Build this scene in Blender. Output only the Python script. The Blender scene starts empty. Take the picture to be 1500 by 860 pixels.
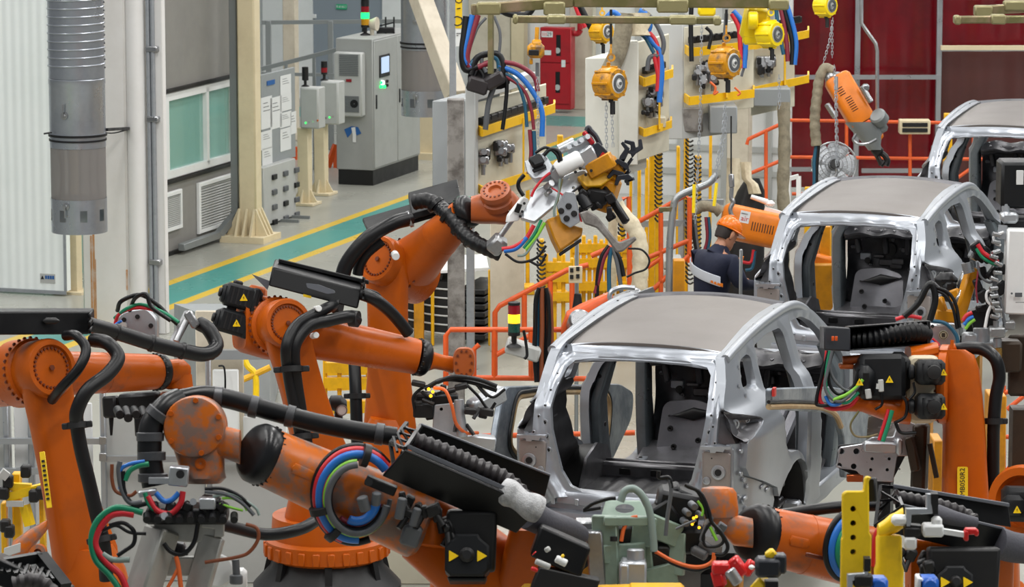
import bpy,math,random
from mathutils import Vector as V,Matrix as M
from mathutils.geometry import delaunay_2d_cdt,tessellate_polygon
random.seed(7)
PI=math.pi
COL=bpy.context.scene.collection
# ---------------------------------------------------------------- camera model (telephoto, looking slightly down the line)
F=5300.0;H=6.5;TH=math.atan(830/5300)
CAM=V((0,0,H));FW=V((0,math.cos(TH),-math.sin(TH)));UP=V((0,math.sin(TH),math.cos(TH)));RT=V((1,0,0))
def ray(px,py): return FW+RT*((px-750)/F)-UP*((py-430)/F)
def P(px,py,d): return CAM+ray(px,py)*d
def G(px,py,z=0.0):
 r=ray(px,py);return CAM+r*((z-H)/r.z)
AZ=math.radians(18.067)
LU=V((math.sin(AZ),math.cos(AZ),0));LV=V((math.cos(AZ),-math.sin(AZ),0));ZZ=V((0,0,1))
O1=P(944,521,26.5);O1.z=0
def L(x,y,z=0.0): return O1+LV*x+LU*y+ZZ*z
def lc(w):
 d=w-O1;return(d.dot(LV),d.dot(LU),w.z)
def PL(px,py,pt,n):
 r=ray(px,py);return CAM+r*((pt-CAM).dot(n)/r.dot(n))
def D(a,b,c): return(RT*a+UP*b-FW*c).normalized()
def S(d): return F/d
def basis(z,x=None):
 z=z.normalized()
 if x is None: x=V((1,0,0))if abs(z.x)<.9 else V((0,1,0))
 x=(x-z*x.dot(z)).normalized();y=z.cross(x)
 return x,y,z
def MX(o,x,y,z):
 return M(((x.x,y.x,z.x,o.x),(x.y,y.y,z.y,o.y),(x.z,y.z,z.z,o.z),(0,0,0,1)))
LINE=MX(V((0,0,0)),LV,LU,ZZ)
def LM(o): return MX(o,LV,LU,ZZ)
def CM(o): return MX(o,RT,V((0,1,0)),ZZ)
# ---------------------------------------------------------------- mesh collector
class MB:
 def __init__(s): s.v=[];s.f=[];s.m=[];s.mi=0
 def add(s,vs,fs):
  b=len(s.v);s.v+=[V(p)for p in vs]
  for f in fs: s.f.append([b+i for i in f]);s.m.append(s.mi)
  return s
 def box(s,c,sz,R=None,b=0.0):
  hx,hy,hz=sz[0]/2,sz[1]/2,sz[2]/2
  b=min(b,hx*.9,hy*.9,hz*.9)
  if R is None: R=M.Identity(4)
  R3=R.to_3x3();c=V(c)
  if b<=0:
   vs=[c+R3@V((x*hx,y*hy,z*hz))for x in(-1,1)for y in(-1,1)for z in(-1,1)]
   return s.add(vs,[(0,1,3,2),(4,6,7,5),(0,4,5,1),(2,3,7,6),(0,2,6,4),(1,5,7,3)])
  vs=[];ix={}
  for x in(-1,1):
   for y in(-1,1):
    for z in(-1,1):
     for k in range(3):
      d=[hx,hy,hz]
      for j in range(3):
       if j!=k: d[j]-=b
      ix[(x,y,z,k)]=len(vs);vs.append(c+R3@V((x*d[0],y*d[1],z*d[2])))
  fs=[]
  for k in range(3):
   o=[j for j in range(3)if j!=k]
   for sg in(-1,1):
    q=[]
    for a,bb in((-1,-1),(1,-1),(1,1),(-1,1)):
     t=[0,0,0];t[k]=sg;t[o[0]]=a;t[o[1]]=bb;q.append(ix[(*t,k)])
    fs.append(q)
   for a in(-1,1):
    for bb in(-1,1):
     q=[]
     for e,kk in((-1,o[0]),(1,o[0]),(1,o[1]),(-1,o[1])):
      t=[0,0,0];t[k]=e;t[o[0]]=a;t[o[1]]=bb;q.append(ix[(*t,kk)])
     fs.append(q)
  for x in(-1,1):
   for y in(-1,1):
    for z in(-1,1): fs.append([ix[(x,y,z,k)]for k in range(3)])
  return s.add(vs,fs)
 def bar(s,p,q,w,h=None,up=None,b=0.0):
  p,q=V(p),V(q);h=h or w
  x,y,z=basis(q-p,up if up is not None else(ZZ if abs((q-p).normalized().z)<.95 else LV))
  return s.box((p+q)/2,(h,w,(q-p).length),MX(V(),x,y,z),b)
 def rings(s,rs,cap=True,closed=True):
  n=len(rs[0]);b=len(s.v)
  for r in rs: s.v+=[V(p)for p in r]
  for i in range(len(rs)-1):
   for j in range(n if closed else n-1):
    a=b+i*n+j;c=b+i*n+(j+1)%n
    s.f.append([a,c,c+n,a+n]);s.m.append(s.mi)
  if cap:
   s.f.append([b+j for j in range(n)][::-1]);s.m.append(s.mi)
   s.f.append([b+(len(rs)-1)*n+j for j in range(n)]);s.m.append(s.mi)
  return s
 def rev(s,o,ax,prof,n=24,cap=True,xd=None):
  """profile of (t, r) along axis ax from o"""
  x,y,z=basis(V(ax),xd);o=V(o)
  return s.rings([[o+z*t+(x*math.cos(2*PI*k/n)+y*math.sin(2*PI*k/n))*max(r,1e-4)for k in range(n)]for t,r in prof],cap)
 def cyl(s,p,q,r,n=16,r2=None,ch=0.0):
  p,q=V(p),V(q);l=(q-p).length;r2=r if r2 is None else r2
  if ch: return s.rev(p,q-p,[(0,r-ch),(ch,r),(l-ch,r2),(l,r2-ch)],n)
  return s.rev(p,q-p,[(0,r),(l,r2)],n)
 def tube(s,pts,r,n=8,sub=5,corr=0.0,pitch=.04,cap=True):
  pts=spline([V(p)for p in pts],sub)
  if corr: pts=resample(pts,pitch/4)
  rs=[];t0=(pts[1]-pts[0]).normalized();x,y,_=basis(t0)
  for i,p in enumerate(pts):
   t=(pts[min(i+1,len(pts)-1)]-pts[max(i-1,0)])
   if t.length<1e-9: t=t0
   t=t.normalized();x=(x-t*x.dot(t)).normalized();y=t.cross(x)
   rr=r(i/(len(pts)-1))if callable(r)else r
   if corr: rr=rr*(1+corr*(1,.0,-1,0)[i%4])
   rs.append([p+(x*math.cos(2*PI*k/n)+y*math.sin(2*PI*k/n))*rr for k in range(n)])
  return s.rings(rs,cap)
 def loft(s,secs,n=24,cap=True):
  """sections (centre, X half-axis, Y half-axis, exponent)"""
  rs=[]
  for c,ax,ay,e in secs:
   r=[]
   for k in range(n):
    a=2*PI*k/n;ca,sa=math.cos(a),math.sin(a)
    r.append(V(c)+V(ax)*(math.copysign(abs(ca)**(2/e),ca))+V(ay)*(math.copysign(abs(sa)**(2/e),sa)))
   rs.append(r)
  return s.rings(rs,cap)
 def prism(s,out,t,mx,holes=(),b=0.0):
  """flat plate from a 2D outline, thickness t along mx z (centred)"""
  out=ccw(out);holes=[ccw(h)[::-1]for h in holes]
  ho=holes if b<=0 else[[p for p in h]for h in holes]
  layers=[(-t/2,0),(t/2,0)]if b<=0 else[(-t/2,b),(-t/2+b,0),(t/2-b,0),(t/2,b)]
  loops0=[out]+ho;cnt=sum(len(l)for l in loops0);b0=len(s.v)
  for z,ins in layers:
   for li,lp in enumerate(loops0):
    l2=inset(lp,ins)if(ins and li==0)else lp
    for x,y in l2: s.v.append(mx@V((x,y,z)))
  fs=[];k=0
  for lp in loops0:
   n=len(lp)
   for a in range(len(layers)-1):
    for j in range(n):
     i0=b0+a*cnt+k+j;i1=b0+a*cnt+k+(j+1)%n
     fs.append([i0,i1,i1+cnt,i0+cnt])
   k+=n
  tri=tessellate_polygon([[V((x,y,0))for x,y in lp]for lp in loops0])
  flat=[p for lp in loops0 for p in lp]
  top=b0+(len(layers)-1)*cnt
  for a,c,d in tri:
   A,B,C2=flat[a],flat[c],flat[d]
   if(B[0]-A[0])*(C2[1]-A[1])-(B[1]-A[1])*(C2[0]-A[0])<0: c,d=d,c
   fs.append([top+a,top+c,top+d]);fs.append([b0+a,b0+d,b0+c])
  s.f+=fs;s.m+=[s.mi]*len(fs)
  return s
 def panel(s,out,holes,fn,step=.05,thick=.0,tv=None,lip=0.0,lipd=0.0):
  """curved sheet with holes: 2D region mapped by fn(u, v); thick closes it along tv"""
  out=ccw(out);loops=[out]+[ccw(h)for h in holes]
  pts=[];edges=[]
  for lp in loops:
   lp=dens(lp,step);n=len(lp);b=len(pts)
   pts+=lp;edges+=[(b+i,b+(i+1)%n)for i in range(n)]
  us=[p[0]for p in out];vs=[p[1]for p in out]
  bl=list(pts)
  u=min(us)+step*.37
  row=0
  while u<max(us):
   v=min(vs)+step*.41
   while v<max(vs):
    if inside((u,v),loops[0])and not any(inside((u,v),h)for h in loops[1:]):
     pts.append((u,v))
    v+=step
   u+=step;row+=1
  r=delaunay_2d_cdt([V(p)for p in pts],edges,[],0,1e-6)
  vv,ff=r[0],r[2];keep=[]
  for f in ff:
   c=(sum(vv[i].x for i in f)/3,sum(vv[i].y for i in f)/3)
   if inside(c,loops[0])and not any(inside(c,h)for h in loops[1:]): keep.append(list(f))
  def edist(p):
   return min(segd(p,lp[i],lp[(i+1)%len(lp)])for lp in loops[1:]for i in range(len(lp)))if len(loops)>1 else 9
  top=[]
  for p in vv:
   q=fn(p.x,p.y)
   if lip and tv is not None and edist((p.x,p.y))<lip: q=q+tv*lipd
   top.append(q)
  if not thick: return s.add(top,keep)
  n=len(top);vs2=top+[q+tv*thick for q in top]
  fs=[f for f in keep]+[[i+n for i in f[::-1]]for f in keep]
  ec={}
  for f in keep:
   for i in range(3):
    e=(f[i],f[(i+1)%3]);ec[e]=1
  for(a,b)in list(ec):
   if(b,a)not in ec: fs.append([b,a,a+n,b+n])
  return s.add(vs2,fs)
 def text(s,txt,size,mx,align='CENTER',ext=.0008):
  cu=bpy.data.curves.new('lettering','FONT');cu.body=txt;cu.size=size;cu.align_x=align;cu.align_y='CENTER';cu.extrude=ext;cu.resolution_u=2
  ob=bpy.data.objects.new('lettering',cu);COL.objects.link(ob)
  dg=bpy.context.evaluated_depsgraph_get();me=bpy.data.meshes.new_from_object(ob.evaluated_get(dg))
  s.add([mx@v.co for v in me.vertices],[list(p.vertices)for p in me.polygons])
  bpy.data.objects.remove(ob);bpy.data.curves.remove(cu);bpy.data.meshes.remove(me)
  return s
def segd(p,a,b):
 dx,dy=b[0]-a[0],b[1]-a[1];l=dx*dx+dy*dy
 t=0 if l==0 else max(0,min(1,((p[0]-a[0])*dx+(p[1]-a[1])*dy)/l))
 return math.hypot(p[0]-a[0]-t*dx,p[1]-a[1]-t*dy)
def ccw(lp):
 lp=[tuple(p)for p in lp]
 return lp if sum(lp[i][0]*lp[(i+1)%len(lp)][1]-lp[(i+1)%len(lp)][0]*lp[i][1]for i in range(len(lp)))>0 else lp[::-1]
def inset(lp,d):
 n=len(lp);r=[]
 for i in range(n):
  a,b,c=V(lp[i-1]),V(lp[i]),V(lp[(i+1)%n])
  e1=(b-a).normalized()if(b-a).length>1e-9 else V((1,0));e2=(c-b).normalized()if(c-b).length>1e-9 else e1
  m=V((-e1.y-e2.y,e1.x+e2.x));m=m.normalized()if m.length>1e-6 else V((-e1.y,e1.x))
  k=max(.4,m.dot(V((-e1.y,e1.x))));r.append(tuple(b+m*d/k))
 return r
def inside(p,lp):
 x,y=p;c=False;n=len(lp);j=n-1
 for i in range(n):
  xi,yi=lp[i];xj,yj=lp[j]
  if(yi>y)!=(yj>y)and x<(xj-xi)*(y-yi)/(yj-yi)+xi: c=not c
  j=i
 return c
def dens(lp,step):
 r=[];n=len(lp)
 for i in range(n):
  a,b=lp[i],lp[(i+1)%n];k=max(1,int(math.hypot(b[0]-a[0],b[1]-a[1])/step))
  for j in range(k): r.append((a[0]+(b[0]-a[0])*j/k,a[1]+(b[1]-a[1])*j/k))
 return r
def rnd(lp,r,n=5):
 """round the corners of a 2D outline"""
 o=[];m=len(lp)
 for i in range(m):
  a,b,c=V(lp[i-1][:2]),V(lp[i][:2]),V(lp[(i+1)%m][:2]);rr=lp[i][2]if len(lp[i])>2 else r
  k=min(rr,(a-b).length*.48,(c-b).length*.48)
  p,q=b+(a-b).normalized()*k,b+(c-b).normalized()*k
  if k<1e-5: o.append(tuple(b));continue
  for j in range(n+1):
   t=j/n;o.append(tuple(p*(1-t)**2+b*2*t*(1-t)+q*t*t))
 return o
def circ(x,y,r,n=16): return[(x+r*math.cos(2*PI*k/n),y+r*math.sin(2*PI*k/n))for k in range(n)]
def rect(x0,y0,x1,y1): return[(x0,y0),(x1,y0),(x1,y1),(x0,y1)]
def spline(p,sub):
 if len(p)<3 or sub<2: return p
 q=[p[0]*2-p[1]]+p+[p[-1]*2-p[-2]];r=[]
 for i in range(1,len(q)-2):
  a,b,c,d=q[i-1:i+3]
  for k in range(sub):
   t=k/sub
   r.append((b*2+(c-a)*t+(a*2-b*5+c*4-d)*t*t+(b*3-a-c*3+d)*t**3)*.5)
 return r+[p[-1]]
def resample(p,step):
 r=[p[0]];acc=0
 for a,b in zip(p,p[1:]):
  l=(b-a).length
  while l>0 and acc+l>=step:
   a=a+(b-a)*((step-acc)/l);r.append(a);l=(b-a).length;acc=0
  acc+=l
 return r
 # ---------------------------------------------------------------- objects
ORG={}
def thing(name,label,cat,loc=(0,0,0),group=None,rot=0.0,kind=None):
 o=bpy.data.objects.new(name,None);COL.objects.link(o);o.location=loc;o.rotation_euler=(0,0,rot);o.empty_display_size=.1
 if label: o['label']=label;o['category']=cat
 if group: o['group']=group
 if kind: o['kind']=kind
 ORG[o.name]=V(loc)if rot==0 else V((0,0,0))
 return o
SPLIT=dict(lifting_eye='lifting_eye',orange_mark='orange_mark',firewall_fittings='firewall_fitting',stud_holes='stud_hole',lamp_fixings='lamp_fixing',stud_rings='stud_ring',pressed_bosses='pressed_boss',pressed_ribs='pressed_rib',pillar_holes='pillar_hole',rocker_holes='rocker_hole',cowl_holes='cowl_hole',toe_studs='toe_stud',sill_ribs='sill_rib',floor_ribs='floor_rib',member_slots='member_slot',towing_boss='towing_boss',stud_bosses='stud_boss',wrist_bolts='wrist_bolt',block_bolts='block_bolt',bracket_bolts='bracket_bolt',box_screws='box_screw',black_marks='black_mark',tray_pegs='tray_peg',cream_box='cream_box',hose_boot='hose_boot',pale_fittings='pale_fitting',black_clamps='black_clamp',base_ribs='base_rib',connectors='connector',dark_linkage='dark_link',pale_linkage='pale_link',grey_connectors='grey_connector',black_stop='black_stop',plugs='plug',clips='clip',handles='handle',valve_group='valve',dark_couplings='coupling',lit_buttons='lit_button',dark_buttons='dark_button',pipe_clamps='pipe_clamp',arms='arm',connector_strip='connector',steel_jaws='steel_jaw',yellow_jaws='yellow_jaw',wrist_motors='wrist_motor',white_connectors='white_connector',inner_rods='inner_rod',dark_gap='dark_gap',pale_parts='pale_part',stand='stand',weld_gun='gun_part',gun_core='gun_core',yellow_leds='yellow_led',tray_end_clips='tray_clip',hose_swivel='swivel',cylinder_body='cylinder_block',seat_well_ribs='seat_well_rib',black_cover='black_cover',plate_bolts='plate_bolt',firewall_openings='firewall_opening')
def pieces(mb):
 n=len(mb.v);p=list(range(n))
 def fd(i):
  while p[i]!=i: p[i]=p[p[i]];i=p[i]
  return i
 for f in mb.f:
  a=fd(f[0])
  for i in f[1:]: p[fd(i)]=a
 g={}
 for k,f in enumerate(mb.f): g.setdefault(fd(f[0]),[]).append(k)
 r=[]
 for ks in g.values():
  m=MB();ix={}
  for k in ks:
   for i in mb.f[k]:
    if i not in ix: ix[i]=len(m.v);m.v.append(mb.v[i])
   m.f.append([ix[i]for i in mb.f[k]]);m.m.append(mb.m[k])
  r.append(m)
 return r
def part(name,mb,mats,par=None,label=None,ang=38,kind=None):
 if name in SPLIT and par is not None:
  ps=pieces(mb)
  if 1<len(ps)<=90:
   for q in ps: o=part1(SPLIT[name],q,mats,par,label,ang,kind)
   return o
 return part1(name,mb,mats,par,label,ang,kind)
def part1(name,mb,mats,par=None,label=None,ang=38,kind=None):
 if not isinstance(mats,(list,tuple)): mats=[mats]
 o0=ORG.get(par.name,V((0,0,0)))if par else V((0,0,0))
 me=bpy.data.meshes.new(name);me.from_pydata([v-o0 for v in mb.v],[],mb.f)
 for m in mats: me.materials.append(m)
 if len(mats)>1: me.polygons.foreach_set('material_index',mb.m)
 me.update();fixn(me);me.shade_smooth();me.set_sharp_from_angle(angle=math.radians(ang))
 o=bpy.data.objects.new(name,me);COL.objects.link(o)
 if par: o.parent=par;ORG[o.name]=o0
 if label: o['label']=label
 if kind: o['kind']=kind
 return o
import bmesh
def fixn(me):
 bm=bmesh.new();bm.from_mesh(me);bmesh.ops.recalc_face_normals(bm,faces=bm.faces);bm.to_mesh(me);bm.free()
def solo(name,mb,mats,label,cat,group=None,kind=None,ang=38):
 """a thing that is one mesh, its origin at its base"""
 x0=min(v.x for v in mb.v);x1=max(v.x for v in mb.v);y0=min(v.y for v in mb.v);y1=max(v.y for v in mb.v);z0=min(v.z for v in mb.v)
 c=V(((x0+x1)/2,(y0+y1)/2,z0));mb.v=[v-c for v in mb.v]
 o=part(name,mb,mats,None,ang=ang);o.location=c
 if label: o['label']=label;o['category']=cat
 if group: o['group']=group
 if kind: o['kind']=kind
 return o
def struct(name,mb,mats,par=None):
 o=part(name,mb,mats,par);o['kind']='structure';return o
def copy_tree(o,par=None):
 c=o.copy();COL.objects.link(c)
 if par: c.parent=par
 for ch in list(o.children): copy_tree(ch,c)
 return c
 # ---------------------------------------------------------------- materials
def lin(c): return c/12.92 if c<=.04045 else((c+.055)/1.055)**2.4
def rgb(h): return tuple(lin(int(h[i:i+2],16)/255)for i in(0,2,4))+(1,)
def mat(name,hx,rough=.5,metal=0.0,dirt=None,amt=.35,sc=3.0,bump=0.0,bsc=60,spec=.5,emit=None,es=1.0,alpha=None,coat=0.0,thr=(.45,.7),rv=.12):
 m=bpy.data.materials.new(name);m.use_nodes=True;nt=m.node_tree;N=nt.nodes;b=N['Principled BSDF']
 b.inputs['Base Color'].default_value=rgb(hx);b.inputs['Roughness'].default_value=rough;b.inputs['Metallic'].default_value=metal
 b.inputs['Specular IOR Level'].default_value=spec
 if coat: b.inputs['Coat Weight'].default_value=coat;b.inputs['Coat Roughness'].default_value=.15
 if emit: b.inputs['Emission Color'].default_value=rgb(emit);b.inputs['Emission Strength'].default_value=es
 if alpha is not None: b.inputs['Alpha'].default_value=alpha
 if dirt or rv:
  tc=N.new('ShaderNodeTexCoord');nz=N.new('ShaderNodeTexNoise');nz.inputs['Scale'].default_value=sc;nz.inputs['Detail'].default_value=6;nz.inputs['Roughness'].default_value=.65
  nt.links.new(tc.outputs['Object'],nz.inputs['Vector'])
  if dirt:
   r=N.new('ShaderNodeMapRange');r.inputs['From Min'].default_value=thr[0];r.inputs['From Max'].default_value=thr[1];r.inputs['To Max'].default_value=amt
   mx=N.new('ShaderNodeMix');mx.data_type='RGBA';mx.inputs[6].default_value=rgb(hx);mx.inputs[7].default_value=rgb(dirt)
   nt.links.new(nz.outputs['Fac'],r.inputs['Value']);nt.links.new(r.outputs['Result'],mx.inputs[0]);nt.links.new(mx.outputs[2],b.inputs['Base Color'])
  r2=N.new('ShaderNodeMapRange');r2.inputs['From Min'].default_value=.3;r2.inputs['From Max'].default_value=.7
  r2.inputs['To Min'].default_value=max(.02,rough-rv);r2.inputs['To Max'].default_value=min(1,rough+rv)
  nt.links.new(nz.outputs['Fac'],r2.inputs['Value']);nt.links.new(r2.outputs['Result'],b.inputs['Roughness'])
 if bump:
  tc=N.new('ShaderNodeTexCoord');nz=N.new('ShaderNodeTexNoise');nz.inputs['Scale'].default_value=bsc;nz.inputs['Detail'].default_value=3
  bp=N.new('ShaderNodeBump');bp.inputs['Strength'].default_value=bump;bp.inputs['Distance'].default_value=.01
  nt.links.new(tc.outputs['Object'],nz.inputs['Vector']);nt.links.new(nz.outputs['Fac'],bp.inputs['Height']);nt.links.new(bp.outputs['Normal'],b.inputs['Normal'])
 return m
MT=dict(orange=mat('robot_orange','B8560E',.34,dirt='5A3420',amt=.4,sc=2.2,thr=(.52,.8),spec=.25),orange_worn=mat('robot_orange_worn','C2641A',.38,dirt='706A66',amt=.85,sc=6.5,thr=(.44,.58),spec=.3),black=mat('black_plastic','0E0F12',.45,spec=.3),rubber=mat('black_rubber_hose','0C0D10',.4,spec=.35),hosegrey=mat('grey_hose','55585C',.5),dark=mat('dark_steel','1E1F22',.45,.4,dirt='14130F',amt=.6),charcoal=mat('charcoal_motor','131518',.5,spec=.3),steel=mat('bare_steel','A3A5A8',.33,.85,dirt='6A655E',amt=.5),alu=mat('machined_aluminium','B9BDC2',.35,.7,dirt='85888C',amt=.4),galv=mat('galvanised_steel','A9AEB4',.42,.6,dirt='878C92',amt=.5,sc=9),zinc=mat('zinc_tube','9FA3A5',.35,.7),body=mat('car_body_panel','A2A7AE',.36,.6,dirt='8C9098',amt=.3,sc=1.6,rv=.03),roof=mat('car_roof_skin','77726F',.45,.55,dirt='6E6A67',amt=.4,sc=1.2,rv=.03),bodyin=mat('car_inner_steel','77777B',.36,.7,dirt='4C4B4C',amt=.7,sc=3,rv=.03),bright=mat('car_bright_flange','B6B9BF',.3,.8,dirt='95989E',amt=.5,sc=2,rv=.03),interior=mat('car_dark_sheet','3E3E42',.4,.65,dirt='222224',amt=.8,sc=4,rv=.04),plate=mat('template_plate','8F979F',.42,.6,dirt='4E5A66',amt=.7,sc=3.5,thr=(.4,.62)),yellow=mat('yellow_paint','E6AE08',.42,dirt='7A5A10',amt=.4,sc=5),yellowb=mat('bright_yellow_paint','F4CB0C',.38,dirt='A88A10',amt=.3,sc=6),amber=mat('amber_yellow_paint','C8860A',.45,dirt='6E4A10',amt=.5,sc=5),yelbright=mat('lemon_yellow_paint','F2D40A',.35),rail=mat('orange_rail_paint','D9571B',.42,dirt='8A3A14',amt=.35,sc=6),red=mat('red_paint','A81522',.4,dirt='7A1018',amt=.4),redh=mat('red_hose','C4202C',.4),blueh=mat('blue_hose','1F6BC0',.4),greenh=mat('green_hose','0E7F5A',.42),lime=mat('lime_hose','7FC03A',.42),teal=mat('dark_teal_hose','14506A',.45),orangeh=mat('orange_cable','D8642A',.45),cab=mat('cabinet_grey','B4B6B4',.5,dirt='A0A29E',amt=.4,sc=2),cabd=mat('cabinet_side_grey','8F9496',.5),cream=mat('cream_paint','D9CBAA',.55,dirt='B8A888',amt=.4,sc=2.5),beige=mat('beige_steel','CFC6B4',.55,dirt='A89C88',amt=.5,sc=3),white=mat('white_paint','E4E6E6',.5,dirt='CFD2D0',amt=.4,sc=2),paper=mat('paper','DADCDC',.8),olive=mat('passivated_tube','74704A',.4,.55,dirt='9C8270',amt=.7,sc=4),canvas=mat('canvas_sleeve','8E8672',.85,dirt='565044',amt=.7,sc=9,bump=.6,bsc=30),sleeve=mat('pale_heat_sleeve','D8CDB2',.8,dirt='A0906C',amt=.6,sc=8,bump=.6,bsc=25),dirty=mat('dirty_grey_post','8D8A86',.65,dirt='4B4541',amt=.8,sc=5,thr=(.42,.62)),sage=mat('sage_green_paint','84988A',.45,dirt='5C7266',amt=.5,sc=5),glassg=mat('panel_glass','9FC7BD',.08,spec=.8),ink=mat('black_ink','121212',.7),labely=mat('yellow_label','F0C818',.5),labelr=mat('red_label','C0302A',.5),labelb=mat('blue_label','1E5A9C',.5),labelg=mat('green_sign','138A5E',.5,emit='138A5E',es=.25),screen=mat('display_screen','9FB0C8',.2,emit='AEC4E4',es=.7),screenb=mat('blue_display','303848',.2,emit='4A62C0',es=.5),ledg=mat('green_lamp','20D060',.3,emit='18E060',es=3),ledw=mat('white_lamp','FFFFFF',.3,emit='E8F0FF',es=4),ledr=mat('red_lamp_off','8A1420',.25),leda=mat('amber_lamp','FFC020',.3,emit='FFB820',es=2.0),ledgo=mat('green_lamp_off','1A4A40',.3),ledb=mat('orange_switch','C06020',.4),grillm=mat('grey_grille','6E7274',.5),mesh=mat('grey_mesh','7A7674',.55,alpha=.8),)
# ================================================================ setting
def lb(mb,x0,x1,y0,y1,z0,z1,b=0.0): return mb.box(L((x0+x1)/2,(y0+y1)/2,(z0+z1)/2),(abs(x1-x0),abs(y1-y0),abs(z1-z0)),LINE,b)
def on_x(px,py,x):
 q=lc(PL(px,py,L(x,0),LV));return(q[1],q[2])
def on_y(px,py,y):
 q=lc(PL(px,py,L(0,y),LU));return(q[0],q[2])
def MXx(x): return MX(L(x,0),LU,ZZ,LV)
def MYy(y): return MX(L(0,y),LV,ZZ,-LU)
def floor_mat():
 m=bpy.data.materials.new('epoxy_floor');m.use_nodes=True;nt=m.node_tree;N=nt.nodes;LK=nt.links;b=N['Principled BSDF']
 tc=N.new('ShaderNodeTexCoord');sp=N.new('ShaderNodeSeparateXYZ');LK.new(tc.outputs['Object'],sp.inputs[0])
 nz=N.new('ShaderNodeTexNoise');nz.inputs['Scale'].default_value=.7;nz.inputs['Detail'].default_value=7;LK.new(tc.outputs['Object'],nz.inputs['Vector'])
 base=N.new('ShaderNodeMix');base.data_type='RGBA';base.inputs[6].default_value=rgb('A3A39A');base.inputs[7].default_value=rgb('8F9088');LK.new(nz.outputs['Fac'],base.inputs[0])
 cur=base.outputs[2]
 def band(out,c,w,col,cur,out2=None,lo=None):
  a=N.new('ShaderNodeMath');a.operation='COMPARE';a.inputs[1].default_value=c;a.inputs[2].default_value=w;LK.new(out,a.inputs[0]);f=a.outputs[0]
  if out2 is not None:
   g=N.new('ShaderNodeMath');g.operation='GREATER_THAN' if lo>0 else 'LESS_THAN';g.inputs[1].default_value=abs(lo)if lo>0 else 30;LK.new(out2,g.inputs[0])
   h=N.new('ShaderNodeMath');h.operation='MULTIPLY';LK.new(f,h.inputs[0]);LK.new(g.outputs[0],h.inputs[1]);f=h.outputs[0]
  x=N.new('ShaderNodeMix');x.data_type='RGBA';x.inputs[7].default_value=rgb(col);LK.new(f,x.inputs[0]);LK.new(cur,x.inputs[6]);return x.outputs[2]
 cur=band(sp.outputs[1],32.3,.75,'3F8E88',cur)
 cur=band(sp.outputs[0],-9.45,.36,'3F9088',cur)
 cur=band(sp.outputs[0],-9.80,.075,'D8B42A',cur);cur=band(sp.outputs[0],-9.07,.075,'D8B42A',cur)
 LK.new(cur,b.inputs['Base Color']);b.inputs['Roughness'].default_value=.28;b.inputs['Specular IOR Level'].default_value=.45
 r2=N.new('ShaderNodeMapRange');r2.inputs['To Min'].default_value=.16;r2.inputs['To Max'].default_value=.42;LK.new(nz.outputs['Fac'],r2.inputs[0]);LK.new(r2.outputs[0],b.inputs['Roughness'])
 return m
def ribbed(name,hx,hx2,pitch=18.0,rough=.5):
 m=mat(name,hx,rough,dirt=hx2,amt=.5,sc=1.4);nt=m.node_tree;N=nt.nodes
 tc=N.new('ShaderNodeTexCoord');w=N.new('ShaderNodeTexWave');w.bands_direction='DIAGONAL';w.inputs['Scale'].default_value=pitch
 mp=N.new('ShaderNodeMapping');mp.inputs['Scale'].default_value=(1,1,0);nt.links.new(tc.outputs['Object'],mp.inputs[0]);nt.links.new(mp.outputs[0],w.inputs['Vector'])
 bp=N.new('ShaderNodeBump');bp.inputs['Strength'].default_value=.35;bp.inputs['Distance'].default_value=.02
 nt.links.new(w.outputs['Fac'],bp.inputs['Height']);nt.links.new(bp.outputs['Normal'],N['Principled BSDF'].inputs['Normal']);return m
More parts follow.
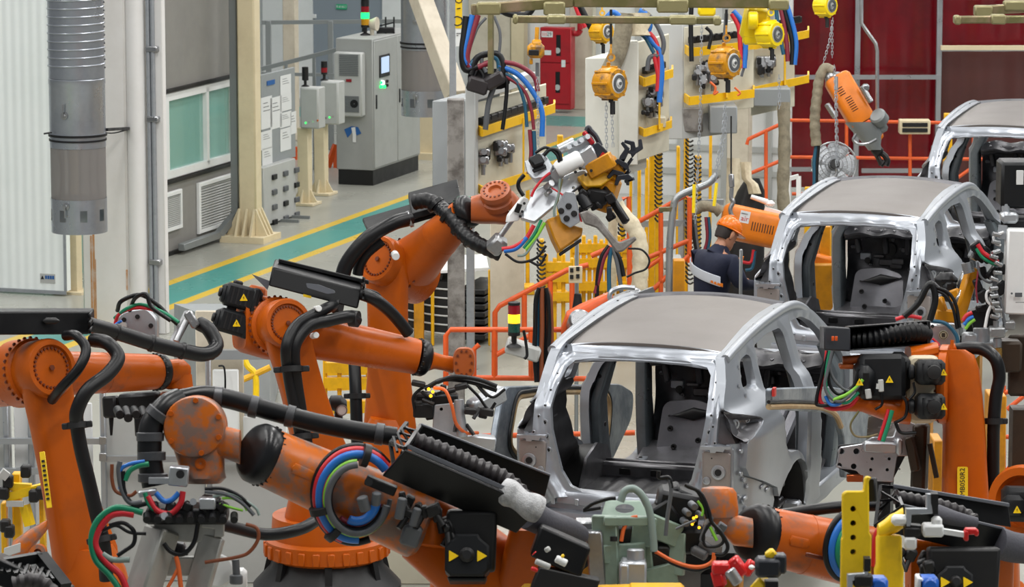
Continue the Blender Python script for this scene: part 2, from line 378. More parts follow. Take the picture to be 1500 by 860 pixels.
def setting():
 fl=bpy.data.meshes.new('floor');fl.from_pydata([(-40,-35,0),(60,-35,0),(60,75,0),(-40,75,0)],[],[(0,1,2,3)])
 o=bpy.data.objects.new('floor',fl);COL.objects.link(o);fl.materials.append(floor_mat());o.location=O1;o.rotation_euler=(0,0,-AZ);o['kind']='structure'
 # ---- booth wall along the aisle, with its window and louvres
 X=-10.7
 win=[on_x(*p,X)for p in((243,141),(341,121),(341,230),(243,258))]
 wy0,wy1=win[0][0],win[1][0];wz1=(win[0][1]+win[1][1])/2;wz0=(win[2][1]+win[3][1])/2
 wm=ribbed('booth_wall_panel','8E8C88','7F7E7B');mb=MB()
 mb.prism(rect(14.2,0,18.3,9.6),.12,MXx(X-.06),[rect(wy0,wz0,wy1,wz1)]);struct('wall_left',mb,wm)
 mb=MB();mb.prism(rect(wy0-.05,wz0-.05,wy1+.05,wz1+.05),.1,MXx(X-.03),[rect(wy0+.05,wz0+.05,wy1-.05,wz1-.05)],.01)
 my=on_x(303,190,X)[0];lb(mb,X-.08,X+.02,my-.04,my+.04,wz0,wz1);w=struct('window_1',mb,MT['white'])
 for a,b2 in((wy0+.05,my-.04),(my+.04,wy1-.05)):
  m2=MB();lb(m2,X-.05,X-.035,a,b2,wz0+.05,wz1-.05);part('pane',m2,GL,w)
 mb=MB();lb(mb,X+.0,X+.05,wy0-.3,18.25,wz1+.06,wz1+.1);lb(mb,X,X+.05,wy0-.3,18.25,wz0-.1,wz0-.06);struct('trim_1',mb,MT['dark'])
 mb=MB();lb(mb,X-1.5,X-1.45,14.3,18.4,0,5);lb(mb,X-1.5,X-.12,14.25,14.3,0,5);lb(mb,X-1.5,X-.12,18.3,18.4,0,5);lb(mb,X-1.5,X-.12,14.3,18.3,0,.02);struct('wall_booth',mb,MT['tealwall'])
 for a,b2,c,d in((243,340,263,275),(288,343,341,253)):
  y0,z0=on_x(a,b2,X);y1,_=on_x(c,b2,X);_,z1=on_x(a,268 if a==288 else 282,X)
  if a==243: y0-=.5
  t=thing('air_louvre','wide white louvred air vent below the booth window' if a==288 else 'narrow white louvred air vent beside the big square column','vent',L(X,(y0+y1)/2,z0),kind=None)
  m=MB();m.prism(rect(y0,z0,y1,z1),.05,MXx(X+.025),[rect(y0+.05,z0+.05,y1-.05,z1-.05)],.008);part('louvre_frame',m,MT['white'],t)
  m=MB();n=16
  for k in range(n):
   z=z0+.07+(z1-z0-.14)*k/(n-1);m.box(L(X+.02,(y0+y1)/2,z),(.035,y1-y0-.1,.012),LM(V())@M.Rotation(.6,4,'Y'))
  part('louvre_blades',m,MT['cab'],t)
 mb=MB();lb(mb,X,X+.03,14.2,18.2,0,.05);struct('baseboard_left',mb,MT['dark'])
 # ---- white end wall at the far left and its post
 yb=lc(G(40,431))[1];x1=on_y(96,300,yb)[0];mb=MB();lb(mb,x1-6,x1,yb,yb+.1,.06,9.6);struct('wall_end',mb,MT['whitepanel'])
 mb=MB();lb(mb,x1-6,x1-.005,yb-.02,yb-.005,.02,.06);lb(mb,x1-.03,x1,yb-.02,yb-.003,.06,9.6);struct('trim_2',mb,MT['galv'])
 xa=on_y(97,300,yb+.3)[0];xb=on_y(116,300,yb+.3)[0];mb=MB();lb(mb,xa,xb,yb+.2,yb+.35,0,9.6);lb(mb,xa-.1,xb+.1,yb+.1,yb+.45,0,.03);struct('pillar_cream_post',mb,MT['cream'])
 z=on_y(70,408,yb)[1];xs_=on_y(70,408,yb)[0]
 t=thing('wall_sticker','small blue and white warning sticker low on the white end wall','sticker',L(xs_,yb-.004,z))
 m=MB();m.box(L(xs_,yb-.004,z),(.19,.004,.11),LINE);part('sticker_sheet',m,MT['cab'],t)
 m=MB();m.prism([(-.085,-.01),(-.045,-.01),(-.065,.035)],.004,MX(L(xs_,yb-.008,z),LV,ZZ,-LU));part('warning_symbol',m,MT['ink'],t)
 m=MB()
 for k in range(4): m.box(L(xs_-.018+k*.03,yb-.007,z+.015),(.024,.004,.04),LINE)
 part('blue_letters',m,MT['labelb'],t)
 # ---- the big white column with pipes
 d=39.2;yb=lc(G(180,490))[1]
 f=lambda px: on_y(px,300,yb)[0]
 mb=MB();lb(mb,f(119),f(186),yb,yb+.5,0,9.6,.02);lb(mb,f(112),f(122),yb+.3,yb+.6,0,9.6);struct('pillar_big_column',mb,MT['colm'])
 mb=MB()
 for a,b2,y0,y1 in((131,133.5,345,500),(134.5,137.5,325,500),(138,139,380,500),(183,185,395,425)): lb(mb,f(a),f(b2),yb-.004,yb+.01,max(.01,on_y(a,y1,yb)[1]),on_y(a,y0,yb)[1])
 struct('trim_4',mb,MT['rust'])
 mb=MB();mb.cyl(L(f(196),yb+.1,0),L(f(196),yb+.1,9.6),(f(210)-f(184))/2,24);struct('pillar_round_edge',mb,MT['colm2'])
 mb=MB();lb(mb,f(208),f(233),yb+.14,yb+.24,0,9.6,.01);struct('pillar_flange',mb,MT['colm2'])
 t=thing('conduit_pipes','pair of galvanised conduits clamped up the side of the big white column','pipe',L(f(218),yb+.1,0))
 for k,px in enumerate((214.5,221)):
  m=MB();m.cyl(L(f(px),yb+.11,0),L(f(px),yb+.11,9.6),.024,12);part('conduit',m,MT['galv'],t)
 m=MB()
 for py in(73,176,386): z=on_y(220,py,yb)[1];lb(m,f(212),f(229),yb+.07,yb+.15,z-.03,z+.03,.01)
 part('pipe_clamps',m,MT['steel'],t)
 # ---- cream column by the booth
 c=G(367,352);cl_=lc(c);x0=cl_[0];y0=cl_[1]
 mb=MB();lb(mb,x0-.12,x0+.12,y0-.1,y0+.12,0,9.6,.02);struct('pillar_cream_column',mb,MT['cream'])
 mb=MB();lb(mb,x0-.3,x0+.3,y0-.3,y0+.3,0,.08)
 for s in(-1,1):
  for k in(-1,0,1):
   mb.prism([(0,0),(.16,0),(.0,.34)],.03,MX(L(x0+k*.10,y0+s*.11,.08),LU*s,ZZ,LV));mb.prism([(0,0),(.16,0),(.0,.34)],.03,MX(L(x0+s*.12,y0+k*.1,.08),LV*s,ZZ,LU))
 struct('pillar_base_plate',mb,MT['cream'])
 x3,y3=x0-.20,y0+.02
 t=thing('cable_duct','grey cable duct running down beside the cream column to the floor','duct',L(x3,y3,0))
 m=MB();lb(m,x3-.05,x3+.05,y3-.06,y3+.06,.3,9.6,.008);part('riser',m,MT['galvd'],t)
 m=MB();m.bar(L(x3,y3,.34),L(x3-.12,y3-.3,.1),.09,.09);lb(m,x3-.17,x3-.08,y3-1.5,y3-.3,.05,.14,.008);part('floor_run',m,MT['galvd'],t)
 # ---- far walls
 yw=lc(G(840,157))[1];X0=on_y(380,50,yw)[0]-1;X1=on_y(1160,50,yw)[0]
 da,db=on_y(458,60,yw)[0],on_y(560,60,yw)[0];dz=on_y(500,0,yw)[1]+1.5
 mb=MB();mb.prism(rect(X0,0,X1,10),.2,MYy(yw+.1),[rect(da,.02,db,dz)]);struct('wall_back',mb,MT['white'])
 mb=MB();mb.prism(rect(da,.02,db,dz),.1,MYy(yw+.08),(),.01)
 m2=MB()
 dr=struct('door_1',mb,MT['doorg'])
 xm=on_y(531,60,yw)[0];lb(m2,xm-.012,xm+.012,yw+.01,yw+.04,.02,dz);part('door_seam',m2,MT['dark'],dr)
 xs_,z=on_y(500,10,yw)
 t=thing('exit_sign','small green and white sign on the grey door','sign',L(xs_,yw+.02,z))
 m=MB();m.box(L(xs_,yw+.01,z),(.2,.03,.09),LINE,.006);part('sign_plate',m,MT['labelg'],t)
 m=MB();m.text('安全出口',.05,MX(L(xs_,yw-.008,z),LV,ZZ,-LU));part('sign_lettering',m,MT['white'],t)
 xs_,z=on_y(460,24,yw)
 m=MB();m.box(L(xs_,yw+.02,z),(.07,.03,.07),LINE,.006);solo('wall_socket',m,MT['white'],'small white switch plate on the left edge of the grey door','switch')
 mb=MB()
 for a,b2,dd in((384,452,.0),(424,441,-6),(443,457,-.3)):
  yy=yw+dd;lb(mb,on_y(a,30,yy)[0],on_y(b2,30,yy)[0],yy-.3,yy-.1,0,10)
  if dd==-6:
   m3=MB();lb(m3,on_y(a,30,yy)[0],on_y(b2,30,yy)[0],yy-.3,yy-.1,0,10,.01);struct('pillar_beige_far',m3,MT['beige'])
   mb=MB()if False else mb
 struct('pillar_white_far',MB().box(L(on_y(410,30,yw)[0],yw-.1,5),(.5,.2,10),LINE),MT['white'])
 for k,(a,b2)in enumerate(((690,752),(752,772),(838,872))):
  yy=yw-.12-.05*k;m3=MB();lb(m3,on_y(a,30,yy)[0],on_y(b2,30,yy)[0],yy-.15,yy+.05,0,10,.01);struct('pillar_far_wall',m3,MT['beige']if k!=1 else MT['cream'])
 yy=yw-8;m3=MB();lb(m3,on_y(612,200,yy)[0],on_y(638,200,yy)[0],yy,yy+.25,0,10,.01);lb(m3,on_y(606,200,yy)[0],on_y(640,200,yy)[0],yy-.1,yy+.35,0,.1);struct('pillar_cream_mid',m3,MT['cream'])
 # pale partition behind the racks, where the aisle is closed off
 yp=lc(G(1000,287))[1];m3=MB();lb(m3,on_y(880,200,yp)[0],on_y(1158,200,yp)[0],yp,yp+.08,0,3.6);struct('wall_partition',m3,MT['white'])
 m3=MB()
 for px in(935,998,1062,1128):
  x=on_y(px,200,yp)[0];lb(m3,x-.04,x+.04,yp-.06,yp-.002,0,3.6)
 for py in(215,250): z=on_y(1000,py,yp)[1];lb(m3,on_y(880,200,yp)[0],on_y(1158,200,yp)[0],yp-.05,yp-.004,z-.04,z+.04)
 struct('trim_3',m3,MT['cab'])
 mb=MB();x0,x1=on_y(1070,200,yp-1)[0],on_y(1102,200,yp-1)[0];lb(mb,x0,x1,yp-1.2,yp-1,0,10,.01);struct('pillar_beige_mid',mb,MT['beige'])
MT.update(rust=mat('rust_stain','B9875A',.7,dirt='CDC4BC',amt=.9,sc=6),whitepanel=ribbed('white_sandwich_panel','EFF5F4','E4ECEA',9,.4),colm=mat('white_column_paint','DEDCD9',.5,dirt='CCC8C2',amt=.5,sc=1.2),colm2=mat('pale_column_paint','DEDDDB',.45,dirt='D0CECA',amt=.5,sc=1.5),tealwall=mat('booth_interior','9CC4BA',.6),doorg=mat('grey_door_paint','8A949E',.45),galvd=mat('grey_cable_duct','84898A',.45,.3))
def glass():
 m=bpy.data.materials.new('booth_window_glass');m.use_nodes=True;nt=m.node_tree;b=nt.nodes['Principled BSDF']
 b.inputs['Base Color'].default_value=rgb('9CD0C4');b.inputs['Roughness'].default_value=.06;b.inputs['Alpha'].default_value=.45;return m
GL=glass()
setting()
# ---------------------------------------------------------------- light: the hall's lamps and daylight
def lights():
 w=bpy.data.worlds.new('hall_daylight');bpy.context.scene.world=w;w.use_nodes=True;b=w.node_tree.nodes['Background']
 b.inputs[0].default_value=(.93,.97,1,1);b.inputs[1].default_value=.22
 def area(loc,sx,sy,p,col=(1,.98,.95)):
  l=bpy.data.lights.new('high_bay_lamp','AREA');l.shape='RECTANGLE';l.size=sx;l.size_y=sy;l.energy=p;l.color=col
  o=bpy.data.objects.new('high_bay_lamp',l);COL.objects.link(o);o.location=loc;o.rotation_euler=(0,0,-AZ);return o
 for x in(-12,-6,0,6,12):
  for y in(-8,2,12,24,36): area(L(x,y,11),.7,7,430)
lights()
sc=bpy.context.scene
cd=bpy.data.cameras.new('camera');co=bpy.data.objects.new('camera',cd);COL.objects.link(co);co.location=CAM;co.rotation_euler=(PI/2-TH,0,0)
cd.sensor_fit='HORIZONTAL';cd.sensor_width=36;cd.lens=36*F/1500;cd.clip_end=300;cd.dof.use_dof=True;cd.dof.focus_distance=27.5;cd.dof.aperture_fstop=8;sc.camera=co
vs=sc.view_settings;vs.view_transform='Standard';vs.look='None';vs.exposure=0.08;vs.gamma=1;vs.use_curve_mapping=False
# ================================================================ car bodies in white (modelled once in car space: x right, y forward, z up)
def lerp(x,xs,ys):
 if x<=xs[0]: return ys[0]
 for i in range(1,len(xs)):
  if x<=xs[i]: return ys[i-1]+(ys[i]-ys[i-1])*(x-xs[i-1])/(xs[i]-xs[i-1])
 return ys[-1]
ZX=([.45,.7,.9,1.2,1.40,1.44,1.47,1.57,1.61,1.66,1.95,2.03,2.1,2.2],[.86,.895,.912,.925,.925,.920,.893,.86,.835,.785,.70,.668,.63,.60])
def sx(y,z):
 x=lerp(z,*ZX)
 if y<.1: x-=.28*((.1-y))**2
 if y>2.2: x-=.03*(y-2.2)**2
 if z<1.2 and y<1.6:
  r=math.hypot(y-.92,z-.66);x+=.022*max(0,1-abs(r-.42)/.12)
 return x
def yr(z): return lerp(z,[.7,.95,1.2,1.45,1.62,1.75,1.9,1.98,2.05],[-.46,-.5,-.5,-.5,-.46,-.34,-.13,-.02,.05])
def ct(px,py,fn,it=25):
 """pixel on the first car -> car point on surface fn(point)->(plane point, normal)"""
def rearpt(px,py):
 y=-.2
 for _ in range(30):
  q=lc(PL(px,py,L(0,y),LU));y=.5*y+.5*yr(q[2])
 return(q[0],q[2])
def roofz(x,y):
 zc=lerp(y,[-.05,.1,.4,.8,1.2,1.5,1.75,1.9],[2.02,2.05,2.085,2.115,2.132,2.136,2.128,2.11])
 return zc-.05*(abs(x)/.6)**2.2
def build_car():
 car=thing('car_body',None,None,(0,0,0))
 A,B_,IN,BR,DK=MT['body'],MT['roof'],MT['bodyin'],MT['bright'],MT['interior']
 # ---- roof skin
 mb=MB();out=rnd([(-.585,.04),(.585,.04),(.615,.7),(.60,1.72),(-.60,1.72),(-.615,.7)],.04)
 mb.panel(out,(),lambda x,y: V((x,y-.0+.06*(1-(x/.6)**2)*(1 if y>1.2 else 0)-.03*(1-(x/.6)**2)*(1 if y<.3 else 0)*(1-y/.3 if y<.3 else 0),roofz(x,y))),.07,.02,V((0,0,-1)))
 part('roof_panel',mb,B_,car)
 # ---- rear header below the roof edge, with its wavy flange
 rs=[]
 for i in range(41):
  x=-.64+1.28*i/40;e=(x/.64)**2;wv=.004*math.sin(i*.9)*(1-e)
  rs.append([V((x,.05-.03*(1-e),roofz(x*.93,.04)+.002)),V((x,.02,roofz(x*.93,.04)-.035)),V((x,-.025-.02*e,1.955-.02*e+wv)),V((x,-.055-.03*e,1.945-.03*e+wv)),V((x,-.06-.03*e,1.915-.04*e+wv)),V((x,-.02,1.905-.05*e)),V((x,.12,1.93-.05*e)),V((x,.14,1.99-.03*e))])
 mb=MB();mb.rings(rs,True);part('rear_header',mb,MT['flange'],car,ang=60)
 # ---- body sides
 outl=rnd([(-.20,2.0),(.0,2.03),(.26,2.055),(.68,2.09),(1.15,2.112),(1.6,2.112),(1.9,2.09,.2),(2.15,2.04,.2),(2.40,1.95,.2),(2.66,1.81,.2),(2.98,1.62,.1),(3.02,1.5,.05),(3.0,1.2),(2.99,.75),(2.95,.55),(2.2,.50),(1.5,.52),(1.40,.62),(1.364,.78),(1.29,.90),(1.187,.985),(1.05,1.04),(.92,1.055),(.78,1.045),(.64,1.0),(.52,.93),(.454,.86),(.40,.945),(-.30,1.165),(-.36,1.24),(-.33,1.42),(-.14,1.455),(.04,1.485),(.09,1.51),(.04,1.54),(-.22,1.60),(-.36,1.63),(-.41,1.66),(-.38,1.72),(-.29,1.83)],.015,4)
 qw=rnd([(.12,1.93),(.33,1.945),(.42,1.915),(.40,1.80),(.375,1.705),(.12,1.715),(.01,1.755),(.05,1.84)],.05)
 rdo=rnd([(.58,1.965),(1.0,1.99),(1.38,1.975),(1.44,1.92),(1.455,1.70),(1.41,1.50),(1.36,1.30),(1.38,.95),(1.43,.66),(1.40,.64),(1.36,.86),(1.22,1.03),(1.02,1.11),(.80,1.13),(.68,1.2),(.63,1.35),(.60,1.5),(.53,1.63),(.55,1.80)],.045)
 fdo=rnd([(1.70,1.975),(2.05,1.96),(2.30,1.885),(2.60,1.725),(2.80,1.58),(2.86,1.45),(2.87,1.0),(2.84,.68),(2.5,.625),(1.93,.62),(1.87,.95),(1.78,1.27),(1.71,1.48),(1.69,1.72)],.05)
 for sgn,nm in((1,'body_side'),(-1,'body_side')):
  mb=MB();mb.panel(outl,[qw,rdo,fdo],lambda y,z: V((sgn*sx(y,z),y,z)),.04,.07,V((-sgn,0,0)),.03,.018)
  o=part(nm,mb,A,car,ang=50)
  # roof ditch strip and its clips
  m=MB();m.tube([V((sgn*.617,y,roofz(.6,min(y,1.7))-.005-(.0 if y<1.7 else .12*(y-1.7))))for y in(.03,.4,.8,1.2,1.6,1.8)],.012,6);part('roof_ditch',m,MT['dark'],o)
  m=MB()
  for y in(.10,.18,.78,1.42): m.box((sgn*.625,y,roofz(.6,y)+.018),(.02,.035,.03),None,.004)
  part('clips',m,MT['dark'],o)
  m=MB()
  for y,z in((.0,1.9),(-.1,1.78),(-.02,1.70)): m.rev((sgn*(sx(y,z)+.001),y,z),(sgn,0,0),[(0,.024),(.005,.016),(.005,.001)],12)
  part('stud_bosses',m,BR,o)
  m=MB();m.tube([V((sgn*.655,y,z))for y,z in((-.17,1.985),(.1,2.02),(.5,2.06),(1.0,2.088),(1.6,2.092),(1.95,2.062),(2.25,1.985),(2.5,1.88),(2.75,1.735),(2.95,1.62))],.036,12);part('roof_rail',m,A,o)
  # tail lamp pocket
  mb=MB();lamp=rnd([(-.44,1.655),(-.30,1.615),(.04,1.545),(.10,1.51),(.03,1.475),(-.16,1.445),(-.36,1.42),(-.47,1.50)],.03)
  def pk(y,z):
   dd=min(segd((y,z),lamp[i],lamp[(i+1)%len(lamp)])for i in range(len(lamp)));t=min(1,dd/.05)
   return V((sgn*(sx(y,z)-.004-.075*t*t*(3-2*t)),y+.03*t,z))
  mb.panel(lamp,(),pk,.018);lp=part('lamp_pocket',mb,DK if False else IN,car,'grey tail lamp pocket')
  m=MB()
  for y,z,r in((-.28,1.53,.04),(-.08,1.53,.022),(-.36,1.53,.02),(-.0,1.515,.012)):
   q=pk(y,z);m.rev(q+V((sgn*-.005,0,0)),(sgn*.8,-.6,0),[(0,r),(.012,r*.95),(.014,r*.6),(.006,r*.5),(.006,.0001)],16)
  part('lamp_fixings',m,BR,lp)
  mb=MB();mb.rings([[V((sgn*.66,yr(z)+.0,z)),V((sgn*(sx(-.42,z)-.05),-.40,z)),V((sgn*(sx(-.3,z)-.07),-.26,z))]for z in(1.38,1.42,1.5,1.58,1.64,1.67)],False,False);part('lamp_back',mb,IN,car)
  # lower rear corner: recessed bumper mounting face
  mb=MB();co_=[(-.46,1.42),(-.33,1.41),(-.35,1.24),(-.30,1.16),(.40,.94),(.45,.84),(.36,.60),(.05,.52),(-.44,.62)]
  hole=rnd([(-.02,.90),(.18,.86),(.20,.70),(.05,.66),(-.02,.70)],.03)
  mb.panel(co_,[hole],lambda y,z: V((sgn*(sx(y,z)-.035-(.1*max(0,-.2-y))),y,z)),.05,.03,V((-sgn,0,0)));bc=part('bumper_corner',mb,A,car)
  m=MB()
  for k in range(11):
   y,z=-.37+.05*(k%3),1.36-.055*k;m.rev((sgn*(sx(y,z)-.036),y,z),(sgn,-.4,0),[(0,.02),(.012,.016),(.012,.008),(.004,.001)],10)
  for y,z in((-.30,1.28),(-.29,1.0),(-.28,.82),(.2,.97),(.05,1.02)): m.box((sgn*(sx(y,z)-.03),y,z),(.02,.09,.035),None,.009)
  part('pressed_bosses',m,BR,bc)
  # wheel housing
  mb=MB();n=18;rs=[]
  for i in range(n+1):
   a=PI*i/n;rs.append([V((sgn*x,.92+.43*math.cos(a),.62+(.43 if x>.8 else .45)*math.sin(a)**.9))for x in(.89,.82,.72,.64)])
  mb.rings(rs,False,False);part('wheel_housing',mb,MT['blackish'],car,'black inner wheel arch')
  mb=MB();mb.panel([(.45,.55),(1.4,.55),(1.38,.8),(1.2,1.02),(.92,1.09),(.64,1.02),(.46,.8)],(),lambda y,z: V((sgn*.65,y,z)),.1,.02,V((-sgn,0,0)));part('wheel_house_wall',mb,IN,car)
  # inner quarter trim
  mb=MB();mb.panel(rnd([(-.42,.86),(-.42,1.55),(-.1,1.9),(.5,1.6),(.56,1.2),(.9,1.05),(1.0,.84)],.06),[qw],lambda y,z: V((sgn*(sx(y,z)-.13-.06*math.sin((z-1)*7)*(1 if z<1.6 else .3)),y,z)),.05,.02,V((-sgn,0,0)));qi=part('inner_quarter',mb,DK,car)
  m=MB()
  for y,z in((-.2,1.15),(0,1.3),(.2,1.1),(-.15,1.45),(.25,1.42),(.1,1.0)): m.box((sgn*(sx(y,z)-.15),y,z),(.03,.11,.06),None,.012)
  part('pressed_ribs',m,IN,qi)
  # rocker, B pillar inner, hinge pillar
  mb=MB();mb.box((sgn*.80,2.15,.58),(.15,1.75,.15),None,.02);mb.box((sgn*.70,2.1,.66),(.06,1.7,.03),None,.008);rk=part('rocker',mb,A,car)
  m=MB()
  for k in range(9): m.rev((sgn*.72,1.4+k*.17,.677),(0,0,1),[(0,.018),(.006,.014),(.003,.0001)],10)
  part('rocker_holes',m,MT['dark'],rk)
  mb=MB();mb.loft([(V((sgn*(sx(1.6,z)-.10),lerp(z,[.6,1.3,1.96],[1.66,1.58,1.62]),z)),V((.045,0,0)),V((0,lerp(z,[.6,.8,1.3,1.96],[.2,.13,.13,.075]),0)),4)for z in(.6,.75,1.0,1.3,1.6,1.96)],16);bp=part('centre_pillar',mb,MT['pillar'],car)
  m=MB()
  for z in(.85,1.1,1.35,1.6): m.rev((sgn*(sx(1.6,z)-.145),1.6,z),(-sgn,0,0),[(0,.022),(.006,.018),(.002,.0001)],10)
  for z in(.8,1.15,1.5): m.rev((sgn*(sx(1.6,z)-.1),lerp(z,[.6,.8,1.3,1.96],[1.46,1.53,1.45,1.545]),z),(0,-1,0),[(0,.016),(.004,.012),(.001,.0001)],10)
  part('pillar_holes',m,MT['blackish'],bp)
  mb=MB();mb.loft([(V((sgn*(sx(2.9,z)-.11),2.78,z)),V((.055,0,0)),V((0,lerp(z,[.6,1.0,1.6],[.17,.11,.09]),0)),4)for z in(.6,.8,1.1,1.4,1.62)],16);hp=part('hinge_pillar',mb,MT['pillar'],car)
  m=MB()
  for k in range(7): m.rev((sgn*(sx(2.9,1.2)-.166),2.72,.85+k*.11),(-sgn,0,0),[(0,.014),(.005,.011),(.001,.0001)],8)
  part('pillar_holes',m,MT['blackish'],hp)
  # ---- rear opening frame (bright D pillars)
 opR=[(0,1.925),(.40,1.92),(.50,1.905),(.545,1.86),(.575,1.72),(.585,1.60),(.565,1.45),(.535,1.32),(.49,1.15),(.42,1.04),(.33,1.005),(0,1.0)]
 outR=[(0,1.955),(.60,1.955),(.655,1.97),(.655,1.85),(.665,1.72),(.69,1.66),(.69,1.43),(.80,1.40),(.80,1.15),(.80,.82),(.66,.78),(.60,.90),(.50,.97),(0,.965)]
 for sgn in(1,-1):
  lp=[(sgn*x,z)for x,z in outR]+[(sgn*x,z)for x,z in opR[::-1]]
  def fr(x,z):
   dd=min(segd((abs(x),z),opR[i],opR[i+1])for i in range(len(opR)-1))
   st=.03 if dd<.05 else(.03-.05*min(1,(dd-.05)/.03));bul=-.02*math.sin(min(1,max(0,dd-.07)/.1)*PI)
   return V((x,yr(z)+st+bul-.1*max(0,abs(x)-.62)*-1,z))
  mb=MB();mb.panel(lp,(),fr,.025,.05,V((0,1,0)));fo=part('rear_pillar',mb,BR if False else MT['flange'],car,ang=55)
  m=MB();mh=MB()
  for x,z,r in((.60,1.82,.01),(.61,1.72,.01),(.625,1.62,.012),(.62,1.50,.026),(.60,1.40,.026),(.585,1.30,.024),(.68,1.44,.014),(.66,1.33,.012),(.655,1.55,.014),(.73,1.35,.012)):
   q=fr(x*sgn,z);m.rev(q+V((0,.004,0)),(0,-1,0),[(0,r),(.010,r*.9),(.011,r*.55),(.004,r*.5)],12);mh.rev(q,(0,-1,0),[(0.005,r*.5),(.009,r*.48)],10)
  part('stud_rings',m,BR,fo);part('stud_holes',mh,MT['blackish'],fo)
  mb=MB();mb.loft([(V((sgn*.69,-.525,z)),V((w,0,0)),V((0,.02,0)),6)for z,w in((1.04,.06),(1.06,.10),(1.36,.105),(1.375,.09))],20)
  pp=part('rear_end_plate',mb,MT['warmplate'],car)
  m=MB()
  for x,z,r in((.71,1.23,.055),(.625,1.165,.03)): m.rev(V((sgn*x,-.548,z)),(0,-1,0),[(0,r),(.012,r*.92),(.014,r*.62),(.005,r*.58)],20)
  part('towing_boss',m,BR,pp);m=MB();m.rev(V((sgn*.71,-.548,1.23)),(0,-1,0),[(0,.026),(.012,.025)],14);part('towing_hole',m,MT['blackish'],pp)
  m=MB();m.prism([(-.11,0),(-.04,0),(-.035,-.02),(.0,-.02),(.01,-.008),(.06,-.01),(.07,.012),(.11,.012),(.11,.03),(-.11,.02)],.05,MX(V((sgn*.69,-.545,1.395)),V((1,0,0)),ZZ,V((0,-1,0))));part('bumper_bracket',m,BR,pp)
  # ---- rear sill and lower panel
 mb=MB();ms=[];
 prof=[(.03,1.005),(-.02,1.012),(-.08,.995),(-.10,.965),(-.10,.91),(-.07,.90),(-.07,.865),(-.14,.855),(-.15,.82),(-.15,.74),(-.02,.72)]
 for i in range(25):
  x=-.66+1.32*i/24;ms.append([V((x,-.38+y-.04*(1-(x/.66)**2),z+.012*(x/.6)**2))for y,z in prof])
 mb.rings(ms,True);sl=part('rear_sill',mb,MT['flange'],car)
 m=MB()
 for k in range(7): x=-.54+.18*k;m.box((x,-.515,.935),(.035,.012,.05),None,.005)
 part('sill_ribs',m,BR,sl)
 # ---- floor, seat cross member, wheel tunnels seen through the rear opening
 mb=MB();mb.panel(rect(-.72,-.35,.72,1.05),(),lambda x,y: V((x,y,.81+.008*math.sin(x*40)*(1 if abs(x)<.5 else 0)+(.04 if y<-.2 else 0))),.03,.02,V((0,0,-1)));fl=part('boot_floor',mb,DK,car)
 m=MB()
 for x,y,w,l in((-.3,.3,.05,.7),(.0,.3,.05,.7),(.3,.3,.05,.7),(-.1,-.15,.4,.05)): m.box((x,y,.825),(w,l,.015),None,.006)
 part('floor_ribs',m,IN,fl)
 mb=MB();mb.box((0,1.1,.83),(1.4,.10,.16),None,.02);mb.box((0,1.16,.91),(1.4,.03,.03),None,.01);cm=part('seat_cross_member',mb,IN,car)
 m=MB()
 for x in(-.45,-.2,.2,.32): m.box((x,1.046,.85),(.09,.01,.05),None,.004)
 part('member_slots',m,MT['blackish'],cm)
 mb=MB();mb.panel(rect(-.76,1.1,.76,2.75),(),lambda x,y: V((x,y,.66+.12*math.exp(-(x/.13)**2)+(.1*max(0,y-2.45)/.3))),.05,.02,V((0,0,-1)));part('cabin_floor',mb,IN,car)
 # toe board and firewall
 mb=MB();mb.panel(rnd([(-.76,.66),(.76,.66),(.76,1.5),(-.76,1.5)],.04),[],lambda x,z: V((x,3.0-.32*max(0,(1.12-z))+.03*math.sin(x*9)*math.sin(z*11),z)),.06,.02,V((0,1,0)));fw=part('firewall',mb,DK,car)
 m=MB();rr=random.Random(3)
 for k in range(46): x,z=rr.uniform(-.72,.72),rr.uniform(1.0,1.47);m.rev(V((x,2.985-.0*z,z)),(0,-1,0),[(0,.02),(.012,.016),(.012,.009),(.004,.001)],8)
 for k in range(16): x,z=rr.uniform(-.7,.7),rr.uniform(1.0,1.45);m.box((x,2.975,z),(rr.uniform(.04,.14),.03,rr.uniform(.03,.1)),None,.01)
 part('firewall_fittings',m,IN,fw)
 m=MB()
 for x,z,r in((-.33,1.27,.07),(.35,1.25,.055),(.1,1.2,.03),(-.55,1.15,.03),(-.05,1.33,.025),(.55,1.35,.03)): m.rev(V((x,2.97,z)),(0,-1,0),[(0,r),(.016,r)],18)
 part('firewall_openings',m,MT['blackish'],fw)
 mb=MB();mb.tube([V((-.72,2.72,1.42)),V((-.4,2.70,1.46)),V((.1,2.70,1.45)),V((.72,2.72,1.42))],.045,12);
 for x in(-.6,-.32,-.1,.25,.5): mb.box((x,2.74,1.35),(.05,.09,.2),M.Rotation(.3*x,4,'Y'),.012)
 part('dash_beam',mb,DK,car)
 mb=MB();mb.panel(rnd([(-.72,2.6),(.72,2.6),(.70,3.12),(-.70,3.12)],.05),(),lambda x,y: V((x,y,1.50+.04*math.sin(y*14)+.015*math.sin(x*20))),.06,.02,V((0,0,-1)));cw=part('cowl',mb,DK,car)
 m=MB()
 for k in range(10): m.rev(V((-.6+.13*k,2.63,1.50)),(0,-.7,.7),[(0,.018),(.01,.012),(.004,.001)],8)
 part('cowl_holes',m,IN,cw)
 # bright toe panel with its dark pressed hollow
 mb=MB();mb.panel(rnd([(-.66,.58),(-.18,.58),(-.12,.8),(-.14,1.05),(-.36,1.11),(-.62,1.08)],.07),(),lambda x,z: V((x,2.62+.28*(z-.7)+.05*math.cos((x+.4)*5),z)),.04,.02,V((0,1,0)));tp=part('toe_panel',mb,MT['flange2'],car)
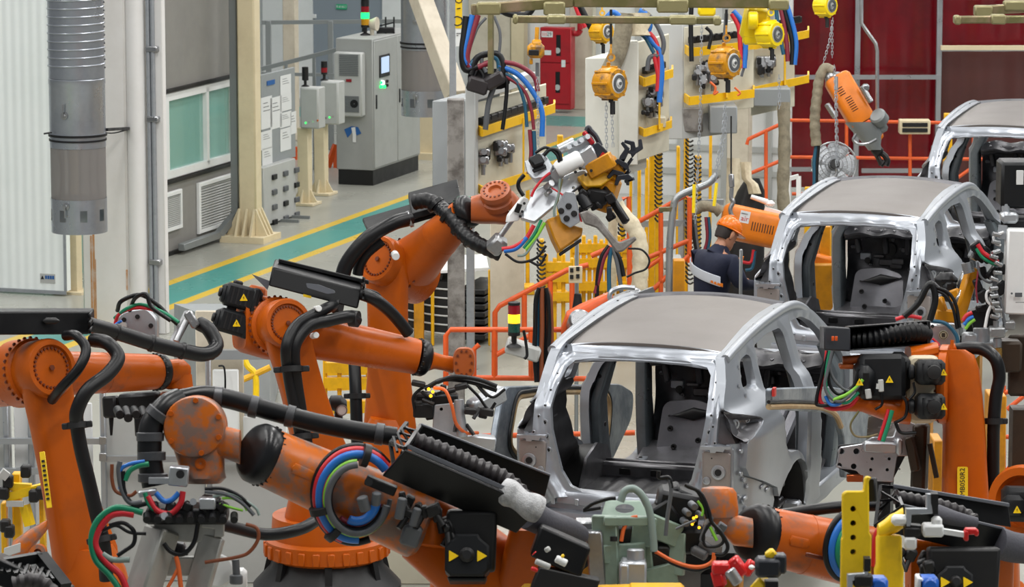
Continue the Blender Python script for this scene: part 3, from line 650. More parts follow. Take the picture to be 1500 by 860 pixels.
 m=MB();m.loft([(V((-.36+.13*t,2.62+.28*.30+.02,1.0+.015*t)),V((0,.03,0)),V((0,0,.055*(1-.7*abs(t)))),2.5)for t in(-1.6,-1.2,-.6,0,.6,1.2,1.6)],14);part('pedal_hollow',m,MT['blackish'],tp)
 m=MB()
 for x,z in((-.54,.88),(-.5,.74),(-.3,.80)): m.rev(V((x,2.62+.28*(z-.7),z)),(0,-1,0),[(0,.025),(.02,.022),(.02,.012),(.006,.001)],12)
 part('toe_studs',m,MT['blackish'],tp)
 # right seat well curve
 mb=MB();
 for k,x in enumerate((.62,.52,.44)): mb.tube([V((x,2.5-.2*k,1.28-.04*k)),V((x,2.1,1.16)),V((x-.03,1.7,.95)),V((x-.1,1.3,.82)),V((x-.25,1.14,.78))],.045,8)
 part('seat_well_ribs',mb,MT['flange2'],car)
 # front end: header, apron rails, radiator support
 mb=MB();mb.tube([V((x,1.80+.1*(1-(x/.6)**2),2.10-.03*(x/.6)**2))for x in(-.6,-.3,0,.3,.6)],.04,8);part('windscreen_header',mb,IN,car)
 for s in(-1,1):
  mb=MB();mb.bar((s*.58,3.0,1.15),(s*.56,3.95,1.08),.14,.16,None,.02);mb.box((s*.66,3.35,1.3),(.22,.34,.3),None,.06);mb.bar((s*.78,3.0,1.42),(s*.74,3.9,1.28),.09,.1,None,.02);mb.bar((s*.5,2.7,.6),(s*.5,3.95,.8),.11,.12,None,.02);part('apron_rail',mb,A,car)
 mb=MB();mb.bar((-.75,3.95,1.3),(.75,3.95,1.3),.08,.1,None,.02);mb.bar((-.65,3.95,.82),(.65,3.95,.82),.1,.1,None,.02)
 for s in(-1,1): mb.bar((s*.62,3.95,.8),(s*.66,3.95,1.32),.09,.09,LV,.02)
 part('radiator_support',mb,A,car)
 return car
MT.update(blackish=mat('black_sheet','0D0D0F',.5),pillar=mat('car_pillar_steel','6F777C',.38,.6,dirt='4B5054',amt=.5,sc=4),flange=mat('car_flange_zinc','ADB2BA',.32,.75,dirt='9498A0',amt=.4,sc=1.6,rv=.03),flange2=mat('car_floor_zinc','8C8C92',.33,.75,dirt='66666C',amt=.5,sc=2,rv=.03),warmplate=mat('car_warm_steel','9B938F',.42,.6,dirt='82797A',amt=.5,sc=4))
def skid(x,y,z,label):
 t=thing('body_carrier',label,'carrier',L(x,y+1.4,0),'carriers under the car bodies')
 for s in(-1,1):
  m=MB();m.bar(L(x+s*.55,y-.2,z-.16),L(x+s*.55,y+3.6,z-.16),.12,.12,None,.01);part('skid_rail',m,MT['dark'],t)
  for yy in(.5,2.9): m=MB();m.bar(L(x+s*.55,y+yy,0),L(x+s*.55,y+yy,z-.2),.14,.14,LV);part('stand',m,MT['amber'],t)
  for yy in(.2,2.4): m=MB();m.bar(L(x+s*.62,y+yy,z-.15),L(x+s*.62,y+yy,z+.08),.07,.07,LV);part('support_pin',m,MT['dark'],t)
 for yy in(.4,1.6,2.9): m=MB();m.bar(L(x-.6,y+yy,z-.16),L(x+.6,y+yy,z-.16),.1,.1);part('cross_beam',m,MT['dark'],t)
car1=build_car()
CARS=[(0,0,0,'bare silver car body with a green weld gun at its open tailgate'),(.06,6.79,.12,'bare grey car body being welded beside the worker in the orange helmet'),(.12,13.6,.20,'bare silver car body in front of the brown and red curtain')]
for i,(x,y,z,lab)in enumerate(CARS):
 c=car1 if i==0 else copy_tree(car1)
 c.location=L(x,y,z);c.rotation_euler=(0,0,-AZ);c['label']=lab;c['category']='car body';c['group']='car bodies on the welding line'
 skid(x,y,.5+z,['dark and amber carrier under the first bare car body','dark and amber carrier under the second bare car body','dark and amber carrier under the third bare car body'][i])
# ================================================================ welding robots
def pp(pts,d):
 """pixel path at depth d (or per-point depth as third value)"""
 return[P(p[0],p[1],p[2]if len(p)>2 else d)for p in pts]
def hose(name,par,pts,d,rpx,m,label=None,corr=0.0,n=10,sub=6,pitch=.035):
 mb=MB();mb.tube(pp(pts,d),rpx/S(d),n,sub,corr,pitch);return part(name,mb,m,par,label)
def bolts(mb,c,ax,R,n,r,h,a0=0,a1=2*PI):
 x,y,z=basis(ax)
 for k in range(n):
  a=a0+(a1-a0)*k/n;p=c+(x*math.cos(a)+y*math.sin(a))*R;mb.cyl(p,p+z*h,r,6)
def tri_mark(par,c,n,up,s):
 x,y,z=basis(n,up.cross(n));m=MB();m.prism(rnd([(-s,-s*.8),(s,-s*.8),(0,s)],s*.15,2),.004,MX(c,x,y,z));o=part('warning_triangle',m,MT['yellowb'],par)
 m=MB();m.prism([(-s*.12,-s*.4),(s*.2,-s*.1),(0,-s*.05),(s*.1,s*.4),(-s*.2,0),(0,-s*.05)],.003,MX(c+z*.003,x,y,z));part('warning_symbol',m,MT['ink'],o)
def disc(par,name,c,ax,r,h,m,bm,nb=28,recess=.02,blabel=None):
 """bolted joint disc: raised ring, sunk face, ring of bolts"""
 mb=MB();mb.rev(c-ax*h,ax,[(0,r*.96),(.01,r),(h-.025,r),(h,r*.93),(h,r*.78),(h-recess,r*.74),(h-recess,.001)],40)
 o=part(name,mb,m,par)
 mb=MB();bolts(mb,c-ax*recess,ax,r*.66,nb,r*.045,.012);bolts(mb,c-ax*.0,ax,r*.0,1,r*.1,-.012);part('bolt_ring',mb,bm,o);return o
def arm_link(par,Sh,E,ax,w0,w1,th,m,bow=0.0):
 d=(E-Sh);x=ax.cross(d).normalized();mb=MB();secs=[]
 for t,k in((0,1.0),(.06,1.08),(.18,1.0),(.35,.9),(.55,.86),(.75,.9),(.9,1.0),(1.0,1.0)):
  w=(w0+(w1-w0)*t)*k;secs.append((Sh+d*t+x*bow*math.sin(PI*t),x*w,ax*th*(1.15-.25*t),4.5))
 mb.loft(secs,28);o=part('link_arm',mb,m,par)
 return o
def cylarm(par,A,B,r0,r1,m,box=None,up=None):
 """forearm: square-ish root blending into a round tube"""
 d=B-A;z=d.normalized();x,y,_=basis(z,up if up is not None else UP);mb=MB()
 secs=[(A+d*t,x*(r0+(r1-r0)*t)*k,y*(r0+(r1-r0)*t)*k,e)for t,k,e in((0,.86,3.5),(.03,1,3.5),(.2,1,3),(.4,1,2.3),(.55,1,2),(.96,1,2),(1,.97,2))]
 mb.loft(secs,36);o=part('forearm',mb,m,par)
 mb=MB();mb.rev(A+d*.62,z,[(0,(r0+(r1-r0)*.62)*.99),(0,(r0+(r1-r0)*.62)*1.012),(.012,(r0+(r1-r0)*.63)*1.012),(.012,(r0+(r1-r0)*.63)*.99)],36);part('seam_ring',mb,m,o)
 mb=MB();p=A+d*.78;xx=x*(r0+(r1-r0)*.78);mb.loft([(p+d*t-x*0+y*(r0+(r1-r0)*.8)*-.92,z*.001+x*.03*k,y*.02,3)for t,k in((-.08,.3),(-.07,1),(.07,1),(.08,.3))],10);part('cast_pad',mb,m,o)
 return o
def band(par,B,z,r,l,name='wrist_band',nb=22):
 mb=MB();mb.rev(B,z,[(-.01,r*1.0),(0,r*1.05),(l*.55,r*1.05),(l*.8,r*.96),(l,r*.78),(l,.01)],40);o=part(name,mb,MT['rubberband'],par,'black ring')
 mb=MB();x,y,_=basis(z)
 for k in range(nb):
  a=2*PI*k/nb;p=B+(x*math.cos(a)+y*math.sin(a))*r*1.05;mb.cyl(p-z*.01,p+z*.004,r*.035,6)
 part('band_bolts',mb,MT['blackish'],o);return o
def motor(par,c,fwd,up,l,w,h,tri=True,facing=None,name='servo_motor'):
 """black finned servo motor lying along fwd"""
 x,y,z=basis(fwd,up);R=MX(V(),x,y,z);mb=MB();mb.box(c,(h,w,l),R,min(h,w)*.14);mb.box(c+z*l*.32,(h*1.06,w*1.06,l*.18),R,.012);mb.box(c-z*l*.5,(h*.8,w*.8,l*.12),R,.02)
 o=part(name,mb,MT['charcoal'],par,'black servo motor')
 mb=MB()
 for k in range(4):
  for s in(-1,1): mb.box(c+y*s*w*.505+z*(l*(-.3+.13*k)),(h*.7,.008,l*.05),R)
 part('motor_fins',mb,MT['blackish'],o);mb=MB();mb.cyl(c-z*l*.56,c-z*l*.64,h*.2,14,ch=.006);mb.box(c+x*h*.55-z*l*.2,(h*.22,w*.35,l*.25),R,.01);part('plug',mb,MT['blackish'],o)
 if tri:
  n=facing if facing is not None else-FW;ax_=max((x,-x,y,-y,z,-z),key=lambda v: v.dot(n));k=h/2 if abs(ax_.dot(x))>.9 else(w/2 if abs(ax_.dot(y))>.9 else l/2+.0)
  tri_mark(o,c+ax_*(k+.006),ax_,UP,.028)
 return o
def octmotor(par,c,n,up,w,h,l):
 """motor seen end-on: clipped square end plate with a round hub and two yellow triangles"""
 x,y,z=basis(n,up.cross(n));k=.28;out=[(-w+k*w,-h),(w-k*w,-h),(w,-h+k*h),(w,h*.45),(w*.6,h*.8),(w*.5,h),(-w*.5,h),(-w*.6,h*.8),(-w,h*.45),(-w,-h+k*h)]
 mb=MB();mb.prism(out,l,MX(c-z*l/2,x,y,z),(),.012);o=part('servo_motor',mb,MT['charcoal'],par,'black servo motor end')
 mb=MB();mb.rev(c,z,[(-.01,w*.36),(.015,w*.34),(.03,w*.2),(.03,.001)],20);part('motor_hub',mb,MT['blackish'],o)
 mb=MB();mb.prism([(-w*.9,-h*1.0),(w*.9,-h*1.0),(w*.8,-h*1.22),(-w*.8,-h*1.22)],l*.8,MX(c-z*l*.55,x,y,z),(),.008);part('motor_plug',mb,MT['blackish'],o)
 for s in(-1,1):
  q=c+x*s*w*.64-y*h*.05+z*.003;m2=MB();m2.prism(rnd([(-.02,-.03),(-.02,.03),(.032,0)],.004,2),.005,MX(q,x,y,z));part('warning_triangle',m2,MT['yellowb'],o)
 return o
def clamp(par,c,ax,r,name='hose_clamp'):
 x,y,z=basis(ax);mb=MB();mb.rev(c-z*.02,z,[(0,r),(0,r*1.35),(.04,r*1.35),(.04,r)],24,False);mb.box(c+x*r*1.5,(r*1.1,r*.6,.04),MX(V(),x,y,z),.006);mb.box(c-x*r*1.5,(r*1.1,r*.6,.04),MX(V(),x,y,z),.006);return part(name,mb,MT['blackish'],par)
def pbox(par,name,o,a,b,c,m,bev=.01,label=None):
 """box from corner o spanned by the three edge vectors"""
 mb=MB();ctr=o+(a+b+c)/2;vs=[ctr+a*i*.5+b*j*.5+c*k*.5 for i in(-1,1)for j in(-1,1)for k in(-1,1)];mb.add(vs,[(0,1,3,2),(4,6,7,5),(0,4,5,1),(2,3,7,6),(0,2,6,4),(1,5,7,3)])
 o_=part(name,mb,m,par,label)
 if bev: md=o_.modifiers.new('edge','BEVEL');md.width=bev;md.segments=2;md.limit_method='ANGLE'
 return o_
def channel(par,o,a,b,c,t=.018,cage=True,lid=None):
 """open black cable tray: a along its length, b across, c up its walls"""
 la,lb_,lc_=a.length,b.length,c.length;na,nb,nc=a.normalized(),b.normalized(),c.normalized()
 r=pbox(par,'cable_tray',o,a,b,nc*t,MT['tray'],.004,'black cable tray')
 pbox(r,'tray_wall',o,a,nb*t,c,MT['tray'],.004);pbox(r,'tray_wall',o+b-nb*t,a,nb*t,c,MT['tray'],.004)
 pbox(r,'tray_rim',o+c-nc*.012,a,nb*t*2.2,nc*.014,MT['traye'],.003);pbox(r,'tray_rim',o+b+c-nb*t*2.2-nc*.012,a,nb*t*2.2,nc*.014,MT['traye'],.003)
 if cage:
  mb=MB();q=o-na*.005
  for i in range(3):
   f0,f1=i/3,(i+1)/3
   mb.bar(q+b*f0,q+b*f1+c,.012);mb.bar(q+b*f1,q+b*f0+c,.012)
  mb.bar(q,q+c,.02);mb.bar(q+b,q+b+c,.02);mb.bar(q+c,q+b+c,.02);mb.bar(q,q+b,.02);mb.bar(q+a*.1+c,q+a*.1+b+c,.015)
  for i in range(3): mb.bar(q+c+b*(i/3),q+c+b*((i+1)/3)+a*.1,.01);mb.bar(q+c+b*((i+1)/3),q+c+b*(i/3)+a*.1,.01)
  part('end_cage',mb,MT['tray'],r)
 return r
MT.update(rubberband=mat('black_wrist_ring','121316',.38,spec=.35),tray=mat('black_tray_plastic','0D0E10',.38,dirt='18191C',amt=.4,sc=3,spec=.3),traye=mat('tray_highlight_grey','5A5D64',.4),whitemesh=mat('white_wrap_sleeve','BDBEC0',.8,dirt='6A6A6C',amt=.6,sc=30,bump=.5,bsc=120),salmon=mat('worn_orange_casting','A65220',.42,dirt='8A4A34',amt=.5,sc=6),creamplate=mat('cream_motor_plate','CFC3A8',.55,dirt='A09478',amt=.4))  # tray edge grey is lightened to paint a highlight on the black rims
def pedestal(par,Sh,label=None,rot=0.0):
 """slewing base under a shoulder point: black foot, orange ring, turning column"""
 b=V((Sh.x,Sh.y,0));zt=Sh.z;m=MB();z0=max(.05,zt-.78)
 m.prism(rnd([(-.5,-.42),(.5,-.42),(.42,.42),(-.42,.42)],.12),z0,MX(b+ZZ*z0/2,RT,V((0,1,0)),ZZ),(),.03);part('floor_pedestal',m,MT['dark'],par)
 m=MB();m.rev(b+ZZ*z0,ZZ,[(0,.52),(.03,.52),(.16,.40),(.22,.38)],40);f=part('base_casting',m,MT['blackish'],par)
 m=MB()
 for k in range(7):
  a=2*PI*k/7+.3;q=b+V((math.cos(a),math.sin(a),0))*.42;m.bar(q+ZZ*(z0+.01),b+V((math.cos(a),math.sin(a),0))*.37+ZZ*(z0+.22),.1,.05,V((-math.sin(a),math.cos(a),0)))
 part('base_ribs',m,MT['dark'],f)
 m=MB();m.rev(b+ZZ*(z0+.22),ZZ,[(0,.40),(.02,.43),(.13,.43),(.15,.39),(.3,.38)],48)
 for k in range(26):
  a=2*PI*k/26;m.box(b+V((math.cos(a),math.sin(a),0))*.43+ZZ*(z0+.285),(.03,.05,.09),M.Rotation(a,4,'Z'),.006)
 part('slewing_ring',m,MT['orange'],par)
 m=MB();m.loft([(b+ZZ*z,V((.31*k,0,0)),V((0,.3*k,0)),3)for z,k in((z0+.36,.95),(z0+.44,1),(zt,.75),(zt+.16,.5))],28);part('turning_column',m,MT['orange'],par)
 return b
 # ---------------------------------------------------------------- robot 1, by the left edge
def robot_left():
 d=23.0;E=P(64,541,d);Sh=P(130,835,d+.35);ax=D(.66,.12,.74);f=(P(250,540,d+.9)-P(60,545,d+.1)).normalized()
 t=thing('welding_robot','orange welding robot in front of the white end wall, cut off by the edge','robot',V((Sh.x,Sh.y,0)),'orange welding robots')
 pedestal(t,Sh);O,OW=MT['orange'],MT['orange_mid']
 arm_link(t,Sh,E,ax,.22,.17,.075,O,.02)
 disc(t,'elbow_disc',E+ax*.10,ax,.19,.2,O,MT['boltd'])
 m=MB();m.rev(E-ax*.08,-ax,[(0,.17),(.02,.21),(.2,.22),(.22,.20),(.45,.19)],40);h=part('elbow_housing',m,O,t)
 m=MB();bolts(m,E-ax*.12,-ax,.215,30,.012,.012);bolts(m,E-ax*.29,-ax,.205,30,.012,.012);part('bolt_ring',m,MT['boltd'],h)
 A=E-ax*.30-f*.05;B=P(228,545,d+1.0);cylarm(t,A,B,.16,.118,OW);band(t,B,f,.118,.07)
 wr=thing('wrist',None,None,B);wr.parent=t;wr.location=B-ORG[t.name]
 bpy.data.objects.remove(wr)
 m=MB();m.loft([(B+f*q,D(0,1,0)*a,f.cross(D(0,1,0))*b_,3)for q,a,b_ in((.05,.07,.07),(.12,.08,.08),(.2,.085,.09),(.26,.05,.06))],24);m.rev(B+f*.2-UP*.02,-UP,[(0,.09),(.05,.095),(.09,.10),(.10,.07)],28);w=part('wrist',m,OW,t)
 m=MB();m.prism(circ(0,0,.12,24),.05,MX(B+f*.2-UP*.16,RT,FW,UP),(),.012);part('tool_flange',m,MT['orange'],w)
 # black tray with its flexible conduit
 a=f*.62;o=P(0,489,d-.28)-f*.1;tr=pbox(t,'cable_tray',P(-20,491,d-.35),P(131,490,d+.1)-P(-20,491,d-.35),(P(131,456,d+.1)-P(131,490,d+.1)),FW*.28+UP*.02,MT['tray'],.012,'black cable tray')
 m=MB();q=P(75,470,d-.10);m.loft([(q+RT*s-FW*.01,UP*k,FW*.02,2.5)for s,k in((-.05,.004),(-.03,.022),(.03,.02),(.055,.004))],12);part('tray_recess',m,MT['blackish'],tr)
 m=MB()
 for k in range(3): m.box(P(133,461+11*k,d+.05),(.015,.14,.035),None,.006)
 part('tray_end_clips',m,MT['tray'],tr)
 R_=MT['rubber']
 hose('conduit',t,[(128,475,d+.15),(171,487,d+.4),(222,503,d+.6),(267,514,d+.8),(300,519,d+.9),(317,507,d+1),(306,483,d+1.05),(292,474,d+1.1)],d,11.5,R_,corr=.0)
 for p in((171,487,.4),(222,503,.6),(267,514,.8),(312,515,1)):
  m=MB();q=P(p[0],p[1],d+p[2]);m.rev(q-D(.95,-.25,-.2)*.02,D(.95,-.25,-.2),[(0,.05),(.01,.058),(.03,.058),(.04,.05)],20);part('conduit_collar',m,R_,t)
 hose('hose',t,[(96,492,d-.1),(112,492,d-.2),(126,512,d-.25),(115,540,d-.3),(90,568,d-.25),(76,586,d-.1)],d,7.5,R_)
 hose('hose',t,[(136,498,d),(158,503,d-.1),(173,524,d-.15),(158,548,d-.25),(128,572,d-.35),(113,602,d-.35),(113,624,d-.3),(119,660,d-.28),(130,705,d-.25),(141,752,d-.2),(152,800,d-.15),(156,850,d-.1)],d,10.5,R_)
 clamp(t,P(113,623,d-.3),D(.1,-1,.1),.047);clamp(t,P(149,790,d-.17),D(.2,-1,.1),.047)
 m=MB();q=P(67,703,d-.18);x=D(.15,-1,.15);m.box(q,(.035,.01,.36),MX(V(),*basis(x,RT)),.003);lb_=part('yellow_nameplate',m,MT['labely'],t)
 m=MB()
 for k in range(9): m.box(q-FW*.012+x*(.03*k-.12),(.02,.004,.014),MX(V(),*basis(x,RT)))
 part('nameplate_print',m,MT['ink'],lb_)
 # shoulder bracket low at the left
 m=MB();m.loft([(P(20,815,d-.1),UP*.10,FW*.1,3),(P(45,790,d-.1),UP*.07,FW*.1,3),(P(70,768,d-.05),UP*.03,FW*.08,3)],18);m.rev(P(58,808,d-.25),-FW,[(0,.05),(.1,.05),(.1,.025),(.04,.02)],20);sb=part('shoulder_bracket',m,MT['orange_worn'],t)
 m=MB();m.box(P(18,806,d-.36),(.11,.01,.06),MX(V(),D(.9,.3,0),-FW,UP),.004);part('rating_plate',m,MT['cab'],sb)
 # spot tool on the wrist: block with dark gun below
 m=MB();c=P(203,477,d+1.35);m.prism(rnd([(-.13,-.11),(.13,-.12),(.13,.05),(.06,.12),(-.08,.1),(-.14,.06)],.03),.14,MX(c,RT,UP,-FW),(),.01);bl=part('tool_block',m,MT['alu'],t)
 m=MB();
 for x_,y_ in((-.09,.04),(-.09,-.06),(.0,.06),(.0,-.06),(.09,.0),(.09,-.08)): m.cyl(c+RT*x_+UP*y_-FW*.07,c+RT*x_+UP*y_-FW*.082,.016,12)
 part('block_bolts',m,MT['blackish'],bl);m=MB();m.cyl(c-RT*.1-FW*.07,c-RT*.1-FW*.08,.03,20);part('round_badge',m,MT['cab'],bl)
 m=MB();m.bar(P(253,505,d+1),P(277,458,d+1.1),.045,.045);m.cyl(P(258,500,d+.9),P(272,470,d+.95),.022,14);m.box(P(281,468,d+1.05),(.06,.06,.12),MX(V(),D(.8,.5,0),-FW,D(-.5,.8,0)),.01);part('hose_support',m,MT['steel'],t)
 m=MB();m.bar(P(162,580,d+1.3),P(164,612,d+1.3),.09,.1,LV,.015);m.cyl(P(163,610,d+1.3),P(163,638,d+1.3),.018,12,r2=.008);m.bar(P(176,590,d+1.3),P(235,586,d+1.2),.1,.12,None,.02);m.bar(P(205,590,d+1.25),P(208,640,d+1.25),.07,.08,LV,.012)
 for k in range(5): m.cyl(P(172+12*k,600,d+1.1),P(176+12*k,608+5*(k%2),d+.9),.03,12,ch=.006)
 part('weld_gun',m,MT['dark'],t,'dark weld gun under the wrist')
 hose('tool_cable',t,[(172,455,d+1.2),(178,441,d+1.1),(205,432,d+1.1),(230,446,d+1.1),(252,468,d+1.1),(264,478,d+1.1)],d,3.4,R_)
 hose('tool_cable',t,[(190,455,d+1.2),(198,437,d+1.05),(214,431,d+1.0),(222,450,d+1.0),(250,470,d+1.0)],d,3.2,R_)
 hose('red_hose',t,[(167,480,d+1.2),(175,460,d+1.15),(200,451,d+1.1),(228,455,d+1.1),(247,466,d+1.05)],d,2.7,MT['redh']);hose('green_hose',t,[(168,466,d+1.2),(186,452,d+1.1),(208,446,d+1.1),(240,458,d+1.05),(262,472,d+1)],d,2.7,MT['greenh'])
 hose('blue_hose',t,[(160,500,d+.9),(168,478,d+1.1),(178,470,d+1.1)],d,2.2,MT['blueh'])
 # ---------------------------------------------------------------- robot 2, the one with two black motors
def robot_mid():
 d=25.0;E=P(416,475,d);Sh=P(478,700,d+.3);ax=D(.42,.1,.9);f=(P(622,522,d+.45)-P(470,487,d+.15)).normalized()
 t=thing('welding_robot','orange welding robot with two black motors stacked on its elbow','robot',V((Sh.x,Sh.y,0)),'orange welding robots')
 pedestal(t,Sh);O=MT['orange']
 arm_link(t,Sh,E,ax,.20,.16,.07,O,.0);disc(t,'elbow_disc',E+ax*.09,ax,.175,.2,O,MT['boltd'],34)
 m=MB();m.rev(E-ax*.08,-ax,[(0,.16),(.02,.2),(.2,.2),(.42,.18)],40);m.loft([(E-ax*.3-f*q,UP*k,f.cross(UP)*.16,5)for q,k in((-.1,.2),(.0,.22),(.18,.21),(.22,.19))],24);h=part('elbow_housing',m,O,t);m=MB();bolts(m,E-ax*.12,-ax,.205,30,.011,.012);part('bolt_ring',m,MT['boltd'],h)
 A=E-ax*.26+f*.12;B=P(612,523,d+.45);cylarm(t,A,B,.165,.125,O);band(t,B,f,.125,.08)
 m=MB();m.loft([(B+f*q,UP*a,f.cross(UP)*a,3.2)for q,a in((.07,.085),(.12,.06),(.2,.055),(.26,.06))],24);w=part('wrist',m,O,t)
 C=P(680,531,d+.5);m=MB();m.loft([(C-FW*z,RT*.078*k,UP*.108*k,3)for z,k in((-.12,.9),(-.1,1),(.08,1),(.1,.93))],28);wd=part('wrist_disc',m,MT['salmon'],t,'worn pinkish orange wrist disc')
 m=MB();
 for k in range(10): a_=2*PI*k/10;m.cyl(C-FW*.1+RT*.055*math.cos(a_)+UP*.085*math.sin(a_),C-FW*.112+RT*.055*math.cos(a_)+UP*.085*math.sin(a_),.009,6)
 part('bolt_ring',m,MT['boltd'],wd)
 for(x0,y0,x1,y1)in((328,429,381,443),(318,466,370,481)):
  a,b=P(x0,y0,d+.1),P(x1,y1,d+.15);motor(t,(a+b)/2,b-a,UP,(b-a).length,.17,.165)
 m=MB();m.box(P(378,440,d+.3),(.12,.3,.2),MX(V(),f,-FW,UP),.02);part('motor_bracket',m,O,t)
 # tray
 o=P(393,419,d-.05);tr=pbox(t,'cable_tray',o,P(524,453,d+.05)-o,P(399,391,d-.02)-o,FW*.26+UP*.06,MT['tray'],.012,'black cable tray')
 pbox(tr,'tray_lid',P(408,385,d+.14),P(540,417,d+.24)-P(408,385,d+.14),UP*.03,FW*.06,MT['tray'],.006)
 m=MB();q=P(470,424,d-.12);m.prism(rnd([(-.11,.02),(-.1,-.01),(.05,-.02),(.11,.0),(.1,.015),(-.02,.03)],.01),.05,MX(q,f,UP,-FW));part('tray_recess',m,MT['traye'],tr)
 m=MB();q=P(532,424,d+.02)
 for i in range(3):
  for j in range(3): m.bar(q+UP*(.05*i-.07)+FW*.08*j,q+UP*(.05*i-.02)+FW*(.08*j+.07),.012);m.bar(q+UP*(.05*i-.02)+FW*.08*j,q+UP*(.05*i-.07)+FW*(.08*j+.07),.012)
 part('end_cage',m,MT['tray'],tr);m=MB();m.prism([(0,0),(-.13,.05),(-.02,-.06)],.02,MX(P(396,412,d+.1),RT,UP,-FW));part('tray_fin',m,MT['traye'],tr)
 m=MB();m.box(P(450,434,d-.1),(.06,.01,.018),MX(V(),f,-FW,UP));part('yellow_mark',m,MT['labely'],tr)
 R_=MT['rubber']
 hose('hose',t,[(492,446,d+.1),(482,450,d-.05),(462,460,d-.15),(435,476,d-.25),(420,506,d-.35),(422,545,d-.3),(432,600,d-.25),(440,640,d-.2),(446,690,d-.15)],d,8.5,R_)
 hose('hose',t,[(522,470,d+.05),(510,464,d-.05),(480,470,d-.12),(452,478,d-.22),(432,505,d-.3),(432,545,d-.28),(440,600,d-.22),(448,645,d-.18),(454,700,d-.1)],d,9.5,R_)
 for q in((494,447,.08),(519,467,0)): m=MB();m.rev(P(q[0],q[1],d+q[2])-RT*.0,D(.9,-.1,.3),[(-.03,.045),(-.03,.058),(.03,.058),(.03,.045)],20);part('hose_collar',m,MT['blackish'],t)
 clamp(t,P(427,541,d-.3),D(.05,-1,.1),.06);clamp(t,P(441,640,d-.2),D(.1,-1,.1),.06)
 hose('conduit',t,[(528,430,d+.1),(548,438,d+.1),(570,455,d+.2),(588,475,d+.3),(598,488,d+.35)],d,9.5,R_)
 hose('thin_cables',t,[(535,424,d+.2),(553,430,d+.25),(562,444,d+.3)],d,2.2,R_)
 for q,s in(((462,453),.02),((458,492),.02)): m=MB();m.cyl(P(q[0],q[1],d-.02),P(q[0]+5,q[1]-1,d-.2),.022,12,ch=.004);part('white_plug',m,MT['white'],t,'white plug')
 # gripper with its cables and the door aperture template
 m=MB();m.box(P(632,592,d+.5),(.22,.2,.17),MX(V(),D(1,-.1,0),FW,UP),.012);m.box(P(640,585,d+.35),(.3,.1,.08),None,.012);m.box(P(620,600,d+.3),(.14,.12,.1),None,.01);hd=part('valve_block',m,MT['dark'],t,'dark valve block under the wrist')
 m=MB();m.prism(rnd([(-.1,.1),(.1,.12),(.14,-.12),(-.12,-.16)],.015),.05,MX(P(657,614,d+.3),RT,UP,-FW),[circ(-.05,.07,.012,10),circ(.04,.07,.012,10)],.006);part('tool_plate',m,MT['alu'],t)
 m=MB();m.bar(P(640,640,d+.35),P(725,650,d+.4),.14,.1,None,.01);m.bar(P(690,600,d+.4),P(735,575,d+.6),.12,.12,None,.02);m.cyl(P(672,585,d+.2),P(676,640,d+.2),.035,14,ch=.006);part('gripper_frame',m,MT['alu'],t)
 m=MB();rr=random.Random(5)
 for k in range(14): q=P(rr.uniform(612,715),rr.uniform(560,610),d+rr.uniform(.15,.5));m.box(q,(rr.uniform(.04,.1),.06,rr.uniform(.03,.07)),M.Rotation(rr.uniform(-.4,.4),4,'Y'),.008)
 for k in range(8): q=P(rr.uniform(610,710),rr.uniform(565,625),d+rr.uniform(.1,.3));m.cyl(q,q+D(rr.uniform(-1,1),rr.uniform(-1,1),.3)*.09,.014,8)
 part('connectors',m,MT['blackish'],hd)
 hose('orange_cable',t,[(636,568,d+.1),(652,572,d+.05),(662,595,d+.05),(668,620,d+.1),(682,634,d+.2),(700,634,d+.3)],d,2.6,MT['orangeh'])
 for k,pts in enumerate(([(640,560),(665,552),(700,556),(728,566)],[(622,570),(650,556),(690,560),(728,572)],[(607,600),(606,580),(625,566),(650,570)],[(680,560),(700,580),(716,600),(726,590)],[(690,556),(705,570),(722,582),(740,570)],[(640,625),(648,617),(655,602),(670,596)])):
  hose('tool_cable',t,pts,d+.15+.04*k,3.4 if k<2 else 2.2,R_)
 m=MB()
 for q in((628,570),(634,574),(631,580)): m.cyl(P(*q,d+.1),P(*q,d+.02),.012,8)
 part('yellow_leds',m,MT['leda'],hd)
 return t
 # ---------------------------------------------------------------- door aperture template frames, one on each side of the first car
def template(par,x,pix_out,pix_in,bracket,edge):
 o=[lc(PL(*p,L(x,0),LV))[1:]for p in pix_out];i=[lc(PL(*p,L(x,0),LV))[1:]for p in pix_in]
 m=MB();m.prism(rnd(o,.12,6),.05,MXx(x),[rnd(i,.10,6)],.008);fr=part('aperture_frame',m,MT['plate'],par,'grey door aperture frame')
 ii=rnd(i,.1,6);ii.append(ii[0])
 off=inset(ccw(rnd(i,.1,6)),-.05);
 m=MB();m.tube([L(x+edge,y,z)for y,z in off+[off[0]]],.016,8,1);part('rubber_edge',m,MT['blackish'],fr)
 m=MB();m.tube([L(x+edge*.8,y,z)for y,z in inset(ccw(rnd(i,.1,6)),-.018)+[inset(ccw(rnd(i,.1,6)),-.018)[0]]],.024,8,1);part('wooden_lip',m,MT['tan'],fr);return fr
MT.update(tan=mat('tan_worn_edge','A88A60',.6,dirt='C8B898',amt=.6,sc=6),boltd=mat('dark_orange_bolts','6A2E12',.45),orange_mid=mat('robot_orange_scuffed','B8560E',.36,dirt='5A4A40',amt=.6,sc=3.5,thr=(.54,.66),spec=.25))
robot_left();rm=robot_mid()
template(rm,-1.10,[(716,690),(722,640),(735,566),(905,562),(925,575),(922,612),(900,660),(880,700),(850,705),(752,690)],[(741,648),(752,585),(800,577),(880,577),(888,590),(884,640),(868,690),(760,672)],None,.03)
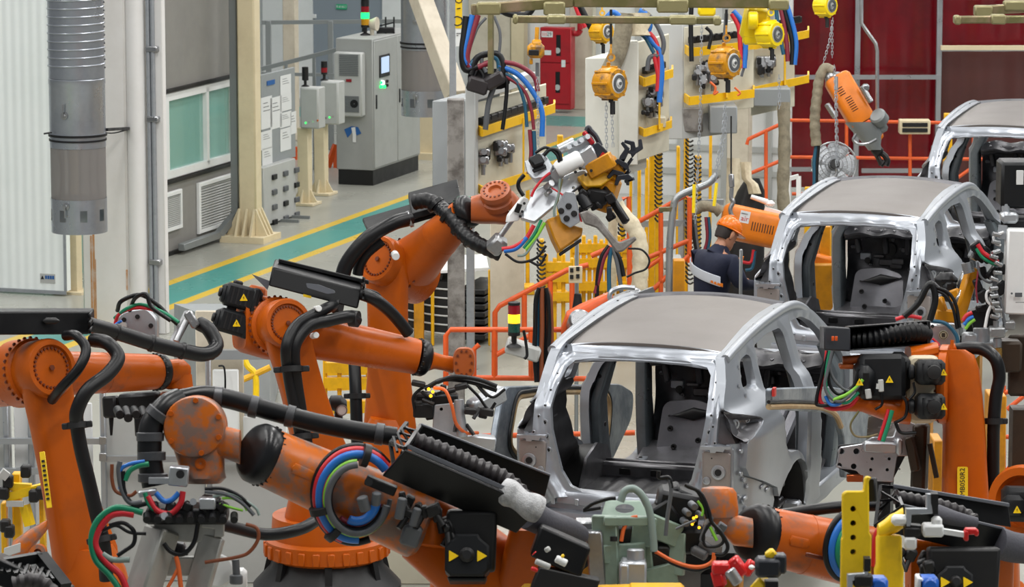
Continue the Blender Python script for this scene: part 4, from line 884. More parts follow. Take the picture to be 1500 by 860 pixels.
m_=MB();m_.box(L(-1.04,1.35,.62),(.06,.14,.3),LINE,.02);m_.box(L(-1.04,1.5,.78),(.06,.08,.1),LINE,.01);part('clamp_bracket',m_,MT['dirty'],rm,'dirty brown clamp bracket')
# ---------------------------------------------------------------- robot 3, reaching up behind robot 2 with the big gripper
def jaw(mb,c,x,y,z,s=1.0):
 mb.prism(rnd([(0,0),(.05*s,.0),(.10*s,.06*s),(.07*s,.12*s),(.05*s,.11*s),(.065*s,.065*s),(.02*s,.03*s)],.008),.04*s,MX(c,x,y,z),(),.004)
def robot_back():
 d=28.0;E=P(566,385,d);Sh=P(572,640,d+.2);f=(P(728,290,d-.5)-P(566,392,d)).normalized();ax=D(-.55,.3,.78);ax=(ax-f*ax.dot(f)).normalized()
 t=thing('welding_robot','orange robot reaching up behind the others, holding the large yellow and steel gripper','robot',V((Sh.x,Sh.y,0)),'orange welding robots')
 pedestal(t,Sh);O=MT['orange']
 arm_link(t,Sh,E,ax,.22,.19,.08,O);disc(t,'elbow_disc',E+ax*.12,ax,.19,.22,O,MT['boltd'])
 m=MB();m.rev(E-ax*.1,-ax,[(0,.18),(.02,.22),(.3,.22),(.32,.2)],36);h=part('elbow_housing',m,O,t);m=MB();bolts(m,E-ax*.12,-ax,.225,26,.013,.014);part('bolt_ring',m,MT['boltd'],h)
 A=E-ax*.26-f*.1;B=P(681,312,d-.35);cylarm(t,A,B,.22,.12,O);band(t,B,f,.125,.08)
 m=MB();m.cyl(P(578,372,d-.28),P(580,376,d-.36),.03,12,ch=.004);part('white_plug',m,MT['white'],t,'white plug')
 m=MB();q=lambda x,y,e=0: P(x,y,d-.45+e)
 m.loft([(q(690,307),UP*.10,FW*.1,3),(q(704,306),UP*.115,FW*.12,3),(q(726,312),UP*.085,FW*.12,3),(q(742,318),UP*.06,FW*.10,3),(q(750,318),UP*.03,FW*.07,3)],24)
 m.loft([(q(742,280),RT*.05,FW*.09,3),(q(750,290,-.03),RT*.055,FW*.10,3),(q(754,304,-.05),RT*.055,FW*.09,3),(q(757,316,-.06),RT*.03,FW*.07,3)],18)
 w=part('wrist',m,MT['salmon'],t)
 m=MB();c=q(727,286,-.12);zx=D(-.2,.72,.66);m.rev(c-zx*.1,zx,[(0,.09),(.01,.12),(.06,.12),(.07,.105),(.10,.105),(.11,.12),(.15,.115),(.16,.09),(.16,.05),(.14,.04),(.14,.001)],36);wd=part('wrist_disc',m,MT['salmon'],t);m=MB();bolts(m,c+zx*.05,zx,.085,16,.009,.016);part('bolt_ring',m,MT['boltd'],wd)
 R_=MT['rubber']
 a=f*.75;tr=pbox(t,'cable_tray',P(541,347,d+.1),P(640,318,d)-P(541,347,d+.1),P(531,325,d+.5)-P(541,347,d+.1),UP*.03,MT['tray'],.006,'dark cable tray plate')
 pbox(tr,'tray_lid',P(603,322,d-.02),P(676,302,d-.1)-P(603,322,d-.02),P(598,291,d+.4)-P(603,322,d-.02),UP*.05,MT['tray'],.006)
 hose('hose',t,[(500,412,d-.3),(507,388,d-.32),(524,364,d-.35),(545,344,d-.35),(575,327,d-.3),(600,320,d-.2)],d,11,R_);hose('hose',t,[(524,402,d-.2),(527,388,d-.22),(538,370,d-.25),(560,352,d-.25)],d,8,R_)
 m=MB();m.rev(P(600,321,d-.2),D(.9,.3,.1),[(-.01,.058),(-.01,.066),(.015,.066),(.015,.058)],20);part('hose_band',m,MT['steel'],t)
 hose('conduit',t,[(608,296,d-.1),(626,294,d-.15),(642,302,d-.2),(664,322,d-.4),(678,341,d-.5),(697,356,d-.6),(724,368,d-.65),(734,372,d-.65)],d,11.5,R_,corr=.05,pitch=.05)
 for q in((638,300,.2),(656,315,.35),(672,333,.45),(690,351,.55)):
  m=MB();m.rev(P(q[0],q[1],d-q[2]),D(.7,-.7,.2),[(-.02,.055),(-.015,.075),(.015,.075),(.02,.055)],20);part('conduit_collar',m,R_,t)
 hose('thin_cables',t,[(664,296,d-.1),(676,288,d-.1),(690,290,d-.2)],d,2,MT['greenh'])
 hose('lower_hose',t,[(519,470,d+.1),(519,520,d-.1),(521,575,d-.2),(523,640,d-.2),(525,700,d-.2)],d,9,R_);clamp(t,P(523,580,d-.2),D(.02,-1,0),.05)
 # big gripper
 d-=.75
 def pl(pts,dd,th,b=.006,holes=(),tilt=V((0,0,0))):
  """plate outlined in pixels, standing at its own depth"""
  n=(-FW+tilt).normalized();x,y,z=basis(n,RT);c=P(sum(p[0]for p in pts)/len(pts),sum(p[1]for p in pts)/len(pts),dd);q=[]
  for p in pts: w_=PL(p[0],p[1],c,n)-c;q.append((w_.dot(x),w_.dot(y)))
  hs=[]
  for(hx,hy,hr)in holes: w_=PL(hx,hy,c,n)-c;hs.append(circ(w_.dot(x),w_.dot(y),hr/S(dd),14))
  m=MB();m.prism(rnd(q,.012,3),th,MX(c,x,y,z),hs,b);return m
 g=part('gripper_plate',pl([(762,321),(783,327),(812,303),(852,272),(866,262),(856,250),(838,254),(785,279),(772,300)],d,.05,holes=[(833,263,2.5),(840,277,2.5)],tilt=V((0,.0,.4))),MT['alu'],t)
 mm=pl([(744,315),(765,288),(773,292),(772,305),(757,324),(742,326)],d-.05,.06,tilt=V((.4,0,0)));part('mount_plate',mm,MT['white'],t)
 m=MB();q=P(759,305,d-.12);m.box(q,(.04,.02,.07),MX(V(),*basis(D(.3,.8,.2))),.004)
 for p in((768,298),(765,310),(762,317)): m.cyl(P(*p,d-.08),P(*p,d-.13),.011,8)
 part('plate_bolts',m,MT['blackish'],t)
 m=pl([(772,313),(781,306),(783,309),(774,322)],d-.06,.008,0,tilt=V((0,0,.4)));part('white_label',m,MT['paper'],t)
 m=pl([(815,300),(828,280),(842,282),(848,310),(850,325),(835,334),(822,325)],d-.1,.1);k4=part('four_hole_block',m,MT['alu'],t,'aluminium block with four dark bolts')
 m=MB()
 for p in((833,302),(822,309),(841,313),(830,320)): m.cyl(P(*p,d-.14),P(*p,d-.17),.024,16,ch=.005)
 part('block_bolts',m,MT['blackish'],k4)
 m=MB();a,b=P(820,247,d-.1),P(848,232,d-.1);z=(b-a).normalized();m.rev(a,z,[(-.03,.05),(0,.065),((b-a).length,.065),((b-a).length+.02,.05)],24);cy=part('air_cylinder',m,MT['white'],t,'white air cylinder')
 m=MB();m.bar(P(846,238,d-.05),P(872,222,d-.05),.12,.14,None,.015);m.bar(P(832,225,d),P(868,206,d),.07,.07,None,.01);m.bar(P(820,250,d-.05),P(808,262,d-.05),.08,.1,None,.01);m.cyl(P(818,220,d),P(842,208,d),.04,16,ch=.006)
 for k in range(4): m.cyl(P(830+9*k,217-5*k,d-.05),P(834+9*k,215-5*k,d-.12),.02,10)
 part('cylinder_body',m,MT['alu'],t)
 m=pl([(770,240),(798,226),(812,246),(806,262),(784,266),(774,256)],d-.05,.12,tilt=V((-.2,0,.3)));vb=part('junction_box',m,MT['alu'],t,'grey junction box with a dark plug')
 m=MB();m.box(P(786,236,d-.16),(.1,.09,.055),MX(V(),*basis(D(.2,.5,1),D(.85,.4,-.2))),.012);m.box(P(790,247,d-.15),(.11,.03,.02),MX(V(),*basis(D(.2,.5,1),D(.85,.4,-.2))),.004);part('junction_plug',m,MT['charcoal'],vb)
 m=pl([(845,262),(872,250),(884,238),(900,246),(898,262),(880,275),(858,276)],d+.0,.1,tilt=V((0,0,.3)));ya=part('yellow_bracket',m,MT['yellow'],t)
 m=MB();m.bar(P(862,252,d-.05),P(898,232,d-.1),.1,.12,None,.01);m.bar(P(886,232,d),P(908,262,d+.05),.16,.13,None,.02);m.bar(P(896,262,d+.05),P(882,308,d+.1),.18,.14,None,.02);part('yellow_jaw_arm',m,MT['amber'],t)
 m=MB()
 for p in((843,252),(850,247),(858,256),(866,250)): m.cyl(P(*p,d-.12),P(*p,d-.16),.012,10)
 part('bracket_bolts',m,MT['blackish'],ya)
 m=pl([(799,324),(818,316),(832,330),(852,336),(850,348),(818,370),(808,350)],d-.02,.12,.012,tilt=V((.2,0,.2)));part('amber_shield',m,MT['amber'],t)
 m=pl([(818,371),(851,349),(852,354),(820,376)],d-.04,.08);part('shield_edge',m,MT['blackish'],t)
 hk=rnd([(848,312),(860,308),(874,316),(884,328),(897,345),(907,355),(930,346),(933,351),(912,369),(903,370),(890,352),(874,334),(856,328)],3)
 m=pl(hk,d-.15,.07,.012);part('claw_arm',m,MT['dirty'],t,'brown steel claw arm')
 m=MB();m.bar(P(885,275,d),P(918,326,d-.1),.05,.06,None,.01);m.bar(P(860,285,d),P(890,290,d),.12,.12,None,.02);m.cyl(P(850,285,d-.1),P(862,305,d-.12),.045,16,ch=.008)
 rr=random.Random(11)
 for k in range(14): q=P(rr.uniform(845,895),rr.uniform(272,318),d+rr.uniform(-.12,.1));m.box(q,(rr.uniform(.03,.09),.06,rr.uniform(.03,.09)),M.Rotation(rr.uniform(-1,1),4,'Y'),.008)
 part('dark_linkage',m,MT['dark'],t)
 for k,(px,py,a)in enumerate(((906,236,.3),(918,224,-.3),(926,232,.9),(922,250,1.8),(928,262,2.4),(918,262,2.0))):
  m=MB();x=D(math.cos(a),math.sin(a),.1);y=D(-math.sin(a),math.cos(a),0);jaw(m,P(px,py,d-.05),x,y,x.cross(y),1.1);m.bar(P(px,py,d-.05),P(900+4*k,250+4*k,d),.022);part('pincer',m,MT['navy'],t,'dark pincer')
 m=pl([(866,214),(876,208),(890,222),(888,238),(874,236)],d-.05,.1);m.bar(P(858,194,d),P(866,210,d),.05,.05);m.tube(pp([(859,192),(862,187),(866,192),(873,200),(880,214)],d-.02),.02,8);part('hook',m,MT['navy'],t,'dark hook')
 m=MB();m.bar(P(855,193,d-.06),P(869,211,d-.06),.05,.03,None,.006);m.bar(P(885,224,d-.1),P(880,232,d-.1),.03,.03);part('red_lever',m,MT['red'],t,'red lever')
 # cables on the gripper
 for k,(pts,r,mm)in enumerate(([([(806,253),(795,262),(784,276),(778,288)],2,'redh'),([(735,365),(752,362),(770,350),(782,330)],3.2,'redh'),([(738,368),(756,364),(772,348)],3.4,'blueh'),([(770,366),(785,348),(798,326)],2.6,'lime'),([(767,364),(782,344),(793,322)],2.4,'greenh'),([(758,375),(770,372),(785,350),(796,330)],2,'sagehose'),([(767,287),(760,276),(760,266),(768,256)],3,'rubber'),([(796,228),(806,219),(818,222),(822,236)],3,'rubber'),([(784,224),(800,216),(815,226),(820,240)],2.2,'rubber'),([(820,262),(818,285),(812,305),(812,318)],1.8,'sagehose'),([(808,275),(830,290),(845,308),(852,325)],1.3,'redh'),([(824,262),(816,300)],1.2,'olive'),([(740,372),(760,384),(785,378),(800,360)],2.0,'rubber'),([(775,382),(790,388),(800,372)],2.0,'rubber')])):
  hose('gripper_cable',t,pts,d-.14,r,MT[mm])
 m=MB();m.cyl(P(730,350,d),P(752,319,d),.022,12);m.box(P(728,358,d),(.12,.12,.14),MX(V(),*basis(D(.6,.6,.3))),.02);m.cyl(P(800,275,d-.1),P(808,268,d-.16),.025,12);m.cyl(P(806,280,d-.1),P(800,285,d-.14),.02,12);part('hose_swivel',m,MT['steel'],t)
MT.update(navy=mat('navy_black_steel','23262E',.42,.2),sagehose=mat('grey_green_hose','7E8E88',.5))
# ---------------------------------------------------------------- robot 4, in front at the centre
def ring_cables(par,c,a,b,rad,specs):
 """bundle of looped cables around centre c, in the plane of a and b"""
 for k,(s,e,rr,m,off,r)in enumerate(specs):
  n=16;z=a.cross(b).normalized();pts=[c+a*math.cos(s+(e-s)*i/n)*rad*rr+b*math.sin(s+(e-s)*i/n)*rad*rr*1.18+z*off for i in range(n+1)]
  mb=MB();mb.tube(pts,r,10,2);part('looped_cable',mb,MT[m],par)
def front_robot(t,T,d,base_pt,worn,mirror=1):
 """wrist, forearm, motor and slanted tray seen from close above; T maps the pixel layout of the centre robot"""
 q=lambda x,y,dd=0.0: P(*T(x,y),d+dd)
 f=(q(560,742,.5)-q(372,662,0)).normalized();k=S(19.0)/S(d)*T.k
 O=MT['orange'];B=q(388,668,.02)
 A_=q(620,770,.2);mb=MB();cylarm(t,A_,B,.19*k,.155*k,worn);band(t,B+f*.0,-f,.155*k,.095*k,'wrist_band',26)
 W=q(286,625,-.05);m=MB();m.loft([(q(352,655,.0),UP*.09*k,FW*.1*k,3),(q(330,648,0),UP*.085*k,FW*.1*k,3),(q(310,640,0),UP*.12*k,FW*.1*k,3)],24);part('wrist_neck',m,worn,t)
 return q,f,k,O,B,W
class TF:
 def __init__(s,ox=0,oy=0,k=1.0,cx=0,cy=0): s.o=(ox,oy);s.k=k;s.c=(cx,cy)
 def __call__(s,x,y): return(s.c[0]+(x-s.c[0])*s.k+s.o[0],s.c[1]+(y-s.c[1])*s.k+s.o[1])
def robot_front():
 d=19.0;T=TF();base=P(700,1010,d+1.0)
 t=thing('welding_robot','orange welding robot with a worn grey round wrist and a big loop of coloured cables','robot',V((base.x,base.y,0)),'orange welding robots')
 OW=MT['orange_worn'];q,f,k,O,B,W=front_robot(t,T,d,base,OW);R_=MT['rubber']
 m=MB();m.rev(W+FW*.14,-FW,[(0,.15),(.03,.162),(.2,.162),(.225,.155),(.23,.14),(.23,.001)],44)
 m.loft([(q(290,640,0),RT*.15,FW*.11,3),(q(294,672,0),RT*.125,FW*.11,3),(q(297,690,0),RT*.115,FW*.11,3),(q(298,700,0),RT*.12,FW*.12,2),(q(298,708,0),RT*.09,FW*.1,2)],28);w=part('wrist',m,OW,t,'worn round wrist')
 m=MB();
 for a in(.4,1.5,2.6,3.7,5.0,5.9): m.rev(W-FW*.085+(RT*math.cos(a)+UP*math.sin(a))*.14,-FW,[(0,.016),(.012,.014),(.012,.001)],10)
 m.rev(q(294,679,-.1),-FW,[(0,.03),(.016,.03),(.016,.015),(.006,.001)],14);part('wrist_bolts',m,O,w)
 # conduit from the wrist back to the tray
 def cond(pts,r0,collars):
  hose('conduit',t,pts,d,r0,R_,n=16)
  for(x,y,dx,dy,r,dd)in collars: m=MB();z=D(dx,-dy,0);rr=r/S(d);m.rev(q(x,y,dd)-z*.025,z,[(0,rr*.93),(.005,rr*1.1),(.045,rr*1.1),(.05,rr*.93)],24);part('conduit_collar',m,MT['collar'],t)
 cond([(226,712,d-.1),(221,685,d-.1),(219,655,d-.1),(223,622,d-.08),(242,597,d-.05),(262,586,d+.02)],18,[(222,668,0,1,19,-.1),(220,640,0,1,18.5,-.1),(232,608,.6,-.8,18,-.08),(224,700,0,1,20,-.1)])
 cond([(262,585,d+.1),(300,579,d+.12),(340,586,d+.12),(400,603,d+.12),(460,619,d+.12),(520,631,d+.12),(580,640,d+.14)],14.5,[(320,582,1,.1,14.6,.12),(372,596,1,.25,15,.12),(425,610,1,.25,15,.12),(556,636,1,.15,15,.13)])
 # tray, its flexible hose and wrapped end
 o=q(561,694,-.15);a=q(757,778,.0)-o;b=q(594,668,.25)-o;c=q(594,657,-.28)-o
 wall=pbox(t,'cable_tray',o,a,c,(c.cross(a)).normalized()*-.02,MT['tray'],.005,'black slanted cable tray')
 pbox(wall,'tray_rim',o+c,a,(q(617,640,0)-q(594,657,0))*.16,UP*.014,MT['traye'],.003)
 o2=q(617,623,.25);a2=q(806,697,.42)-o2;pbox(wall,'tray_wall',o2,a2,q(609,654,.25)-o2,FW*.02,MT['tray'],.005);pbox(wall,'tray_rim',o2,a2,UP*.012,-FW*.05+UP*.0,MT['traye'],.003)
 fl=q(585,690,.1);pbox(wall,'tray_floor',q(594,672,-.1),q(770,745,.1)-q(594,672,-.1),q(609,652,.25)-q(594,672,-.1),UP*-.015,MT['tray'],.004)
 m=MB();
 for i in range(5):
  x0,x1=590+0,617;p0,p1=q(588+i*3,664-i*5,-.2+.1*i),q(592+i*6,652-i*7,-.2+.1*i);m.bar(p0,q(612,628+2*i,.15),.012);m.bar(q(574+i*4,684-i*5,-.15+.06*i),q(600+i*4,652-i*6,-.15+.08*i),.012)
 m.bar(q(594,657,-.28),q(617,623,.25),.02);m.bar(q(572,650,.0),q(596,620,.3),.02);m.bar(q(572,650,0),q(578,690,-.1),.02);m.bar(q(572,650,0),q(594,657,-.25),.016)
 for i in range(4): m.bar(q(574+6*i,648-7*i,.06*i),q(588+7*i,655-8*i,-.2+.1*i),.012);m.bar(q(576+6*i,640-5*i,.06*i),q(582+8*i,662-8*i,-.2+.1*i),.012)
 part('end_cage',m,MT['tray'],wall)
 hose('flexible_hose',t,[(606,645,d+.05),(650,662,d+.07),(700,684,d+.1),(735,700,d+.12),(760,720,d+.1),(772,738,d+.05)],d,13,MT['hosedark'],corr=.13,pitch=.042,n=18)
 m=MB();m.tube([q(736,718,-.1),q(752,726,-.12),(q(770,738,-.14)),q(790,748,-.12)],lambda s: .068+.008*math.sin(s*9),16);part('wrapped_end',m,MT['whitemesh'],t,'white mesh wrapping')
 m=MB();m.tube([q(772,752,.0),q(800,766,.1),q(830,775,.2),q(850,785,.3)],lambda s: .085-.03*s,16);part('grey_sleeve',m,MT['sleeveg'],t,'grey cloth sleeve')
 m=MB();n_=c.cross(a).normalized();n_=n_ if n_.dot(FW)<0 else-n_;cc=o+a*.52+c*.45+n_*.003;m.rev(cc,n_,[(0,.035),(.006,.035),(.006,.026),(.001,.001)],20);part('tray_hole',m,MT['orange_worn'],wall)
 # lower arm and motor
 m=MB();m.loft([(q(590,755,.35),UP*.22,FW*.18,4),(q(640,790,.4),UP*.26,FW*.2,4),(q(700,830,.5),UP*.28,FW*.22,4),(q(760,880,.6),UP*.3,FW*.22,4)],28);part('elbow_housing',m,O,t)
 m=MB();m.loft([(q(790,775,.35),RT*.16,FW*.14,4),(q(775,850,.45),RT*.18,FW*.15,4),(q(740,960,.9),RT*.22,FW*.2,4)],24);part('link_arm',m,O,t)
 m=MB();m.cyl(q(636,765,.12),q(632,800,.1),.09,20,r2=.08);part('cast_boss',m,O,t)
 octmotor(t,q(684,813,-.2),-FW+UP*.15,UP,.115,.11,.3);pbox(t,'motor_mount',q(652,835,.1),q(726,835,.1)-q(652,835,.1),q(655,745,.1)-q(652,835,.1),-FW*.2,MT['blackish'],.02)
 zt=base;m=MB();pedestal(t,V((base.x,base.y,1.0)))
 m=MB();m.loft([(V((base.x,base.y,1.0)),RT*.3,V((0,.3,0)),3),(V((base.x,base.y,1.9)),RT*.26,V((0,.25,0)),3),(q(740,960,.9),RT*.24,FW*.22,3)],24);part('shoulder',m,O,t)
 m=MB();rr=random.Random(8)
 for i in range(16): p=q(rr.uniform(535,700),0,0);x=rr.uniform(545,700);p=q(x,710+(x-545)*.38+rr.uniform(0,22),rr.uniform(-.15,.1));m.box(p,(rr.uniform(.03,.08),.06,rr.uniform(.03,.09)),M.Rotation(rr.uniform(-.6,.6),4,'Y'),.008);m.cyl(p,p+D(rr.uniform(-.6,.6),-.8,.3)*.1,.016,10)
 part('connector_strip',m,MT['blackish'],t)
 m=MB()
 for(x,y,x2,y2,r)in((530,728,536,748,.03),(552,722,550,740,.025),(590,730,584,760,.025),(612,745,604,770,.022)): m.cyl(q(x,y,-.22),q(x2,y2,-.2),r,12,ch=.004)
 m.box(q(602,784,-.1),(.1,.08,.11),M.Rotation(.3,4,'Y'),.012);part('grey_connectors',m,MT['hosegrey'],t)
 m=MB();m.bar(q(536,702,-.1),q(580,720,-.1),.06,.05,None,.006);m.cyl(q(540,706,-.2),q(540,706,-.25),.022,14);part('connector_plate',m,MT['blackish'],t)
 C=q(522,728,-.1);a1=D(.97,.1,-.15);b1=D(-.05,.97,.2);u=1/S(d)
 ring_cables(t,C,a1,b1,52*u,[(.6,5.0,1.18,'rubber',-.05,.02),(.6,4.7,1.04,'blueh',.0,.024),(.6,4.3,1.12,'redh',-.02,.022),(1.5,5.6,.90,'lime',.03,.013),(1.5,6.0,.84,'hosegrey',.05,.018),(1.9,6.1,.97,'hosegrey',-.02,.013),(2.2,5.9,.76,'rubber',.03,.012),(4.2,6.0,.55,'blueh',.04,.024),(4.0,5.9,.72,'winehose',-.05,.02),(2.4,4.4,.9,'redh',.02,.015)])
 for an in(1.25,3.35,4.0): m=MB();p=C+a1*math.cos(an)*54*u+b1*math.sin(an)*54*u*1.18;tt=(-a1*math.sin(an)+b1*math.cos(an)*1.18).normalized();m.rev(p-tt*.018,tt,[(0,.055),(0,.062),(.036,.062),(.036,.055)],18);part('cable_strap',m,MT['blackish'],t)
 hose('lower_hose',t,[(330,770,d+4.5),(390,783,d+4.3),(440,775,d+4.3),(470,758,d+4.5)],d+4.5,9,R_)
 # gun bracket held by the wrist
 L_=MT['frameg']
 m=MB();m.prism(rnd([(-.34,.04),(.02,.06),(.02,-.03),(-.02,-.07),(-.33,-.05)],.01),.12,MX(q(322,776,-.15),RT,UP,-FW),(),.008);m.bar(q(238,775,-.2),q(205,880,-.25),.16,.13,None,.012);m.bar(q(312,785,-.2),q(285,880,-.2),.05,.13,None,.008);m.bar(q(232,829,-.15),q(300,829,-.15),.05,.1,None,.006);m.prism(rnd([(-.02,.05),(.1,.04),(.1,-.05),(.05,-.05),(.05,-.01),(-.02,0)],.006),.05,MX(q(300,772,-.22),RT,UP,-FW),(),.004);part('gun_frame',m,L_,t,'pale grey gun frame')
 m=MB();m.box(q(275,752,-.2),(.42,.18,.085),None,.012);m.box(q(308,738,-.22),(.1,.1,.075),M.Rotation(.15,4,'Y'),.01)
 for i in range(9): m.cyl(q(215+16*i,754+4*(i%2),-.3),q(215+16*i,762,-.36),.02,10)
 for i in range(5): m.box(q(225+25*i,742,-.28),(.05,.05,.05),M.Rotation(.2*i,4,'Y'),.008)
 hd=part('valve_head',m,MT['dark'],t,'dark valve head')
 m=MB();m.box(q(304,737,-.3),(.085,.06,.06),None,.006);m.box(q(262,697,-.28),(.10,.07,.10),M.Rotation(.1,4,'Y'),.006);m.bar(q(218,704,-.25),q(248,704,-.25),.03,.03);m.bar(q(203,725,-.25),q(230,720,-.25),.035,.035,None,.006);m.cyl(q(283,735,-.33),q(283,735,-.38),.018,12);m.cyl(q(236,758,-.3),q(241,756,-.36),.02,12);fi=part('pale_fittings',m,MT['alu'],hd)
 m=MB();m.cyl(q(264,695,-.33),q(264,695,-.345),.022,14);part('fitting_bore',m,MT['blackish'],fi)
 for pts,r,mm in(([(209,751),(190,746),(166,745),(143,763),(134,790),(140,820),(160,842),(176,866),(184,890)],5,'greenh'),([(196,754),(178,752),(160,757),(144,778),(140,800),(156,824),(176,842),(186,866),(192,890)],5.2,'redh'),([(216,727),(230,748),(250,752),(264,738),(268,720)],4.5,'redh'),([(228,722),(240,734),(252,732),(262,722)],4,'blueh'),([(212,722),(220,742),(240,752),(252,750)],3.5,'greenh'),([(208,736),(190,736),(178,716),(174,688),(176,676)],4,'hosegrey'),([(214,738),(196,740),(182,720),(180,690)],3.5,'rubber'),([(200,720),(190,726),(170,720),(164,702),(164,680)],2.8,'browncable'),([(183,704),(190,690),(204,682),(218,680)],4,'greenh'),([(176,716),(176,690),(190,680),(212,676)],3,'blueh'),([(160,770),(180,766),(196,778),(196,796),(184,806),(172,814)],3.2,'rubber'),([(150,778),(170,770),(190,780),(214,782)],2.6,'rubber'),([(150,812),(165,820),(190,820)],4.5,'sagehose'),([(290,767),(284,795),(268,812),(250,808),(240,796)],3.4,'rubber'),([(258,815),(262,835),(266,870)],3.6,'orangeh'),([(262,830),(252,850),(240,870)],2.6,'orangeh'),([(300,720),(330,724),(352,735),(366,748),(372,755)],3,'hosegrey'),([(300,716),(326,716),(350,726),(368,742)],2.6,'rubber'),([(325,730),(340,730),(355,738),(362,748)],2,'lime'),([(322,738),(340,744),(356,748)],2,'lime'),([(312,728),(340,724),(372,742),(380,755)],2.2,'sagehose'),([(360,768),(376,774),(378,790),(366,808),(348,816),(300,824)],2.8,'browncable')):
  hose('gun_cable',t,pts,d-.3,r,MT[mm])
 m=MB();m.box(q(250,800,-.05),(.16,.1,.07),M.Rotation(.3,4,'Y'),.02);m.box(q(262,812,-.05),(.08,.1,.1),M.Rotation(.6,4,'Y'),.02);part('inner_actuator',m,MT['navy'],t)
 m=MB();m.cyl(q(318,836,.2),q(318,836,.05),.09,20,ch=.01);m.box(q(345,850,.2),(.12,.12,.12),None,.02);part('pale_housing',m,MT['white'],t)
 m=MB();m.cyl(q(345,820,0),q(347,850,0),.02,10);m.cyl(q(346,842,0),q(346,856,0),.035,12,ch=.006);part('ball_joint',m,MT['hosegrey'],t)
MT.update(collar=mat('worn_grey_collar','4A4B4E',.4,.2,dirt='1E1F22',amt=.6,sc=8),hosedark=mat('dark_corrugated_hose','2A2628',.45),sleeveg=mat('grey_cloth_sleeve','4A4A52',.7,bump=.3,bsc=60),frameg=mat('pale_gun_frame','A9A9A4',.45,.4,dirt='77756E',amt=.5,sc=4),winehose=mat('wine_hose','7A2030',.45),browncable=mat('brown_cable','7A3E1E',.5))
robot_back();robot_front()
